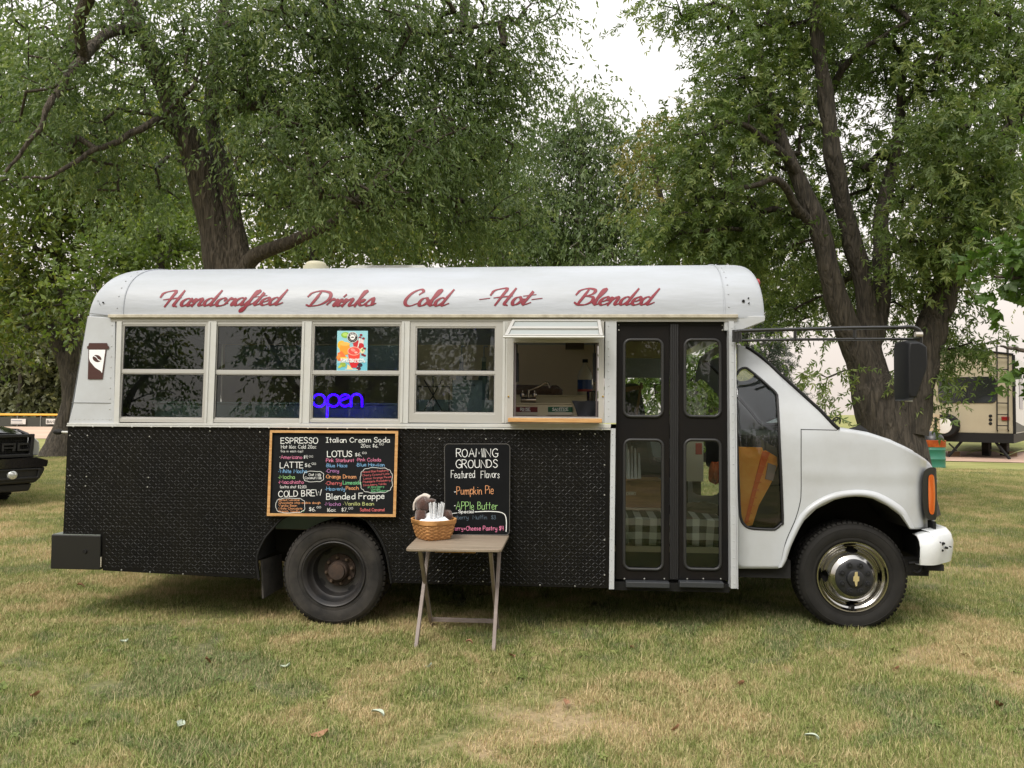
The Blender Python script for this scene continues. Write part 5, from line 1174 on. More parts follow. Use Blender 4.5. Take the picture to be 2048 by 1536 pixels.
s = nm(TL); a, b = at_z(g3, t3, .06), at_z(g4, t4, .06); a, b = Vector(loc(a)), Vector(loc(b)); s.box(a.x+.011, b.x-.011, a.y-.009, a.y+.009, a.z-.014, a.z+.014); s.build('stretcher', parent=tab, bevel=.002)
s = nm(PINE); a, b = px(870, 1104, fy_+.14), px(951, 1109, fy_+.14); s.box(a.x-org.x, b.x-org.x, fy_+.14-org.y, fy_+.16-org.y, zt-.045, zt-.0185); s.build('apron', parent=tab)
# basket
BK = mat('basket_splint', C(206, 156, 100), .55, noise=(14, .3, .7), col2=C(172, 120, 68)); BK2 = mat('basket_splint_dark', C(170, 122, 74), .6)
bc = gd(868, 1076, zt); bk = thing('wicker_basket', 'honey coloured woven splint basket on the left of the tray table', 'basket', (bc.x+.0, bc.y-.02, zt), rz=R(38))
bw_, bh = .105, .132
def bpt(a, z, off=0):  # rounded square growing upward
    k = z/bh; hw = (bw_*.80+bw_*.46*k**.75)+off; pw = 5.5-3.0*k
    ca, sa = math.cos(a), math.sin(a); r_ = hw/((abs(ca)**pw+abs(sa)**pw)**(1/pw)); return (r_*ca, r_*sa, z)
NB, NR = 28, 9
for rr_ in range(NR):
    s = nm(BK if rr_ % 2 else BK2); rows = []
    z0 = .004+rr_*(bh-.03)/NR; z1 = z0+(bh-.03)/NR*.86; N_ = NB*6
    for i in range(N_+1):
        a = 2*math.pi*i/N_; ph = math.sin(NB/2*a+math.pi*rr_); o_b = .0032*ph
        rows.append([bpt(a, z0, o_b-.001), bpt(a, (z0+z1)/2, o_b+.0015), bpt(a, z1, o_b-.001), bpt(a, z1, o_b-.003), bpt(a, z0, o_b-.003)])
    s.grid(rows); s.build('splint_row', parent=bk, smooth=60)
s = nm(BK2)
for k in range(NB):
    a = 2*math.pi*(k+.5)/NB; da = .06; s.grid([[bpt(a-da, z, .0006) for z in np.linspace(0, bh-.01, 6)], [bpt(a+da, z, .0006) for z in np.linspace(0, bh-.01, 6)]])
s.add([bpt(2*math.pi*i/32, .003, -.002) for i in range(32)], [tuple(range(32))]); s.build('upright_splints', parent=bk)
s = nm(BK); rows = []
for i in range(81):
    a = 2*math.pi*i/80; rows.append([bpt(a, bh-.030, .004), bpt(a, bh-.028, .0075), bpt(a, bh-.002, .0085), bpt(a, bh, .006), bpt(a, bh-.001, -.002), bpt(a, bh-.03, -.003)])
s.grid(rows); s.build('rim_band', parent=bk, smooth=50)
# plush toy, straws, napkins
FUR = mat('brown_plush', C(84, 56, 46), .95, noise=(40, .3, .7), col2=C(58, 36, 28), bump=(90, .8, .006), sheen=.6); FURL = mat('pale_plush', C(208, 198, 188), .95, bump=(90, .6, .006), sheen=.4)
def bp(u, v, y): return tuple(px(u, v, y))
ty = bc.y-.02
toy = thing('plush_toy', 'brown furry plush animal toy with pale trim propped in the back of the basket', 'plush toy', bp(850, 1040, ty+.03))
def rl(o, t): return tuple(Vector(t)-o.location)
s = nm(FUR)
lump(s, rl(toy, bp(846, 1010, ty+.03)), (.048, .045, .052), 2, amp=.07); lump(s, rl(toy, bp(843, 1033, ty+.02)), (.040, .045, .060), 6, amp=.09); lump(s, rl(toy, bp(862, 1002, ty+.02)), (.034, .028, .016), 9, amp=.08)
s.build('body', parent=toy, smooth=80)
s = nm(FUR); lump(s, rl(toy, bp(894, 1030, ty+.04)), (.036, .03, .032), 11, amp=.1); s.build('paw', parent=toy, smooth=80)
s = nm(FURL); s.tube([rl(toy, bp(u_, v_, ty+.055)) for u_, v_ in catmull([(828, 1020), (829, 1006), (837, 996), (850, 991), (859, 995)], 5)], [.008]*8+[.011]*6+[.015]*7, n=8); s.build('hood_trim', parent=toy, smooth=80)
PAP = mat('white_paper', C(226, 228, 230), .75)
for k in range(11):
    u_ = 862+k*2.1+random.uniform(-.5, .5); tu = 859.5+k*2.7+(2 if k > 5 else -1)
    s = nm(PAP if k % 2 else mat('straw_wrapper', C(205, 210, 214), .6)); y_ = ty+random.uniform(-.03, .02)
    a = Vector(px(u_, 1046, y_)); b = Vector(px(tu, 1005+random.uniform(-1.5, 2.5), y_+.01)); t = b-a
    s.tube([a, b], .0040, n=6)
    tag(s.build('paper_straw'), 'white paper-wrapped straw standing in a bunch in the basket', 'straw', 'wrapped straws in the basket')
for k in range(5):
    s = nm(PAP); a = [px(842-k*1+random.uniform(-2, 2), 1049-k*1.2, ty-.06), px(862, 1050, ty-.075), px(900+random.uniform(-3, 3), 1051, ty-.05), px(898-k*2, 1040-k, ty+.01), px(858, 1025+k*2, ty+.02), px(843+k, 1034+k, ty-.0)]
    zt_ = max(p.z for p in a); vs = []
    for p in a: vs.append((p.x, p.y, p.z+.002*k))
    s.add(vs, [(0, 1, 2, 3, 4, 5)]); o = s.build('paper_napkin'); sm = o.modifiers.new('t', 'SOLIDIFY'); sm.thickness = .0015
    tag(o, 'crumpled white paper napkin heaped with others in the front of the basket', 'napkin', 'napkins in the basket')
# ================================================================ GROUND
def lin(c): return c
def ground_mat(name, blades=False):
    m = bpy.data.materials.new(name); m.use_nodes = True; n = m.node_tree; b = n.nodes['Principled BSDF']; b.inputs['Roughness'].default_value = .85; b.inputs['Specular IOR Level'].default_value = .15
    g = n.nodes.new('ShaderNodeNewGeometry')
    def noise(scale, detail, dist=0.0, vec=None):
        t = n.nodes.new('ShaderNodeTexNoise'); t.inputs['Scale'].default_value = scale; t.inputs['Detail'].default_value = detail; t.inputs['Distortion'].default_value = dist; t.inputs['Roughness'].default_value = .6
        n.links.new(vec or g.outputs['Position'], t.inputs['Vector']); return t
    def ramp(src, stops):
        r = n.nodes.new('ShaderNodeValToRGB')
        while len(r.color_ramp.elements) < len(stops): r.color_ramp.elements.new(.5)
        for e, (p, c) in zip(r.color_ramp.elements, stops): e.position = p; e.color = c
        n.links.new(src, r.inputs[0]); return r
    def mix(f, a, bb):
        x = n.nodes.new('ShaderNodeMix'); x.data_type = 'RGBA'
        if isinstance(f, float): x.inputs[0].default_value = f
        else: n.links.new(f, x.inputs[0])
        for i, q in ((6, a), (7, bb)):
            if isinstance(q, tuple): x.inputs[i].default_value = q
            else: n.links.new(q, x.inputs[i])
        return x.outputs[2]
    GREEN = (.19, .25, .06, 1); GREEN2 = (.30, .33, .10, 1); TAN = (.66, .50, .29, 1); OLIVE = (.42, .38, .17, 1); BLUEG = (.14, .20, .09, 1)
    big = noise(.6, 8, 1.0); med = noise(2.8, 9, .8); fine = noise(22, 4)
    pat = n.nodes.new('ShaderNodeMath'); pat.operation = 'ADD'; k = n.nodes.new('ShaderNodeMath'); k.operation = 'MULTIPLY'; k.inputs[1].default_value = .75
    n.links.new(med.outputs[0], k.inputs[0]); n.links.new(k.outputs[0], pat.inputs[0]); n.links.new(big.outputs[0], pat.inputs[1])
    base = ramp(pat.outputs[0], [(.75, BLUEG), (.815, GREEN), (.88, GREEN2), (.93, OLIVE), (.99, TAN)])
    if blades:
        at = n.nodes.new('ShaderNodeAttribute'); at.attribute_name = 'rnd'
        r = ramp(at.outputs['Fac'], [(0, (.62, .48, .27, 1)), (.34, (.80, .66, .42, 1)), (.36, (.13, .18, .045, 1)), (1, (.40, .44, .18, 1))])
        out = mix(.55, base.outputs[0], r.outputs[0])
        tr = n.nodes.new('ShaderNodeBsdfTranslucent'); n.links.new(out, tr.inputs[0]); mxs = n.nodes.new('ShaderNodeMixShader'); mxs.inputs[0].default_value = .3
        n.links.new(b.outputs[0], mxs.inputs[1]); n.links.new(tr.outputs[0], mxs.inputs[2]); n.links.new(mxs.outputs[0], n.nodes['Material Output'].inputs[0])
        n.links.new(out, b.inputs['Base Color'])
    else:
        # bare thatch between the blades near by, mown lawn further off
        f = ramp(fine.outputs[0], [(.3, (.06, .05, .03, 1)), (.7, (.26, .20, .12, 1))])
        sp = n.nodes.new('ShaderNodeSeparateXYZ'); n.links.new(g.outputs['Position'], sp.inputs[0])
        mr = n.nodes.new('ShaderNodeMapRange'); mr.inputs[1].default_value = 4; mr.inputs[2].default_value = 13; n.links.new(sp.outputs['Y'], mr.inputs[0])
        st = n.nodes.new('ShaderNodeMapping'); st.inputs['Scale'].default_value = (.5, 2.2, 1); n.links.new(g.outputs['Position'], st.inputs[0])
        far = noise(1.1, 6, .3, st.outputs[0])
        lawn = ramp(far.outputs[0], [(.3, (.16, .19, .05, 1)), (.5, (.26, .27, .085, 1)), (.72, (.38, .34, .14, 1))])
        out = mix(mr.outputs[0], mix(.35, f.outputs[0], base.outputs[0]), mix(.15, lawn.outputs[0], f.outputs[0]))
        n.links.new(out, b.inputs['Base Color'])
        bp = n.nodes.new('ShaderNodeBump'); bp.inputs['Strength'].default_value = .8; bp.inputs['Distance'].default_value = .02; n.links.new(fine.outputs[0], bp.inputs['Height']); n.links.new(bp.outputs[0], b.inputs['Normal'])
    return m
GM = ground_mat('lawn_soil'); BM = ground_mat('grass_blade', True)
q_fw = px(1705, 1143, FWY)
def gz(x, y):   # gentle unevenness away from the bus
    x = np.asarray(x, float); y = np.asarray(y, float)
    far = np.clip((y-12)/30, 0, 1)
    und = .35*far*np.sin(x*.11+1.3)*np.sin(y*.07)
    bank = np.clip((y-26)/14, 0, 1)*np.clip((x-4)/8, 0, 1)*0.9     # low bank behind, on the right
    return .032*np.exp(-((x-q_fw.x)/.9)**2-((y-.3)/.9)**2)+und*0.4*np.clip((y-20)/20, 0, 1)+bank*bank*(3-2*bank)*.9
xs = np.concatenate([-np.geomspace(600, 14, 24), np.linspace(-13, 24, 149), np.geomspace(25, 600, 24)])
ys = np.concatenate([-np.geomspace(300, 9, 14), np.linspace(-8, 60, 180), np.geomspace(62, 700, 22)])
X, Y = np.meshgrid(xs, ys); Z = gz(X, Y)
V = np.stack([X, Y, Z], -1).reshape(-1, 3); nx_, ny_ = len(xs), len(ys)
me = bpy.data.meshes.new('ground'); me.from_pydata(V.tolist(), [], [(j*nx_+i, j*nx_+i+1, (j+1)*nx_+i+1, (j+1)*nx_+i) for j in range(ny_-1) for i in range(nx_-1)])
me.materials.append(GM); me.polygons.foreach_set('use_smooth', [True]*len(me.polygons)); o = bpy.data.objects.new('ground', me); col.objects.link(o); tag(o, kind='structure')
# sandy infield on the left, pinkish gravel drive by the trailer on the right
s = nm(mat('infield_sand', C(196, 172, 148), .9, noise=(.25, .35, .7), col2=C(168, 142, 122), stretch=(1, 4, 1)))
a0 = gd(-400, 882); rows = []
for v in (876, 868, 861, 855, 851.2): rows.append([(gd(u, v+(u/133-.5)*1.2).x, gd(u, v+(u/133-.5)*1.2).y, 0) for u in range(-420, 260, 20)])
rows = [[(x, y, float(gz(x, y))+.02) for x, y, z in r_] for r_ in rows]
s.grid(rows); tag(s.build('sand_infield'), kind='structure')
s = nm(mat('pink_gravel', C(190, 160, 140), .9, noise=(.8, .3, .7), col2=C(150, 122, 104)))
rows = []
for y in (20.5, 22, 24, 26.0, 27.5): rows.append([(x, y+.3*math.sin(x*.7), float(gz(x, y))+.02) for x in np.linspace(9, 40, 40)])
s.grid(rows); tag(s.build('gravel_drive'), kind='structure')

# ---------------------------------------------------------------- grass: tufts scattered by geometry nodes
def tuft(name, nb, rad, hmin, hmax, wd, seed, lean=.6):
    r = np.random.default_rng(seed); V_, F_, A_ = [], [], []
    for k in range(nb):
        a = r.uniform(0, 6.283); d = rad*math.sqrt(r.uniform(0, 1)); bx, by = d*math.cos(a), d*math.sin(a)
        h = r.uniform(hmin, hmax); th = r.uniform(0, 6.283); ln = r.uniform(.15, lean)*h*(1.4 if r.uniform() < .35 else 1); wx, wy_ = wd*math.sin(th), -wd*math.cos(th)
        if r.uniform() < .16: h *= .3; ln *= 2.2
        lx, ly = math.cos(th+r.uniform(-.6, .6)), math.sin(th+r.uniform(-.6, .6)); b = len(V_)
        V_ += [(bx-wx, by-wy_, -.004), (bx+wx, by+wy_, -.004), (bx+lx*ln*.35-wx*.8, by+ly*ln*.35-wy_*.8, h*.55), (bx+lx*ln*.35+wx*.8, by+ly*ln*.35+wy_*.8, h*.55), (bx+lx*ln, by+ly*ln, h)]
        F_ += [(b, b+1, b+3, b+2), (b+2, b+3, b+4)]; A_ += [r.uniform()]*5
    me = bpy.data.meshes.new(name); me.from_pydata(V_, [], F_); at = me.attributes.new('rnd', 'FLOAT', 'POINT'); at.data.foreach_set('value', A_); me.materials.append(BM)
    return bpy.data.objects.new(name, me)
def scatter(name, pts, scl, tuft_objs, label=None):
    me = bpy.data.meshes.new(name); me.vertices.add(len(pts)); me.vertices.foreach_set('co', np.asarray(pts, np.float32).ravel())
    at = me.attributes.new('scl', 'FLOAT', 'POINT'); at.data.foreach_set('value', np.asarray(scl, np.float32))
    o = bpy.data.objects.new(name, me); col.objects.link(o); me.materials.append(BM)
    g = bpy.data.node_groups.new(name, 'GeometryNodeTree'); g.interface.new_socket('Geometry', in_out='INPUT', socket_type='NodeSocketGeometry'); g.interface.new_socket('Geometry', in_out='OUTPUT', socket_type='NodeSocketGeometry')
    N = g.nodes; i_ = N.new('NodeGroupInput'); o2 = N.new('NodeGroupOutput'); join = N.new('GeometryNodeGeometryToInstance')
    prev = i_.outputs[0]; mp = N.new('GeometryNodeMeshToPoints'); g.links.new(prev, mp.inputs[0])
    coll = N.new('GeometryNodeJoinGeometry')
    for k, t in enumerate(tuft_objs):
        oi = N.new('GeometryNodeObjectInfo'); oi.inputs['Object'].default_value = t; iop = N.new('GeometryNodeInstanceOnPoints')
        rv = N.new('FunctionNodeRandomValue'); rv.data_type = 'INT'; rv.inputs[4].default_value = 0; rv.inputs[5].default_value = len(tuft_objs)-1; rv.inputs['Seed'].default_value = 5
        cm = N.new('FunctionNodeCompare'); cm.data_type = 'INT'; cm.operation = 'EQUAL'; cm.inputs[3].default_value = k; g.links.new(rv.outputs[2], cm.inputs[2])
        rr = N.new('FunctionNodeRandomValue'); rr.data_type = 'FLOAT_VECTOR'; rr.inputs[0].default_value = (-.12, -.12, 0); rr.inputs[1].default_value = (.12, .12, 6.283)
        sa = N.new('GeometryNodeInputNamedAttribute'); sa.data_type = 'FLOAT'; sa.inputs[0].default_value = 'scl'
        g.links.new(mp.outputs[0], iop.inputs['Points']); g.links.new(cm.outputs[0], iop.inputs['Selection']); g.links.new(oi.outputs['Geometry'], iop.inputs['Instance']); g.links.new(rr.outputs[0], iop.inputs['Rotation']); g.links.new(sa.outputs[0], iop.inputs['Scale']); g.links.new(iop.outputs[0], coll.inputs[0])
    g.links.new(coll.outputs[0], o2.inputs[0]); md = o.modifiers.new('scatter', 'NODES'); md.node_group = g
    if label: tag(o, label, 'grass', kind='stuff')
    return o
def vnoise(x, y, s, seed=0):
    r = np.random.default_rng(seed); out = 0; tot = 0
    for k in range(4):
        f = 2**k/s; ph = r.uniform(0, 6.28, 6); d = r.uniform(-1, 1, 6)
        q = np.sin(x*f*1.3+ph[0]+1.7*np.sin(y*f*.9+ph[1]))*np.sin(y*f*1.1+ph[2]+1.3*np.sin(x*f*.8+ph[3])); out = out+q/(k+1); tot += 1/(k+1)
    return out/tot
def pts_in(n, x0, x1, y0, y1, u_margin=80):
    x = rng.uniform(x0, x1, n); y = rng.uniform(y0, y1, n)
    rel_ = np.stack([x-CAM.x, y-CAM.y], 1); f = rel_@np.array([fwd0.x, fwd0.y]); r_ = rel_@np.array([right0.x, right0.y])
    ok = (f > .4) & (np.abs(r_) < f*(1024+800)/1540+1.0); return x[ok], y[ok]
T1 = [tuft('tuft_a%d' % i, 34, .085, .014, .040, .0019, 10+i, .9) for i in range(4)]
T2 = [tuft('tuft_b%d' % i, 70, .15, .018, .045, .0022, 20+i) for i in range(4)]
def rosette(name, seed):
    r = np.random.default_rng(seed); V_, F_, A_ = [], [], []
    for k in range(11):
        a = 6.283*k/11+r.uniform(-.3, .3); L_ = r.uniform(.025, .06); w_ = L_*.24; c, s_ = math.cos(a), math.sin(a); b = len(V_); h = r.uniform(.012, .03)
        for t_, ww, zz_ in ((0, .2, 0), (.4, 1, h), (.75, .8, h*1.1), (1, .05, h*.7)): V_ += [(c*L_*t_-s_*w_*ww, s_*L_*t_+c*w_*ww, zz_), (c*L_*t_+s_*w_*ww, s_*L_*t_-c*w_*ww, zz_)]
        F_ += [(b+2*q, b+2*q+1, b+2*q+3, b+2*q+2) for q in range(3)]; A_ += [r.uniform(.5, .8)]*8
    me = bpy.data.meshes.new(name); me.from_pydata(V_, [], F_); at = me.attributes.new('rnd', 'FLOAT', 'POINT'); at.data.foreach_set('value', A_); me.materials.append(BM); return bpy.data.objects.new(name, me)
T4 = [rosette('weed_rosette%d' % i, 50+i) for i in range(3)]
T3 = [tuft('tuft_c%d' % i, 24, .07, .035, .075, .0021, 30+i, .8) for i in range(3)]
x, y = pts_in(112000, -8, 8, -4.9, 1.6); nz = vnoise(x, y, .5, 3)
keep = rng.uniform(size=len(x)) < (.66+.7*nz); x, y, nz = x[keep], y[keep], nz[keep]
scatter('lawn_grass', np.stack([x, y, gz(x, y)], 1), np.clip(.95+.45*nz+rng.uniform(-.25, .3, len(x)), .45, 1.7), T1, 'short patchy lawn grass, part green and part dried to straw, around the bus')
x, y = pts_in(52000, -18, 18, 1.2, 17); scatter('far_lawn_grass', np.stack([x, y, gz(x, y)], 1), rng.uniform(.7, 1.3, len(x)), T2, 'mown green lawn stretching back beyond the bus under the trees')
x, y = pts_in(5600, -8, 8, -4.6, .2); nz = vnoise(x, y, .8, 9); k_ = nz > .12; x, y = x[k_], y[k_]
scatter('tall_grass_clumps', np.stack([x, y, gz(x, y)], 1), rng.uniform(.5, 1.1, len(x)), T3, 'greener taller grass clumps in the foreground lawn')
x, y = pts_in(1900, -8, 8, -4.6, .2); nz = vnoise(x, y, .6, 19); k_ = nz > .05; x, y = x[k_], y[k_]
scatter('lawn_weeds', np.stack([x, y, gz(x, y)+.006], 1), rng.uniform(.35, .8, len(x)), T4, 'small broad-leaved weeds low in the foreground lawn')
# fallen leaves
LV = mat('dry_leaf', C(176, 186, 168), .8); LV2 = mat('brown_leaf', C(150, 112, 84), .8)
LEAVES = [(752, 1441, LV, 'pale curled leaf in front of the table, nearest the camera'), (858, 1342, LV, 'pale curled leaf just in front of the table feet'), (572, 1341, LV, 'pale leaf on the lawn in front of the rear wheel'), (358, 1461, LV, 'pale leaf on the green foreground patch at left'),
 (936, 1296, LV2, 'brown leaf between the table feet'), (1021, 1322, LV2, 'brown leaf right of the table front foot'), (412, 1333, LV2, 'brown leaf in the grass left of the rear wheel'), (1858, 1273, LV, 'pale leaf beside the front tyre'), (1700, 1203, LV, 'pale scrap of leaf under the front wheel hub'), (1993, 1424, LV2, 'brown leaf at the far right of the foreground'),
 (160, 1180, LV2, 'brown leaf left of the tail box'), (1130, 1416, LV2, 'brown leaf below the serving window in the foreground'), (1262, 1302, LV2, 'brown leaf in front of the folding door'), (1480, 1380, LV2, 'brown leaf in the right foreground before the cab'), (250, 1290, LV, 'pale leaf on the left lawn'), (640, 1480, LV2, 'brown leaf at the bottom of the lawn, left of the middle'),
 (1620, 1490, LV, 'pale leaf at the bottom right of the lawn'), (1350, 1470, LV2, 'brown leaf at the bottom of the lawn, right of the middle'), (70, 1400, LV2, 'brown leaf at the left border of the lawn'), (1790, 1350, LV2, 'brown leaf on the lawn below the front bumper')]
for u_, v_, c_, lb_ in LEAVES:
    g_ = gd(u_, v_); s = nm(c_); a = random.uniform(0, 6); ln_ = random.uniform(.045, .085)
    rows = []
    for i in range(7):
        t_ = i/6; w_ = ln_*.27*math.sin(math.pi*(.08+.9*t_)); rows.append([((t_-.5)*ln_, j_*w_, .016+.012*abs(j_)+.014*math.sin(t_*3+a)) for j_ in (-1, 0, 1)])
    s.grid(rows); o = s.build('fallen_leaf', smooth=80, loc=(g_.x, g_.y, .014)); o.rotation_euler = (.4*math.sin(a), .3, a)
    tag(o, lb_, 'leaf', 'fallen leaves on the lawn')

# ================================================================ TREES
def leaf_mat(name, c0, c1, c2, trans=.42):
    m = bpy.data.materials.new(name); m.use_nodes = True; n = m.node_tree; b = n.nodes['Principled BSDF']; b.inputs['Roughness'].default_value = .42; b.inputs['Specular IOR Level'].default_value = .45
    at = n.nodes.new('ShaderNodeAttribute'); at.attribute_name = 'rnd'; r = n.nodes.new('ShaderNodeValToRGB'); r.color_ramp.elements.new(.5)
    for e, (p, c) in zip(r.color_ramp.elements, ((0, c0), (.55, c1), (1, c2))): e.position = p; e.color = c+(1,)
    tr = n.nodes.new('ShaderNodeBsdfTranslucent'); x = n.nodes.new('ShaderNodeMixShader'); x.inputs[0].default_value = trans
    hs = n.nodes.new('ShaderNodeHueSaturation'); hs.inputs['Saturation'].default_value = 1.15; hs.inputs['Value'].default_value = 1.3
    n.links.new(at.outputs['Fac'], r.inputs[0]); n.links.new(r.outputs[0], b.inputs['Base Color']); n.links.new(r.outputs[0], hs.inputs['Color']); n.links.new(hs.outputs[0], tr.inputs[0])
    n.links.new(b.outputs[0], x.inputs[1]); n.links.new(tr.outputs[0], x.inputs[2]); n.links.new(x.outputs[0], n.nodes['Material Output'].inputs[0]); return m
def bark_mat(name, c0, c1, sc_=9):
    m = bpy.data.materials.new(name); m.use_nodes = True; n = m.node_tree; b = n.nodes['Principled BSDF']; b.inputs['Roughness'].default_value = .95
    t = n.nodes.new('ShaderNodeTexCoord'); mp = n.nodes.new('ShaderNodeMapping'); mp.inputs['Scale'].default_value = (1, 1, .16); n.links.new(t.outputs['Object'], mp.inputs[0])
    v = n.nodes.new('ShaderNodeTexNoise'); v.inputs['Scale'].default_value = sc_*2.2; v.inputs['Detail'].default_value = 7; v.inputs['Distortion'].default_value = 1.2; n.links.new(mp.outputs[0], v.inputs['Vector'])
    w_ = n.nodes.new('ShaderNodeTexVoronoi'); w_.feature = 'DISTANCE_TO_EDGE'; w_.inputs['Scale'].default_value = sc_; n.links.new(mp.outputs[0], w_.inputs['Vector'])
    r = n.nodes.new('ShaderNodeValToRGB'); r.color_ramp.elements[0].position = .35; r.color_ramp.elements[1].position = .7; r.color_ramp.elements[0].color = c0+(1,); r.color_ramp.elements[1].color = c1+(1,)
    n.links.new(v.outputs[0], r.inputs[0]); n.links.new(r.outputs[0], b.inputs['Base Color'])
    ad = n.nodes.new('ShaderNodeMath'); ad.operation = 'ADD'; n.links.new(v.outputs[0], ad.inputs[0]); n.links.new(w_.outputs[0], ad.inputs[1])
    bp = n.nodes.new('ShaderNodeBump'); bp.inputs['Strength'].default_value = 1; bp.inputs['Distance'].default_value = .06; n.links.new(ad.outputs[0], bp.inputs['Height']); n.links.new(bp.outputs[0], b.inputs['Normal']); return m
BARK = bark_mat('grey_brown_bark', (0.044, 0.036, 0.027), (0.146, 0.120, 0.092), 11); BARKD = bark_mat('dark_bark', (0.034, 0.029, 0.023), (0.107, 0.090, 0.070), 9); BARKP = bark_mat('pale_bark', (0.117, 0.110, 0.092), (0.292, 0.270, 0.226), 12)
LF_A = leaf_mat('elm_leaf', (0.078, 0.121, 0.040), (0.145, 0.210, 0.071), (0.276, 0.331, 0.122)); LF_B = leaf_mat('shade_leaf', (0.067, 0.106, 0.029), (0.145, 0.194, 0.043), (0.290, 0.288, 0.069))
LF_Y = leaf_mat('yellow_green_leaf', (0.072, 0.117, 0.029), (0.136, 0.191, 0.043), (0.240, 0.296, 0.079), .45); LF_M = leaf_mat('maple_leaf', (0.084, 0.132, 0.036), (0.162, 0.232, 0.068), (0.315, 0.365, 0.122)); LF_D = leaf_mat('birch_leaf', (0.072, 0.117, 0.040), (0.128, 0.183, 0.065), (0.216, 0.270, 0.101))
LF_S = leaf_mat('spruce_needle', (0.031, 0.053, 0.029), (0.057, 0.084, 0.043), (0.092, 0.121, 0.059), .1); LF_G = leaf_mat('bright_maple_leaf', (0.056, 0.104, 0.022), (0.088, 0.157, 0.032), (0.128, 0.209, 0.050)); LF_W = leaf_mat('hazed_wood_leaf', (0.092, 0.106, 0.055), (0.145, 0.155, 0.075), (0.223, 0.221, 0.099), .2)  # far wood greens greyed and paled: distance haze put into the colour
LF_O = leaf_mat('turning_leaf', (0.128, 0.148, 0.043), (0.192, 0.191, 0.058), (0.272, 0.235, 0.072), .4)
def fastmesh(name, V, quads=None, tris=None, mats=(), attr=None, mi=None, smooth=False):
    me = bpy.data.meshes.new(name); V = np.asarray(V, np.float32); me.vertices.add(len(V)); me.vertices.foreach_set('co', V.ravel())
    loops = []; starts = []; k = 0
    if quads is not None and len(quads): loops.append(np.asarray(quads, np.int32).ravel()); starts.append(np.arange(len(quads))*4); k = len(quads)*4
    if tris is not None and len(tris): loops.append(np.asarray(tris, np.int32).ravel()); starts.append(k+np.arange(len(tris))*3)
    L_ = np.concatenate(loops); S_ = np.concatenate(starts).astype(np.int32); me.loops.add(len(L_)); me.loops.foreach_set('vertex_index', L_); me.polygons.add(len(S_)); me.polygons.foreach_set('loop_start', S_)
    for m in mats: me.materials.append(m)
    me.update(calc_edges=True)
    if mi is not None: me.polygons.foreach_set('material_index', mi)
    if smooth: me.polygons.foreach_set('use_smooth', [True]*len(S_))
    if attr is not None: at = me.attributes.new('rnd', 'FLOAT', 'POINT'); at.data.foreach_set('value', np.asarray(attr, np.float32))
    return me
def unit(a): return a/np.maximum(np.linalg.norm(a, axis=-1, keepdims=True), 1e-9)
def leaves(targets, out_dir, mat_, per, twl, size, r, droop=.5, asp=.36, lobes=1, spread=.28, nl=7, mat2=None, f2=0.0):
    """sprays of real leaf blades: per twigs at each target, nl leaves along each twig"""
    n = len(targets); T = np.repeat(targets, per, 0); OD = np.repeat(out_dir, per, 0); N = len(T)
    grp = np.repeat(r.uniform(0, 1, n), per)
    base = T + r.normal(0, spread, (N, 3))*np.array([1, 1, .8])
    d = unit(OD*.7+r.normal(0, .65, (N, 3))+np.array([0, 0, -.15])); L_ = twl*r.uniform(.6, 1.3, N)
    tt = np.repeat((np.arange(nl)+.5)/nl, 1)[None, :]
    P = base[:, None, :]+d[:, None, :]*(L_[:, None, None]*tt[..., None])+np.array([0, 0, -1])*(droop*.6*L_[:, None, None]*(tt**2)[..., None])
    P = P.reshape(-1, 3); D = np.repeat(d, nl, 0); M = len(P); g_ = np.repeat(grp, nl)
    side = unit(np.cross(D, r.normal(0, 1, (M, 3))))
    ax = unit(D*.5+side*.75+np.array([0, 0, -1])*droop*r.uniform(.3, 1.6, (M, 1)))
    nrm = unit(np.cross(ax, r.normal(0, 1, (M, 3)))+np.array([0, 0, .35])); lat = unit(np.cross(ax, nrm))
    sz = size*r.uniform(.6, 1.25, (M, 1)); Vs, Ts = [], []
    rn = np.clip(.62*g_+.5*r.uniform(0, 1, M)-.06, 0, 1)
    k = 0
    for lb in range(lobes):
        if lobes == 1: a = ax; w_ = lat; s_ = sz
        else:
            an = (-.95, 0, .95)[lb]; a = ax*math.cos(an)+lat*math.sin(an); w_ = lat*math.cos(an)-ax*math.sin(an); s_ = sz*(1 if an == 0 else .75)
        up = np.cross(a, w_)*.12*s_
        v = np.stack([P, P+a*s_*.45+w_*s_*asp*.5+up, P+a*s_-up*.5, P+a*s_*.45-w_*s_*asp*.5+up], 1).reshape(-1, 3); Vs.append(v)
        i = np.arange(M)*4+k; Ts.append(np.stack([np.stack([i, i+1, i+2], 1), np.stack([i, i+2, i+3], 1)], 1).reshape(-1, 3)); k += M*4
    V = np.concatenate(Vs); Tn = np.concatenate(Ts); at = np.tile(np.repeat(rn, 4), lobes)
    return V, Tn, at
def tube_np(paths, sides):
    V, Q = [], []; k = 0
    for P, rad in paths:
        P = np.asarray(P, float); rad = np.asarray(rad, float); m = len(P)
        if m < 2: continue
        t = unit(np.gradient(P, axis=0)); ref = np.array([.3, .9, .2]); a = unit(np.cross(t, ref)); b = np.cross(t, a)
        ang = np.arange(sides)*2*math.pi/sides
        ring_ = P[:, None, :]+rad[:, None, None]*(np.cos(ang)[None, :, None]*a[:, None, :]+np.sin(ang)[None, :, None]*b[:, None, :])
        V.append(ring_.reshape(-1, 3)); i = np.arange(m-1)[:, None]*sides+np.arange(sides)[None, :]; j = np.arange(m-1)[:, None]*sides+(np.arange(sides)+1)[None, :] % sides
        Q.append(np.stack([i+k, j+k, j+sides+k, i+sides+k], -1).reshape(-1, 4)); k += m*sides
    return np.concatenate(V), np.concatenate(Q)
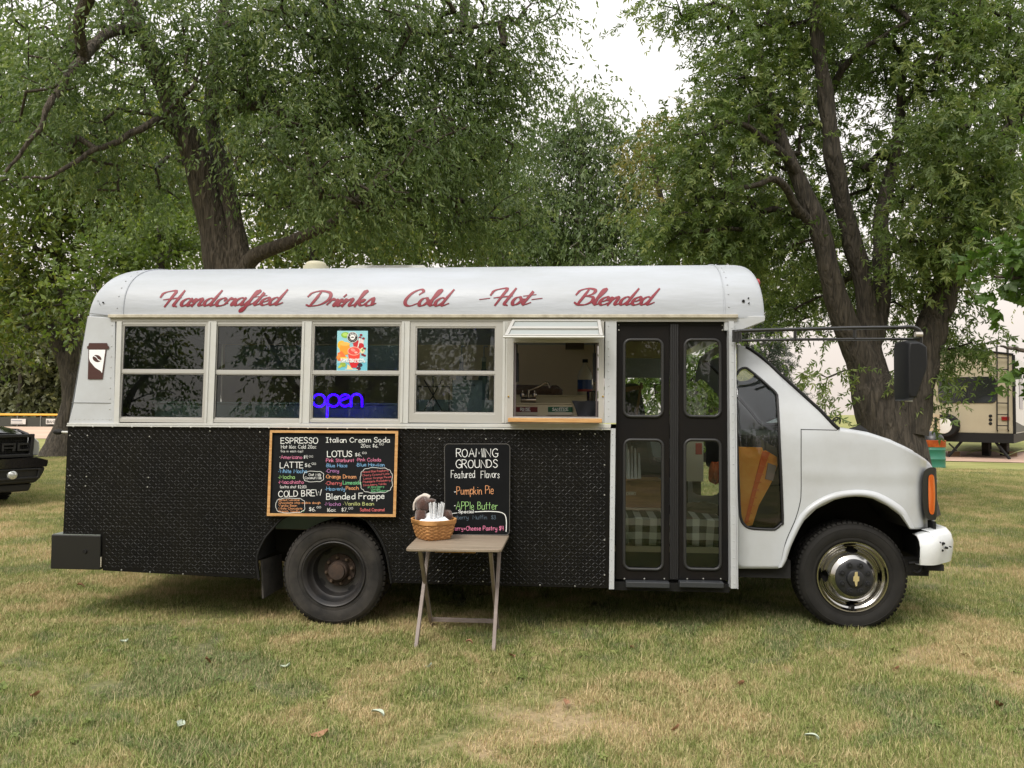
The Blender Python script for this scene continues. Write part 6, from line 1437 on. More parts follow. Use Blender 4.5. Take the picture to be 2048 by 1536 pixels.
def PT(u, v, y): p = px(u, v, y); return (p.x, p.y, p.z)
def tree(label, stems, lobes_, leafm, bark, seed, name='leafy_tree', cat='tree', group=None, per=7, twl=.38, size=.10, droop=.6, asp=.36, lob=1, spread=.25, nl=7, rt=.010, extra=None, density=1.0, shrink=.84):
    """stems: list of (points, radii) main limbs; lobes_: (centre, radii, number of twig ends); everything in metres"""
    r = np.random.default_rng(seed)
    base = Vector(stems[0][0][0]); root = thing(name, label, cat, (base.x, base.y, 0.0), group=group); off = np.array([base.x, base.y, 0.0])
    paths = []; nodes = []; nrad = []
    for P, rd in stems:
        P = np.array(catmull(P, 8)); rr_ = np.interp(np.linspace(0, 1, len(P)), np.linspace(0, 1, len(rd)), rd)
        wob = np.cumsum(r.normal(0, .006, P.shape), 0); P = P+wob*np.minimum(1, np.arange(len(P))/6)[:, None]; paths.append((P-off, rr_)); nodes.append(P[2:]); nrad.append(rr_[2:])
    V, Q = tube_np(paths, 14)
    V = V+ (np.sin(V[:, 2:3]*9+V[:, :1]*14)*.012)*unit(V*np.array([1, 1, 0]))
    me = fastmesh('trunk', V, quads=Q, mats=[bark], smooth=True); o = bpy.data.objects.new('trunk', me); col.objects.link(o); o.parent = root
    nodes = np.concatenate(nodes); nrad = np.concatenate(nrad); par = [-1]*len(nodes); nlist = [nodes]; allp = nodes.copy(); cnt = len(allp)
    T, OD, LB = [], [], []
    for li, (c, rad, n) in enumerate(lobes_):
        n = max(3, int(n*density)); d = unit(r.normal(0, 1, (n, 3))); q = r.uniform(.2, 1, (n, 1))**.5; p = np.array(c)+d*q*np.array(rad)*shrink; T.append(p); OD.append(unit(d*.8+unit(p-nodes.mean(0))*.7)); LB.append(np.full(n, li))
    T = np.concatenate(T); OD = np.concatenate(OD)
    ok = T[:, 2] > 1.2; T, OD = T[ok], OD[ok]
    # grow limbs to the twig ends, nearest first
    d0 = np.sqrt(((T[:, None, :]-nodes[None, ::3, :])**2).sum(-1)).min(1); order = np.argsort(d0)
    cap_ = cnt+len(T)*9; A = np.zeros((cap_, 3)); A[:cnt] = nodes; parent = np.full(cap_, -1); load = np.zeros(cap_); isroot = cnt; segs = []
    for ti in order:
        t = T[ti]; dv = A[:cnt]-t; dist = np.sqrt((dv**2).sum(1)); pen = dist+.35*np.maximum(0, A[:cnt, 2]-t[2]); j = int(np.argmin(pen)); a = A[j]; L_ = np.linalg.norm(t-a)
        m = int(min(8, max(1, round(L_/.3)))); sag = np.array([r.normal(0, .06), r.normal(0, .06), .10])*L_; prev = j; chain = [j]
        for k in range(1, m+1):
            s_ = k/m; A[cnt] = a+(t-a)*s_+sag*math.sin(math.pi*s_)*(1 if k < m else 0)+r.normal(0, .012, 3)*(k < m); parent[cnt] = prev; prev = cnt; chain.append(cnt); cnt += 1
        segs.append(chain); load[prev] += 1
    for k in range(cnt-1, isroot-1, -1):
        if parent[k] >= 0: load[parent[k]] += load[k]
    br = []
    for ch in segs:
        rad_ = rt*np.sqrt(np.maximum(load[ch], 1))*.85; rad_[0] = rad_[1] if len(rad_) > 1 else rad_[0]; br.append((A[ch]-off, np.minimum(rad_, .11)))
    if br:
        V, Q = tube_np(br, 5); me = fastmesh('limbs', V, quads=Q, mats=[bark], smooth=True); o = bpy.data.objects.new('limbs', me); col.objects.link(o); o.parent = root; 
    V, Tn, at = leaves(T-off, OD, leafm, per, twl, size, r, droop, asp, lob, spread, nl)
    me = fastmesh('crown', V, tris=Tn, mats=[leafm], attr=at); o = bpy.data.objects.new('crown', me); col.objects.link(o); o.parent = root
    return root
def lobe(u, v, y, ru, rv, n, ry_=None):
    """ellipsoid lobe whose size is given in picture pixels at its own distance"""
    c = PT(u, v, y); k = (y-CAM.y)/F; return (c, (ru*k, (ry_ if ry_ else ru*k), rv*k), n)
def stem(pts, rads): return ([PT(*p) for p in pts], rads)
def rooted(p, z=-.05): return (p[0], p[1], z)

# A: the big leaning tree behind the tail of the bus
yA = 5.6
st = [([rooted(PT(520, 1000, yA)), PT(505, 880, yA)]+[PT(*q_) for q_ in [(478, 700, yA), (452, 560, yA), (425, 440, yA), (395, 330, yA-.1), (345, 200, yA-.2), (300, 90, yA-.4), (255, -20, yA-.5), (230, -160, yA-.5)]], [.52, .36, .29, .25, .215, .19, .165, .13, .10, .06]),
      stem([(478, 560, yA), (470, 460, yA+.1), (448, 340, yA+.2), (425, 230, yA+.5), (430, 100, yA+.6), (470, -60, yA+.8), (520, -200, yA+.8)], [.20, .17, .14, .11, .09, .07, .04]),
      stem([(480, 560, yA), (505, 512, yA-.1), (590, 470, yA-.3), (660, 436, yA-.4), (720, 380, yA-.4), (790, 300, yA-.3), (880, 240, yA)], [.12, .115, .085, .065, .05, .035, .02]),
      stem([(300, 90, yA-.4), (270, 62, yA-.7), (215, 75, yA-1.2), (165, 115, yA-1.6), (120, 170, yA-2), (70, 250, yA-2.3), (10, 330, yA-2.4)], [.08, .075, .065, .055, .045, .03, .015]),
      stem([(345, 262, yA-.2), (315, 245, yA-.8), (260, 275, yA-1.2), (180, 305, yA-1.6), (110, 350, yA-1.9), (60, 352, yA-2)], [.06, .05, .04, .032, .02, .012]),
      stem([(430, 230, yA+.4), (520, 210, yA+.2), (600, 240, yA), (690, 260, yA+.1), (760, 240, yA+.2)], [.08, .07, .055, .04, .025]),
      stem([(440, 60, yA+.5), (560, 20, yA+.4), (700, 40, yA+.2), (860, 60, yA+.3), (1000, 40, yA+.5)], [.09, .08, .06, .045, .02])]
lb = [lobe(560, 120, yA+.2, 190, 130, 120), lobe(760, 130, yA+.2, 190, 140, 130), lobe(930, 110, yA+.6, 150, 130, 95), lobe(690, 290, yA+.4, 190, 110, 110), lobe(880, 300, yA+.8, 150, 120, 85), lobe(1000, 250, yA+1.2, 80, 120, 34),
      lobe(420, 130, yA-.6, 110, 130, 46), lobe(250, 150, yA-.6, 150, 140, 58), lobe(110, 200, yA-1.4, 150, 170, 60), lobe(200, 330, yA-.6, 170, 90, 34), lobe(330, 350, yA+.8, 90, 60, 18), lobe(490, 300, yA-.6, 90, 70, 22),
      lobe(150, 30, yA-.8, 180, 100, 48), lobe(620, 410, yA+.8, 150, 60, 38), lobe(720, 370, yA-1.1, 130, 70, 34), lobe(860, 260, yA-.9, 100, 80, 26), lobe(590, 300, yA-1.2, 90, 70, 20), lobe(830, 440, yA+1.2, 170, 70, 56), lobe(980, 430, yA+1.8, 110, 90, 44), lobe(400, -80, yA, 300, 110, 80), lobe(800, -60, yA+.2, 300, 110, 100), lobe(1040, 40, yA+.8, 60, 80, 14), lobe(640, 30, yA-.6, 200, 70, 60), lobe(1100, 40, yA+.8, 45, 60, 7), lobe(1010, 130, yA+.8, 90, 60, 22)]
lb += [((-3.5, 1.8, 6.6), (1.8, 2.0, .9), 50), ((-.8, 2.2, 7.2), (2.0, 2.0, 1.0), 50), ((-2.2, 3.2, 8.0), (3.5, 2.6, 1.2), 50), ((-5.6, 2.5, 6.8), (1.6, 2.0, 1.0), 34), ((-2.0, .2, 7.2), (2.4, 1.2, .7), 30)]
tree('large leaning tree with forked grey trunk, behind the tail of the bus', st, lb, LF_A, BARK, 1, 'leaning_tree', density=.64, per=12, twl=.42, size=.096, droop=.8, asp=.34, spread=.26, nl=8)
# B: tree at the far left whose flared foot shows beside the black pickup
yB = 17.5
st = [([rooted(PT(122, 905, yB)), PT(135, 850, yB), PT(146, 800, yB), PT(138, 740, yB), PT(118, 690, yB), PT(80, 620, yB), PT(30, 520, yB)], [.62, .33, .28, .26, .22, .16, .08]),
      stem([(140, 740, yB), (146, 660, yB), (120, 560, yB), (115, 420, yB), (130, 300, yB), (140, 200, yB)], [.22, .2, .17, .14, .1, .05])]
lb = [lobe(90, 500, yB, 130, 110, 60), lobe(220, 420, yB, 150, 110, 60), lobe(30, 620, yB-.5, 100, 70, 26), lobe(120, 330, yB, 200, 110, 70), lobe(300, 300, yB+1, 150, 120, 50), lobe(20, 200, yB, 150, 130, 50), lobe(-40, 560, yB, 130, 150, 40), lobe(150, 600, yB-1, 60, 60, 10), lobe(330, 420, yB+2, 120, 80, 40)]
tree('tall shade tree with a forked trunk flaring at its foot, left of the bus', st, lb, LF_B, BARKD, 2, 'forked_tree', per=9, twl=.8, size=.20, droop=.5, asp=.5, spread=.62, nl=7, rt=.02)
# C: low yellow-green tree between them
yC = 11
st = [([rooted(PT(330, 900, yC)), PT(330, 700, yC), PT(325, 560, yC), PT(320, 420, yC)], [.14, .11, .08, .03]), stem([(330, 640, yC), (270, 560, yC), (210, 500, yC-.5)], [.06, .04, .015])]
lb = [lobe(300, 505, yC, 100, 45, 32), lobe(220, 535, yC-.5, 70, 35, 14), lobe(185, 600, yC-.6, 40, 50, 7), lobe(370, 480, yC+.5, 90, 40, 24)]
tree('small yellow-green tree with flat leafy sprays behind the rear roof corner', st, lb, LF_Y, BARKD, 3, 'yellow_green_tree', per=9, twl=.5, size=.13, droop=.15, asp=.6, spread=.42, nl=7, rt=.008)
# D: slender birch in the gap
yD = 17
st = [([rooted(PT(1155, 900, yD)), PT(1155, 700, yD), PT(1155, 520, yD), PT(1158, 400, yD), PT(1165, 300, yD), PT(1150, 190, yD)], [.26, .22, .17, .13, .08, .03]),
      stem([(1160, 500, yD), (1220, 470, yD), (1260, 420, yD), (1300, 350, yD)], [.09, .07, .05, .02]), stem([(1160, 420, yD), (1200, 360, yD), (1240, 300, yD)], [.06, .045, .02]), stem([(1165, 330, yD), (1120, 280, yD), (1100, 240, yD)], [.05, .03, .015])]
lb = [lobe(1150, 210, yD, 45, 60, 13), lobe(1190, 270, yD, 70, 70, 30), lobe(1120, 320, yD, 80, 80, 40), lobe(1210, 360, yD, 80, 80, 44), lobe(1270, 320, yD, 60, 70, 24), lobe(1160, 440, yD, 110, 80, 62), lobe(1260, 450, yD, 80, 60, 26), lobe(1080, 420, yD, 80, 90, 44), lobe(1180, 510, yD, 150, 50, 50), lobe(1060, 500, yD, 100, 60, 40)]
tree('slender birch-like tree with airy hanging foliage in the sky gap above the serving window', st, lb, LF_D, BARKP, 4, 'birch_tree', per=10, twl=.55, size=.15, droop=1.1, asp=.42, spread=.42, nl=7, rt=.013)
# E: big maple on the right
yE = 6.8
st = [([rooted(PT(1790, 940, yE)), PT(1782, 880, yE), PT(1765, 800, yE), PT(1735, 730, yE), PT(1705, 650, yE-.1), PT(1672, 560, yE-.2), PT(1640, 450, yE-.3), PT(1590, 330, yE-.3), PT(1545, 200, yE-.2), PT(1520, 60, yE)], [.60, .48, .38, .24, .19, .16, .14, .11, .07, .03]),
      stem([(1752, 790, yE), (1738, 700, yE+.1), (1730, 600, yE+.1), (1700, 470, yE+.0), (1668, 330, yE-.2), (1652, 200, yE-.3), (1632, 60, yE-.3), (1625, -120, yE-.3)], [.26, .17, .15, .135, .125, .115, .09, .06]),
      stem([(1810, 860, yE-.1), (1835, 770, yE-.2), (1868, 650, yE-.2), (1900, 560, yE-.1), (1945, 470, yE), (2000, 340, yE+.2), (2050, 180, yE+.4), (2090, 0, yE+.4)], [.34, .26, .22, .20, .17, .14, .11, .06]),
      stem([(1742, 690, yE+.1), (1768, 580, yE+.3), (1765, 430, yE+.5), (1790, 300, yE+.6), (1800, 150, yE+.5)], [.16, .14, .11, .09, .05]),
      stem([(1655, 190, yE+.3), (1700, 120, yE), (1760, 70, yE-.3), (1830, 30, yE-.4)], [.07, .05, .035, .02]),
      stem([(1655, 480, yE-.2), (1600, 420, yE-.5), (1560, 360, yE-.9), (1500, 380, yE-1), (1440, 385, yE-1)], [.09, .07, .05, .035, .015]),
      stem([(1600, 360, yE-.3), (1560, 300, yE-.6), (1480, 240, yE-.9), (1400, 260, yE-1)], [.07, .055, .035, .015]),
      stem([(1965, 430, yE), (1990, 300, yE-.6), (2040, 230, yE-1)], [.11, .08, .04])]
lb = [lobe(1540, 80, yE, 130, 110, 72), lobe(1480, 200, yE-.4, 100, 90, 46), lobe(1420, 300, yE-.6, 100, 80, 40), lobe(1560, 270, yE+.5, 130, 100, 56), lobe(1690, 110, yE+1.1, 140, 120, 60), lobe(1830, 90, yE, 140, 120, 74), lobe(1980, 120, yE, 120, 140, 60),
      lobe(1420, 430, yE-.2, 130, 70, 50), lobe(1540, 450, yE+.2, 110, 80, 50), lobe(1330, 470, yE+.5, 60, 50, 16), lobe(1650, 400, yE+1.5, 140, 90, 50), lobe(1800, 330, yE+1.2, 140, 110, 60), lobe(1930, 300, yE-1.2, 110, 120, 66), lobe(1900, 450, yE-1, 90, 100, 44), lobe(1650, 560, yE+1.4, 130, 60, 40), lobe(1800, 520, yE+.3, 100, 60, 34), lobe(1990, 430, yE-.8, 80, 90, 30),
      lobe(1590, 640, yE+.5, 50, 50, 10), lobe(1925, 690, yE-.2, 45, 45, 12), lobe(1650, -60, yE, 260, 90, 80), lobe(1950, -60, yE, 220, 90, 60), lobe(1330, -10, yE-.3, 50, 25, 6), lobe(1400, 10, yE-.3, 70, 35, 14), lobe(1650, 740, yE-.6, 14, 90, 6), lobe(1870, 760, yE-.4, 22, 60, 5), lobe(2060, 250, yE, 90, 200, 50), lobe(1860, 620, yE+.2, 60, 60, 12), lobe(1740, 640, yE+1.4, 60, 50, 8)]
lb += [((2.0, 3.2, 7.4), (1.8, 1.8, .9), 40), ((4.2, 2.8, 7.2), (2.0, 2.0, 1.0), 46)]
tree('large many-stemmed maple with feathery drooping leaves behind the bonnet', st, lb, LF_M, BARKD, 5, 'maple_tree', density=.62, per=10, twl=.40, size=.115, droop=.6, asp=.30, lob=3, spread=.27, nl=7)
# turning sprays at its left edge
st = [([rooted(PT(1352, 905, 12)), PT(1350, 700, 12), PT(1340, 500, 12), PT(1310, 350, 12), PT(1300, 280, 12)], [.16, .13, .09, .05, .02])]
tree('young tree with some leaves turned amber at the left edge of the maple', st, [lobe(1300, 320, 12, 45, 60, 14), lobe(1345, 290, 12, 40, 50, 12), lobe(1340, 420, 12, 70, 60, 18), lobe(1380, 350, 12, 50, 60, 12)], LF_O, BARKD, 6, 'amber_tree', per=8, twl=.35, size=.13, droop=.7, asp=.4, lob=1, spread=.3, nl=7, rt=.008)
# G: branch of a near maple entering on the right
yG = 1.2
st = [([rooted(PT(2350, 1100, yG)), PT(2340, 900, yG), PT(2330, 600, yG), PT(2300, 300, yG), PT(2320, 60, yG)], [.24, .2, .16, .12, .06]), stem([(2325, 560, yG), (2200, 540, yG), (2080, 560, yG), (1990, 560, yG)], [.07, .05, .03, .01]), stem([(2325, 620, yG), (2200, 700, yG), (2080, 700, yG), (2010, 690, yG)], [.06, .04, .02, .008])]
tree('near maple reaching in from the right with broad bright green leaves', st, [lobe(2060, 500, yG, 60, 18, 11, .4), lobe(2015, 525, yG, 40, 18, 7, .3), lobe(2040, 585, yG, 45, 22, 7, .4), lobe(2080, 735, yG, 36, 18, 4, .3), lobe(2210, 620, yG, 80, 80, 22), lobe(2300, 400, yG, 200, 160, 50), lobe(2300, 150, yG, 200, 160, 40)], LF_G, BARK, 7, 'near_maple', per=3, twl=.2, size=.08, droop=.25, asp=.75, lob=3, spread=.09, nl=5, rt=.004)
# spruce behind the windscreen
yS = 24
bx = PT(1490, 900, yS); zt_s = PT(1490, 440, yS)[2]
root_ = [([(bx[0], bx[1], -.05), (bx[0], bx[1], zt_s*.5), (bx[0], bx[1], zt_s)], [.25, .14, .03])]
lb = []
r2 = np.random.default_rng(77)
for k in range(24):
    z = 1.2+(zt_s-1.6)*k/24; rad = 2.5*(1-k/25)+.3
    for q in range(max(3, int(9-k*.25))):
        a = r2.uniform(0, 6.28); lb.append(((bx[0]+math.cos(a)*rad*.62, bx[1]+math.sin(a)*rad*.62, z-.1*rad), (rad*.42*abs(math.cos(a))+.12, rad*.42*abs(math.sin(a))+.12, .07), 3))
tree('dark spruce with layered drooping branches seen past the windscreen', root_, lb, LF_S, BARKD, 8, 'spruce_tree', per=9, twl=.42, size=.13, droop=.35, asp=.16, lob=3, spread=.13, nl=7, rt=.01)
# H/I/J: darker trees that close the view behind the roofline, both sides
def simple(u, y, vt, lbs, lm, seed, label, bark=BARKD, w_=.22, name='background_tree', size=.2, per=9, vb=905, **k):
    b = PT(u, vb, y); st = [([rooted(b), PT(u+3, (vb+vt)/2, y), PT(u-4, vt, y)], [w_*1.3, w_*.8, w_*.25])]
    tree(label, st, lbs, lm, bark, seed, name, per=per, twl=.7, size=size, droop=.5, asp=.45, spread=.55, nl=7, rt=.014, group='trees beyond the lawn', **k)
simple(625, 15, 330, [lobe(620, 400, 15, 130, 110, 60), lobe(720, 470, 15, 120, 60, 34), lobe(560, 500, 15, 100, 50, 22), lobe(500, 250, 16, 160, 130, 50)], LF_B, 21, 'dark round-crowned tree rising behind the roof vent cap')
simple(835, 18, 260, [lobe(840, 340, 18, 140, 120, 66), lobe(900, 470, 18, 140, 60, 44), lobe(760, 480, 18, 110, 60, 34)], LF_B, 22, 'broad dark tree rising behind the middle of the bus roof')
simple(985, 20, 240, [lobe(990, 320, 20, 90, 90, 40), lobe(1010, 470, 20, 110, 70, 44), lobe(960, 400, 20, 90, 80, 30)], LF_D, 23, 'grey-green tree just left of the birch')
simple(1420, 19, 300, [lobe(1420, 480, 19, 100, 60, 36), lobe(1520, 430, 19, 110, 70, 34), lobe(1560, 560, 19, 80, 60, 22)], LF_B, 24, 'dark tree behind the front roof cap')
simple(1345, 17, 640, [lobe(1300, 745, 17, 60, 60, 26), lobe(1390, 735, 17, 60, 60, 26), lobe(1345, 800, 17, 90, 30, 22)], LF_M, 29, 'low green tree seen through the folding door of the bus')
simple(2120, 40, 200, [lobe(1960, 350, 40, 140, 150, 60), lobe(1850, 480, 40, 80, 80, 18), lobe(2060, 520, 40, 80, 80, 30), lobe(2150, 400, 40, 150, 150, 50)], LF_B, 25, 'dark tree rising beyond the travel trailer', w_=.5)
simple(-60, 14, 150, [lobe(-40, 250, 14, 180, 200, 50), lobe(20, 120, 14, 130, 100, 26)], LF_Y, 26, 'bright yellow-green tree at the left border of the view', vb=930)
simple(330, 21, 200, [lobe(340, 300, 21, 150, 140, 60), lobe(300, 420, 21, 120, 60, 34), lobe(460, 180, 21, 130, 120, 46), lobe(230, 180, 21, 120, 100, 24)], LF_A, 27, 'mid-green tree far behind the leaning tree')
# far wood beyond the ball field fence: trees with their own trunks
for k, u in enumerate((-330, -230, -140, -60, -10, 35, 72, 110, 160, 215, 280)):
    yy_ = 66+(k*37 % 5)*2.4; b = PT(u, 850, yy_); hh = 12+(k*17 % 4)*1.2
    st = [([rooted(b, -.1), (b[0]+(.9 if k == 6 else .2), b[1], 4), (b[0]+(-.4), b[1], 9)], [.28, .22, .1])]
    lb = [((b[0]+r2.uniform(-1, 1), b[1]+1.5, 3.2), (3.0, 2.4, 2.0), 26), ((b[0]+r2.uniform(-1, 1), b[1], 7), (3.6, 3, 2.6), 30), ((b[0], b[1], hh-2.5), (3.2, 3, 2.4), 20), ((b[0]+1, b[1]+3, 1.6), (3.2, 1.6, 1.0), 16)]
    tree('dark woodland tree beyond the ball field fence', st, lb, LF_W, BARKP if k == 6 else BARKD, 40+k, 'woodland_tree', group='wood beyond the ball field', per=8, twl=1.5, size=.62, droop=.5, asp=.6, spread=1.2, nl=6, rt=.03)
# trees across the lawn behind the photographer, seen only mirrored in the glass
spots = ((-19.5, -20, 10), (-15.2, -19, 9), (-7.0, -17.5, 10), (-3.0, -18.5, 9), (.6, -17, 9), (4.6, -19, 9), (8.4, -17.5, 10), (13, -20, 9), (18, -22, 10), (-26, -24, 11), (2, -34, 12), (-11, -36, 12), (15, -38, 12))
where = ('far left', 'second from the left', 'third from the left', 'left of centre', 'straight behind the photographer', 'right of centre', 'third from the right', 'second from the right', 'far right', 'outermost on the left', 'back row, middle', 'back row, left', 'back row, right')
for k, (x, y, h) in enumerate(spots):
    st = [([(x, y, -.05), (x+.2, y, 3), (x+.5, y+.3, 6), (x, y, h-2)], [.32, .25, .18, .07]), ([(x+.2, y, 1.8), (x+1.3, y+.3, 3.4), (x+2.4, y+.2, 4.6)], [.15, .1, .04]), ([(x+.1, y, 2.0), (x-1.2, y+.2, 3.4), (x-2.2, y, 5)], [.14, .1, .04])]
    lb = [((x-1.5, y, 3.0), (1.4, 1.6, 1.0), 20), ((x+1.6, y, 2.8), (1.4, 1.6, 1.0), 18), ((x-1.2, y, 4.8), (1.7, 1.8, 1.1), 26), ((x+1.2, y, 4.9), (1.7, 1.8, 1.2), 26), ((x, y, 7), (2.4, 2.2, 1.6), 40), ((x+.3, y, h-1), (1.8, 2, 1.5), 20)]
    tree('tree across the lawn behind the photographer, '+where[k], st, lb, LF_B, BARKD, 60+k, 'facing_tree', group='trees behind the photographer', per=8, twl=.6, size=.22, droop=.6, asp=.45, spread=.42, nl=6, rt=.014)

# ================================================================ BALL FIELD FENCE
yF = 52
a, b = PT(-330, 851, yF), PT(300, 851, yF); ztop = PT(60, 831, yF)[2]; zgF = 0.0
zb0 = PT(60, 850, yF)[2]
fe = thing('outfield_fence', 'low dark mesh fence with bright yellow top rail beyond the ball field', 'fence', (a[0], yF, 0))
s = nm(mat('yellow_cap', C(222, 168, 52), .5)); s.tube([(0, 0, ztop), (b[0]-a[0], 0, ztop+.1)], .085, n=8); s.build('yellow_top_rail', parent=fe)
s = nm(mat('dark_windscreen_mesh', C(62, 64, 58), .9)); s.box(0, b[0]-a[0], -.02, .0, zb0-.2, ztop-.14); s.build('mesh_panel', parent=fe)
x = .0
while x < b[0]-a[0]:
    s = nm(mat('grey_post', C(120, 122, 116), .6)); s.tube([(x, -.06, 0), (x, -.06, ztop)], .04, n=6); s.build('fence_post', parent=fe); x += 1.9
for (u0, u1, txt) in ((22, 51, None), (92, 122, 'BANNER')):
    p0, p1 = PT(u0, 837.5, yF-.15), PT(u1, 848.5, yF-.15); s = nm(mat('banner_white', C(206, 204, 198), .6)); s.box(p0[0], p1[0], yF-.15, yF-.12, p1[2], p0[2])
    if txt: write(s, txt, u0+2, u1-1.5, 845.8, 5, y3(yF-.17), .9, mat('banner_ink', C(40, 40, 44), .7), jit=0)
    else:
        bi = mat('banner_grey', C(120, 124, 132), .7); s.box(*(PT(26, 841, yF)[0], PT(47, 841, yF)[0]), yF-.165, yF-.155, PT(30, 842.2, yF)[2], PT(30, 840.4, yF)[2], bi); s.box(PT(24, 846, yF)[0], PT(48, 846, yF)[0], yF-.165, yF-.155, PT(30, 846.4, yF)[2], PT(30, 845.6, yF)[2], bi)
    tag(s.build('fence_banner'), 'small white banner reading BANNER on the outfield fence' if txt else 'small white banner with grey print on the outfield fence, nearer the pickup', 'banner')

# ================================================================ BLACK PICKUP
yP = 6.2; pc = PT(92, 1000, yP); tk = thing('pickup_truck', 'black pickup truck with letter grille, cut off by the left edge', 'pickup truck', (pc[0], yP, 0), rz=R(60))
BPT = mat('black_truck_paint', (.008, .008, .009, 1), .12, coat=1.0); BPL = mat('black_truck_plastic', (.012, .012, .012, 1), .5); KPX = 104.0; VPX = 137.0
def onframe(u, v, org_, rz, y=0.0):   # where the sight line meets the local plane y = const of a turned object
    n_v = Vector((-math.sin(rz), math.cos(rz), 0)); ex = Vector((math.cos(rz), math.sin(rz), 0)); P0 = Vector((org_[0], org_[1], 0))+n_v*y
    d = ray(u, v); t = (P0-CAM).dot(n_v)/d.dot(n_v); p = CAM+d*t; return (p-P0).dot(ex), p.z
RZT = R(60)
def TX(u, v=920): return onframe(u, v, tk.location, RZT)[0]
def TZ(v, u=60): return onframe(u, v, tk.location, RZT)[1]
wT = -2.02
def face(mb, pts, y0, y1, m=None): mb.prism([(TX(u) if u > -60 else wT+(u+400)*.008, TZ(v)) for u, v in pts], y0, y1, m)
s = nm(BPT)   # bonnet: rounded nose rising to the windscreen
rows = []
for k, (yy_, dz) in enumerate(((.10, -.10), (.06, -.03), (.12, .04), (.35, .10), (.8, .15), (1.25, .19))):
    row = []
    for i in range(17):
        t = i/16; x = -.24+(wT+.48)*t; e = 1-abs(2*t-1)**4; row.append((x, yy_+(.20*(abs(2*t-1)**3)), TZ(868)-.02+dz*.75+(.07*e if k > 0 else .03*e)))
    rows.append(row)
s.grid(rows); s.build('bonnet', parent=tk, smooth=60)
s = nm(BPT)
s.prism([(-.02, .62), (-.02, .98), (-.10, 1.10), (-.28, 1.18), (-.28, .62)], .38, 1.7); s.prism([(wT+.02, .62), (wT+.02, .98), (wT+.10, 1.10), (wT+.28, 1.18), (wT+.28, .62)], .38, 1.7)
s.box(wT+.04, -.04, 1.71, 5.6, .62, 1.25); s.prism([(wT+.12, 1.26), (-.12, 1.26), (-.24, 1.92), (wT+.24, 1.92)], 1.9, 3.9)
s.build('body', parent=tk, bevel=.03)
s = nm(GLASS); s.prism([(wT+.18, 1.30), (-.18, 1.30), (-.28, 1.86), (wT+.28, 1.86)], 1.87, 1.895); s.build('windscreen', parent=tk)
s = nm(BPL); g0, g1 = TX(66), wT-TX(66); zb_, zt_ = TZ(914), TZ(868)
ring(s, [(g1-.0, zb_), (g0, zb_), (g0+.02, zt_), (g1-.02, zt_)], [(g1+.05, zb_+.05), (g0-.05, zb_+.05), (g0-.03, zt_-.05), (g1+.03, zt_-.05)], .0, .10); s.build('grille_frame', parent=tk, bevel=.01)
s = nm(mat('grille_mesh', (.006, .006, .006, 1), .6)); s.box(g1+.04, g0-.04, .10, .12, zb_+.03, zt_-.03)
k_ = 0
xx = g1+.06
while xx < g0-.05: s.box(xx, xx+.008, .085, .10, zb_+.05, zt_-.05); xx += .035
zz_ = zb_+.07
while zz_ < zt_-.05: s.box(g1+.05, g0-.05, .075, .084, zz_, zz_+.008); zz_ += .035
s.build('grille_mesh', parent=tk)
LM = mat('grille_letter', (.022, .022, .023, 1), .45); lz0, lz1 = TZ(900), TZ(887)
def bar(mb, x0, x1, z0, z1): mb.box(x0, x1, .03, .072, z0, z1)
lw = TX(64)-TX(36.5); xD = TX(36.5)
def letter(ch, x0):
    s = nm(LM); x1 = x0+lw; t = .03
    if ch == 'D': ring(s, [(x0, lz0-.01), (x1-.03, lz0-.01), (x1, lz0+.02), (x1, lz1-.02), (x1-.03, lz1+.01), (x0, lz1+.01)], [(x0+t, lz0+t*.6), (x1-.045, lz0+t*.6), (x1-t*1.2, lz0+.035), (x1-t*1.2, lz1-.035), (x1-.045, lz1-t*.6), (x0+t, lz1-t*.6)], .03, .072)
    elif ch == 'O': ring(s, [(x0+.03, lz0-.01), (x1-.03, lz0-.01), (x1, lz0+.02), (x1, lz1-.02), (x1-.03, lz1+.01), (x0+.03, lz1+.01), (x0, lz1-.02), (x0, lz0+.02)], [(x0+.045, lz0+.018), (x1-.045, lz0+.018), (x1-.036, lz0+.035), (x1-.036, lz1-.035), (x1-.045, lz1-.018), (x0+.045, lz1-.018), (x0+.036, lz1-.035), (x0+.036, lz0+.035)], .03, .072)
    elif ch == 'R': bar(s, x0, x0+t, lz0-.01, lz1+.01); bar(s, x0+t+.001, x1, lz1-.018, lz1+.01); bar(s, x1-t, x1, (lz0+lz1)/2+.001, lz1-.019); bar(s, x0+t+.001, x1, (lz0+lz1)/2-.02, (lz0+lz1)/2); bar(s, x1-t*1.6, x1-.01, lz0-.01, (lz0+lz1)/2-.021)
    elif ch == 'F': bar(s, x0, x0+t, lz0-.01, lz1+.01); bar(s, x0+t+.001, x1, lz1-.018, lz1+.01); bar(s, x0+t+.001, x1-.05, (lz0+lz1)/2-.02, (lz0+lz1)/2)
    s.build('grille_letter', parent=tk)
for k, ch in enumerate('DROF'): letter(ch, xD-k*lw*1.12)
for sx_, nm2 in ((0, 1), (1, 1)):
    mirx = (lambda x: x) if sx_ == 0 else (lambda x: wT-x)
    s = nm(mat('pickup_lamp_clear', (.68, .70, .68, 1), .12, .3, coat=1)); P = [(TX(65), TZ(872)), (TX(74), TZ(874)), (TX(84), TZ(884)), (TX(86), TZ(896)), (TX(84), TZ(912)), (TX(67), TZ(912))]; P = [(mirx(x), z) for x, z in P]
    s.prism(P, .10, .40); s.build('headlight', parent=tk, bevel=.02)
s = nm(BPT)
face(s, [(92, 921), (92.5, 926), (90, 934), (-400, 936), (-400, 921), (88, 914), (70, 915)], -.06, .5)
s.build('bumper_top', parent=tk, bevel=.03)
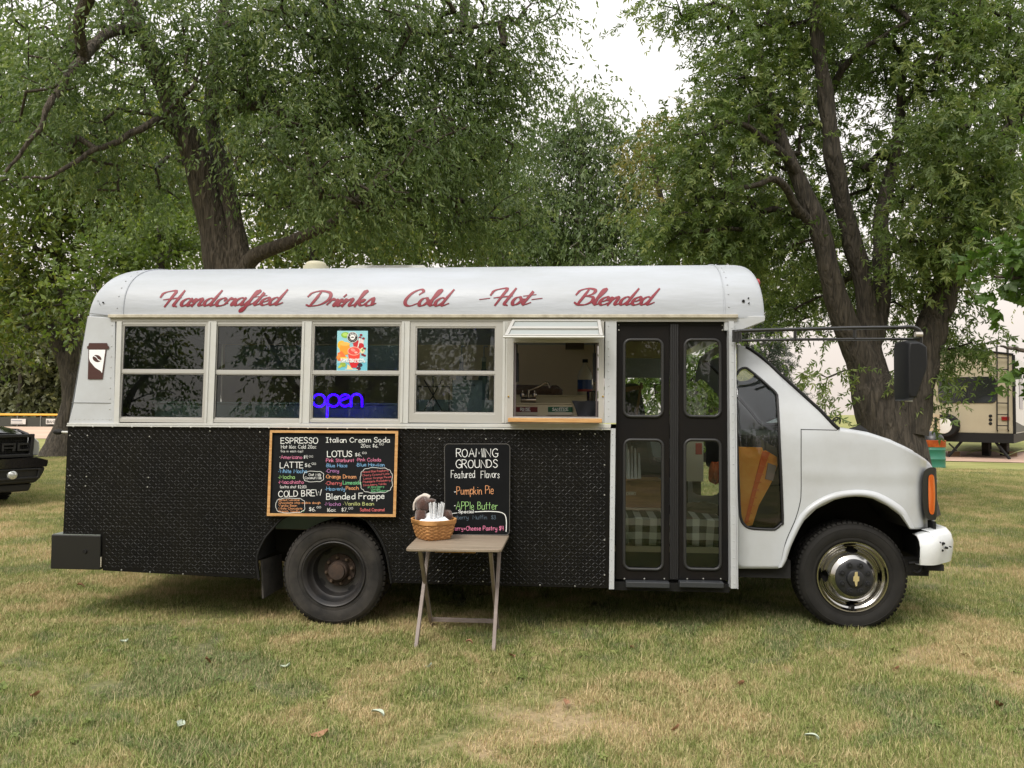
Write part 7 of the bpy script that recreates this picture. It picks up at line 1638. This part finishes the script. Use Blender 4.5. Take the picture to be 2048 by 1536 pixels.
s = nm(BPL); x_l = -400
face(s, [(90, 934.5), (88, 944), (80, 958), (70, 966), (x_l+22, 966), (x_l+2, 945), (x_l, 936)], -.03, .5); s.build('bumper', parent=tk, bevel=.03)
s = nm(BPL); ring(s, [(TX(x_l+14), TZ(960)), (TX(76), TZ(958)), (TX(79), TZ(936)), (TX(x_l+14), TZ(936))], [(TX(x_l+18), TZ(955)), (TX(72), TZ(953)), (TX(74), TZ(940)), (TX(x_l+18), TZ(940))], -.06, -.03); s.build('bumper_trim', parent=tk, bevel=.01)
s = nm(BPL); face(s, [(68, 967), (62, 982), (x_l+30, 982), (x_l+24, 967)], .03, .4); s.build('lower_valance', parent=tk, bevel=.02)
for x_ in (TX(23), wT-TX(23)):
    s = nm(mat('fog_lamp_glass', (.7, .72, .7, 1), .15, .5, coat=1)); s.lathe([(0, -.075), (.05, -.07), (.068, -.055), (.072, -.03)], (x_, 0, TZ(948)), n=20); s.build('fog_lamp', parent=tk, smooth=50)
for x0, yy_ in ((-.42, .75), (wT+.12, .75), (-.42, 4.2), (wT+.12, 4.2)):
    s = nm(RUBBER); s.lathe([(.24, 0), (.36, -.0), (.41, .03), (.42, .08), (.42, .22), (.41, .27), (.36, .30), (.24, .30)], (x0, yy_+.4, .415), axis='x', n=40)
    for k in range(36):
        a = 2*math.pi*k/36
        s.add([(x0+dx, yy_+.4+math.cos(a+da)*r_, .415+math.sin(a+da)*r_) for dx in (.02, .28) for da in (0, .10) for r_ in (.415, .432)], [(0, 1, 3, 2), (4, 6, 7, 5), (0, 4, 5, 1), (2, 3, 7, 6), (1, 5, 7, 3)])
    s.lathe([(0, .10), (.24, .12)], (x0, yy_+.4, .415), axis='x', n=20, m=GUNM); s.build('wheel', parent=tk, smooth=40)
s = nm(DARK); s.box(wT+.45, -.45, .3, 5.2, .38, .62); s.build('chassis', parent=tk)

# ================================================================ TRAVEL TRAILER
yR = 23.6
def gzf(x, y): return float(gz(x, y))
r0 = PT(1847, 864, yR); rt0 = PT(1847, 700, yR); xL = r0[0]; class_ = None
_w, _zr = onframe(2027, 710, (xL, yR, 0), R(-34)); xR_ = xL+_w; rt1 = (0, 0, _zr)
zb_ = r0[2]; zt_ = rt0[2]
tr = thing('travel_trailer', 'beige and white travel trailer with rear window and ladder, on the right', 'trailer', (xL, yR, gzf(xL, yR)), rz=R(-34))
oz = tr.location.z
RZR = R(-34)
def q3(u, v, y=0.0):
    a_, z__ = onframe(u, v, tr.location, RZR, y); return (a_, z_(z__))
def z_(z): return z-oz
BG = mat('trailer_beige', C(172, 162, 138), .5, noise=(.6, .3, .7), col2=C(158, 148, 126)); TWH = mat('trailer_white', C(220, 222, 224), .35)
s = nm(BG); s.prism([(0, z_(zb_)), (xR_-xL, z_(zb_)), (xR_-xL, z_(rt1[2])), (xR_-xL-.9, z_(rt1[2])+.16), (1.2, z_(zt_)), (0, z_(zt_)-.1)], 0, .10); s.build('rear_wall', parent=tr, bevel=.02)
s = nm(TWH); s.prism([(.02, z_(zb_)), (xR_-xL-.02, z_(zb_)), (xR_-xL-.02, z_(rt1[2])-.02), (xR_-xL-.9, z_(rt1[2])+.14), (1.2, z_(zt_)-.02), (.02, z_(zt_)-.12)], .101, 9)
s.build('side_wall', parent=tr)
s = nm(BG); s.prism([(-.65, z_(zb_)+.1), (-.02, z_(zb_)+.1), (-.02, z_(zt_)-.5), (-.65, z_(zt_)-.5)], .6, 4); s.box(-.45, -.2, .57, .599, z_(zb_)+.6, z_(zb_)+1.5, BLACKM); s.build('slide_out', parent=tr)
s = nm(BLACKM); s.tube([(0, -.02, z_(zb_)), (0, -.02, z_(zt_)-.1)], .035, n=6); s.tube([(xR_-xL, -.02, z_(zb_)), (xR_-xL, -.02, z_(rt1[2]))], .05, n=6); s.tube([(0, -.02, z_(zt_)-.08), (1.2, -.02, z_(zt_)+.02), (xR_-xL-.9, -.02, z_(rt1[2])+.18), (xR_-xL, -.02, z_(rt1[2])+.02)], .035, n=6); s.build('edge_trim', parent=tr)
WD = mat('dark_trailer_glass', (.012, .013, .015, 1), .06, spec=1)
s = nm(WD); a, b = q3(1877, 806), q3(1992, 753); s.prism(rrect(a[0], b[0], a[1], b[1], .14), -.03, -.001); s.box((a[0]+b[0])/2-.02, (a[0]+b[0])/2+.02, -.035, -.031, a[1]+.03, b[1]-.03, BLACKM); s.build('rear_window', parent=tr)
Wd = xR_-xL
def qs(u, v):   # the trailer's side wall: local plane x = Wd
    rz = RZR; ex = Vector((math.cos(rz), math.sin(rz), 0)); ey = Vector((-math.sin(rz), math.cos(rz), 0)); P0 = Vector((xL, yR, 0))+ex*Wd
    d = ray(u, v); k = (P0-CAM).dot(ex)/d.dot(ex); p = CAM+d*k; return ((p-P0).dot(ey), z_(p.z))
def sidep(mb, pts, off, m=None): mb.add([(Wd-.019+off, y, z) for y, z in pts]+[(Wd-.035, y, z) for y, z in pts], [tuple(range(len(pts)))]+[(k, (k+1) % len(pts), len(pts)+(k+1) % len(pts), len(pts)+k) for k in range(len(pts))], m)
a, b = qs(2040, 818), qs(2040, 751)
s = nm(WD); sidep(s, rrect(a[0], a[0]+1.3, a[1], b[1], .12), .012); s.build('side_window', parent=tr)
z0, z1, z2 = qs(2030, 866)[1], qs(2030, 842)[1], qs(2048, 852)[1]; y1 = qs(2048, 852)[0]
s = nm(mat('trailer_grey_swoosh', C(70, 72, 76), .5)); sidep(s, [(.12, z1), (y1, z2), (8.5, z2), (8.5, z0), (.12, z0)], .010); s.build('side_stripe', parent=tr)
s = nm(BLACKM)
for u_ in (1995, 2017):
    a, b = q3(u_, 862), q3(u_, 700); s.tube([(a[0], -.02, a[1]), (a[0], -.14, a[1]+.05), (b[0], -.14, b[1]), (b[0], -.12, b[1]+.2)], .022, n=6)
for v_ in (716, 739, 783, 806, 829, 851): a, b = q3(1995, v_), q3(2017, v_+.5); s.tube([(a[0], -.14, a[1]), (b[0], -.14, b[1])], .018, n=6)
s.build('ladder', parent=tr, smooth=40)
s = nm(mat('ladder_top', C(150, 146, 140), .4, .5))
for u0, u1 in ((1993, 2014), (2016, 2037)):
    s.tube([(q3(u_, v_)[0], -.1, q3(u_, v_)[1]) for u_, v_ in catmull([(u0, 704), (u0, 696), (u0+3, 693), (u1-3, 693), (u1, 696), (u1, 706)], 4)], .02, n=6)
s.build('ladder_hoop', parent=tr, smooth=40)
s = nm(mat('tail_lamp_red', C(140, 26, 26), .25)); a, b = q3(2003, 841), q3(2019, 833); s.box(a[0], b[0], -.05, -.001, a[1], b[1]); s.build('tail_lamp', parent=tr, bevel=.02)
for v_ in (832, 839.5, 847): a = q3(1981, v_); s = nm(BLACKM); s.lathe([(0, -.03), (.05, -.02), (.055, 0)], (a[0], 0, a[1]), n=14); s.build('round_vent', parent=tr)
s = nm(mat('trailer_step_box', C(196, 178, 150), .6, noise=(2, .3, .7), col2=C(170, 150, 122))); a, b = q3(1853, 871), q3(1884, 829); s.box(a[0]-.05, b[0], -.6, -.01, a[1], b[1]); 
for u_ in (1853, 1877): c_ = q3(u_, 850); s.box(c_[0]-.03, c_[0]+.05, -.615, -.601, a[1]+.12, b[1]-.10, BLACKM)
s.build('storage_box', parent=tr)
s = nm(BLACKM); c_ = q3(1896, 851); s.lathe([(0, -.45), (.36, -.44), (.41, -.38), (.41, -.02)], (c_[0]-.02, 0, c_[1]), n=28); w2 = s.build('spare_wheel', parent=tr, smooth=40)
s = nm(mat('wheel_cover_white', C(214, 212, 206), .5)); s.lathe([(0, -.47), (.27, -.455), (.29, -.44)], (c_[0]-.10, 0, c_[1]), n=24); s.build('wheel_cover', parent=w2)
s = nm(BLACKM); a, b = q3(1885, 876), q3(2027, 868); s.box(a[0]-.6, xR_-xL-.02, -.08, 8, a[1]-.12, z_(zb_)-.002)
a, b = q3(1897, 905), q3(1927, 877); s.tube([(a[0], -.1, 0.02), (b[0], .1, a[1]+.5)], .05, n=6); a, b = q3(2020, 905), q3(1985, 877); s.tube([(a[0], -.1, 0.02), (b[0], .1, b[1])], .05, n=6); s.tube([(q3(1898, 880)[0], -.05, .5), (q3(1914, 895)[0], -.05, .25)], .03, n=6); s.build('stabiliser', parent=tr)
for u_, yy_ in ((1963, 1.2), (1963, 2.3), (1999, 1.8)):
    c_ = q3(u_, 893, yy_); s = nm(RUBBER); s.lathe([(0, 0), (.30, 0), (.36, .03), (.37, .1), (.37, .22), (.3, .25)], (c_[0], yy_+.3, .40), axis='x', n=28); s.lathe([(.37, -.0)], (0, 0, 0)) if False else None; s.box(c_[0]-.0, c_[0]+.24, yy_+.05, yy_+.55, .05, .75); s.build('wheel', parent=tr, smooth=40)
s = nm(PINE); 
for u_ in (1908, 2022): c_ = gd(u_, 914); s.box(c_.x-.14, c_.x+.14, c_.y-.14, c_.y+.14, 0, .2, mat('weathered_block', C(110, 88, 66), .9))
tag(s.build('wood_block'), 'weathered wooden blocks on the ground in front of the trailer', 'block')
s = nm(mat('green_hose', C(150, 160, 110), .6)); s.tube([(xL+xo, yR+.2, oz+.05+.22*abs(math.sin(xo*2.1))) for xo in np.linspace(1.6, 4.6, 26)], .018, n=5); tag(s.build('water_hose', smooth=60), 'pale green hose looping on the ground beneath the trailer', 'hose')
# barrel
yT = 17.8; bc_ = PT(1864, 925, yT)
br_ = thing('rubbish_barrel', 'green steel rubbish barrel with orange band and black dome lid', 'barrel', (bc_[0], yT, 0))
kk = (yT-CAM.y)/F; rB = 23*kk; hB = (925-876)*kk*1.0
s = nm(mat('green_drum', C(46, 112, 92), .5, noise=(9, .30, .38), col2=C(130, 160, 146))); s.lathe([(0, .0), (rB, 0), (rB*1.02, .02), (rB, .04), (rB, hB*.30), (rB*1.03, hB*.32), (rB*1.03, hB*.35), (rB, hB*.37), (rB, hB*.66), (rB*1.03, hB*.68), (rB*1.03, hB*.71), (rB, hB*.73), (rB, hB*.80)], (0, 0, 0), axis='z', n=32); s.build('drum', parent=br_, smooth=40)
s = nm(mat('orange_band', C(196, 96, 40), .55, noise=(7, .4, .65), col2=C(160, 66, 26))); s.lathe([(rB*1.01, hB*.80), (rB*1.04, hB*.82), (rB*1.04, hB*1.04), (rB*1.06, hB*1.06), (rB*.9, hB*1.07)], (0, 0, 0), axis='z', n=32); s.build('orange_liner', parent=br_, smooth=40)
s = nm(mat('black_dome', (.02, .02, .022, 1), .35)); s.lathe([(rB*.92, hB*1.07), (rB*.86, hB*1.2), (rB*.62, hB*1.33), (rB*.3, hB*1.40), (0, hB*1.42)], (0, 0, 0), axis='z', n=32); s.build('dome_lid', parent=br_, smooth=60)
# a white car behind the photographer that shows in the glass
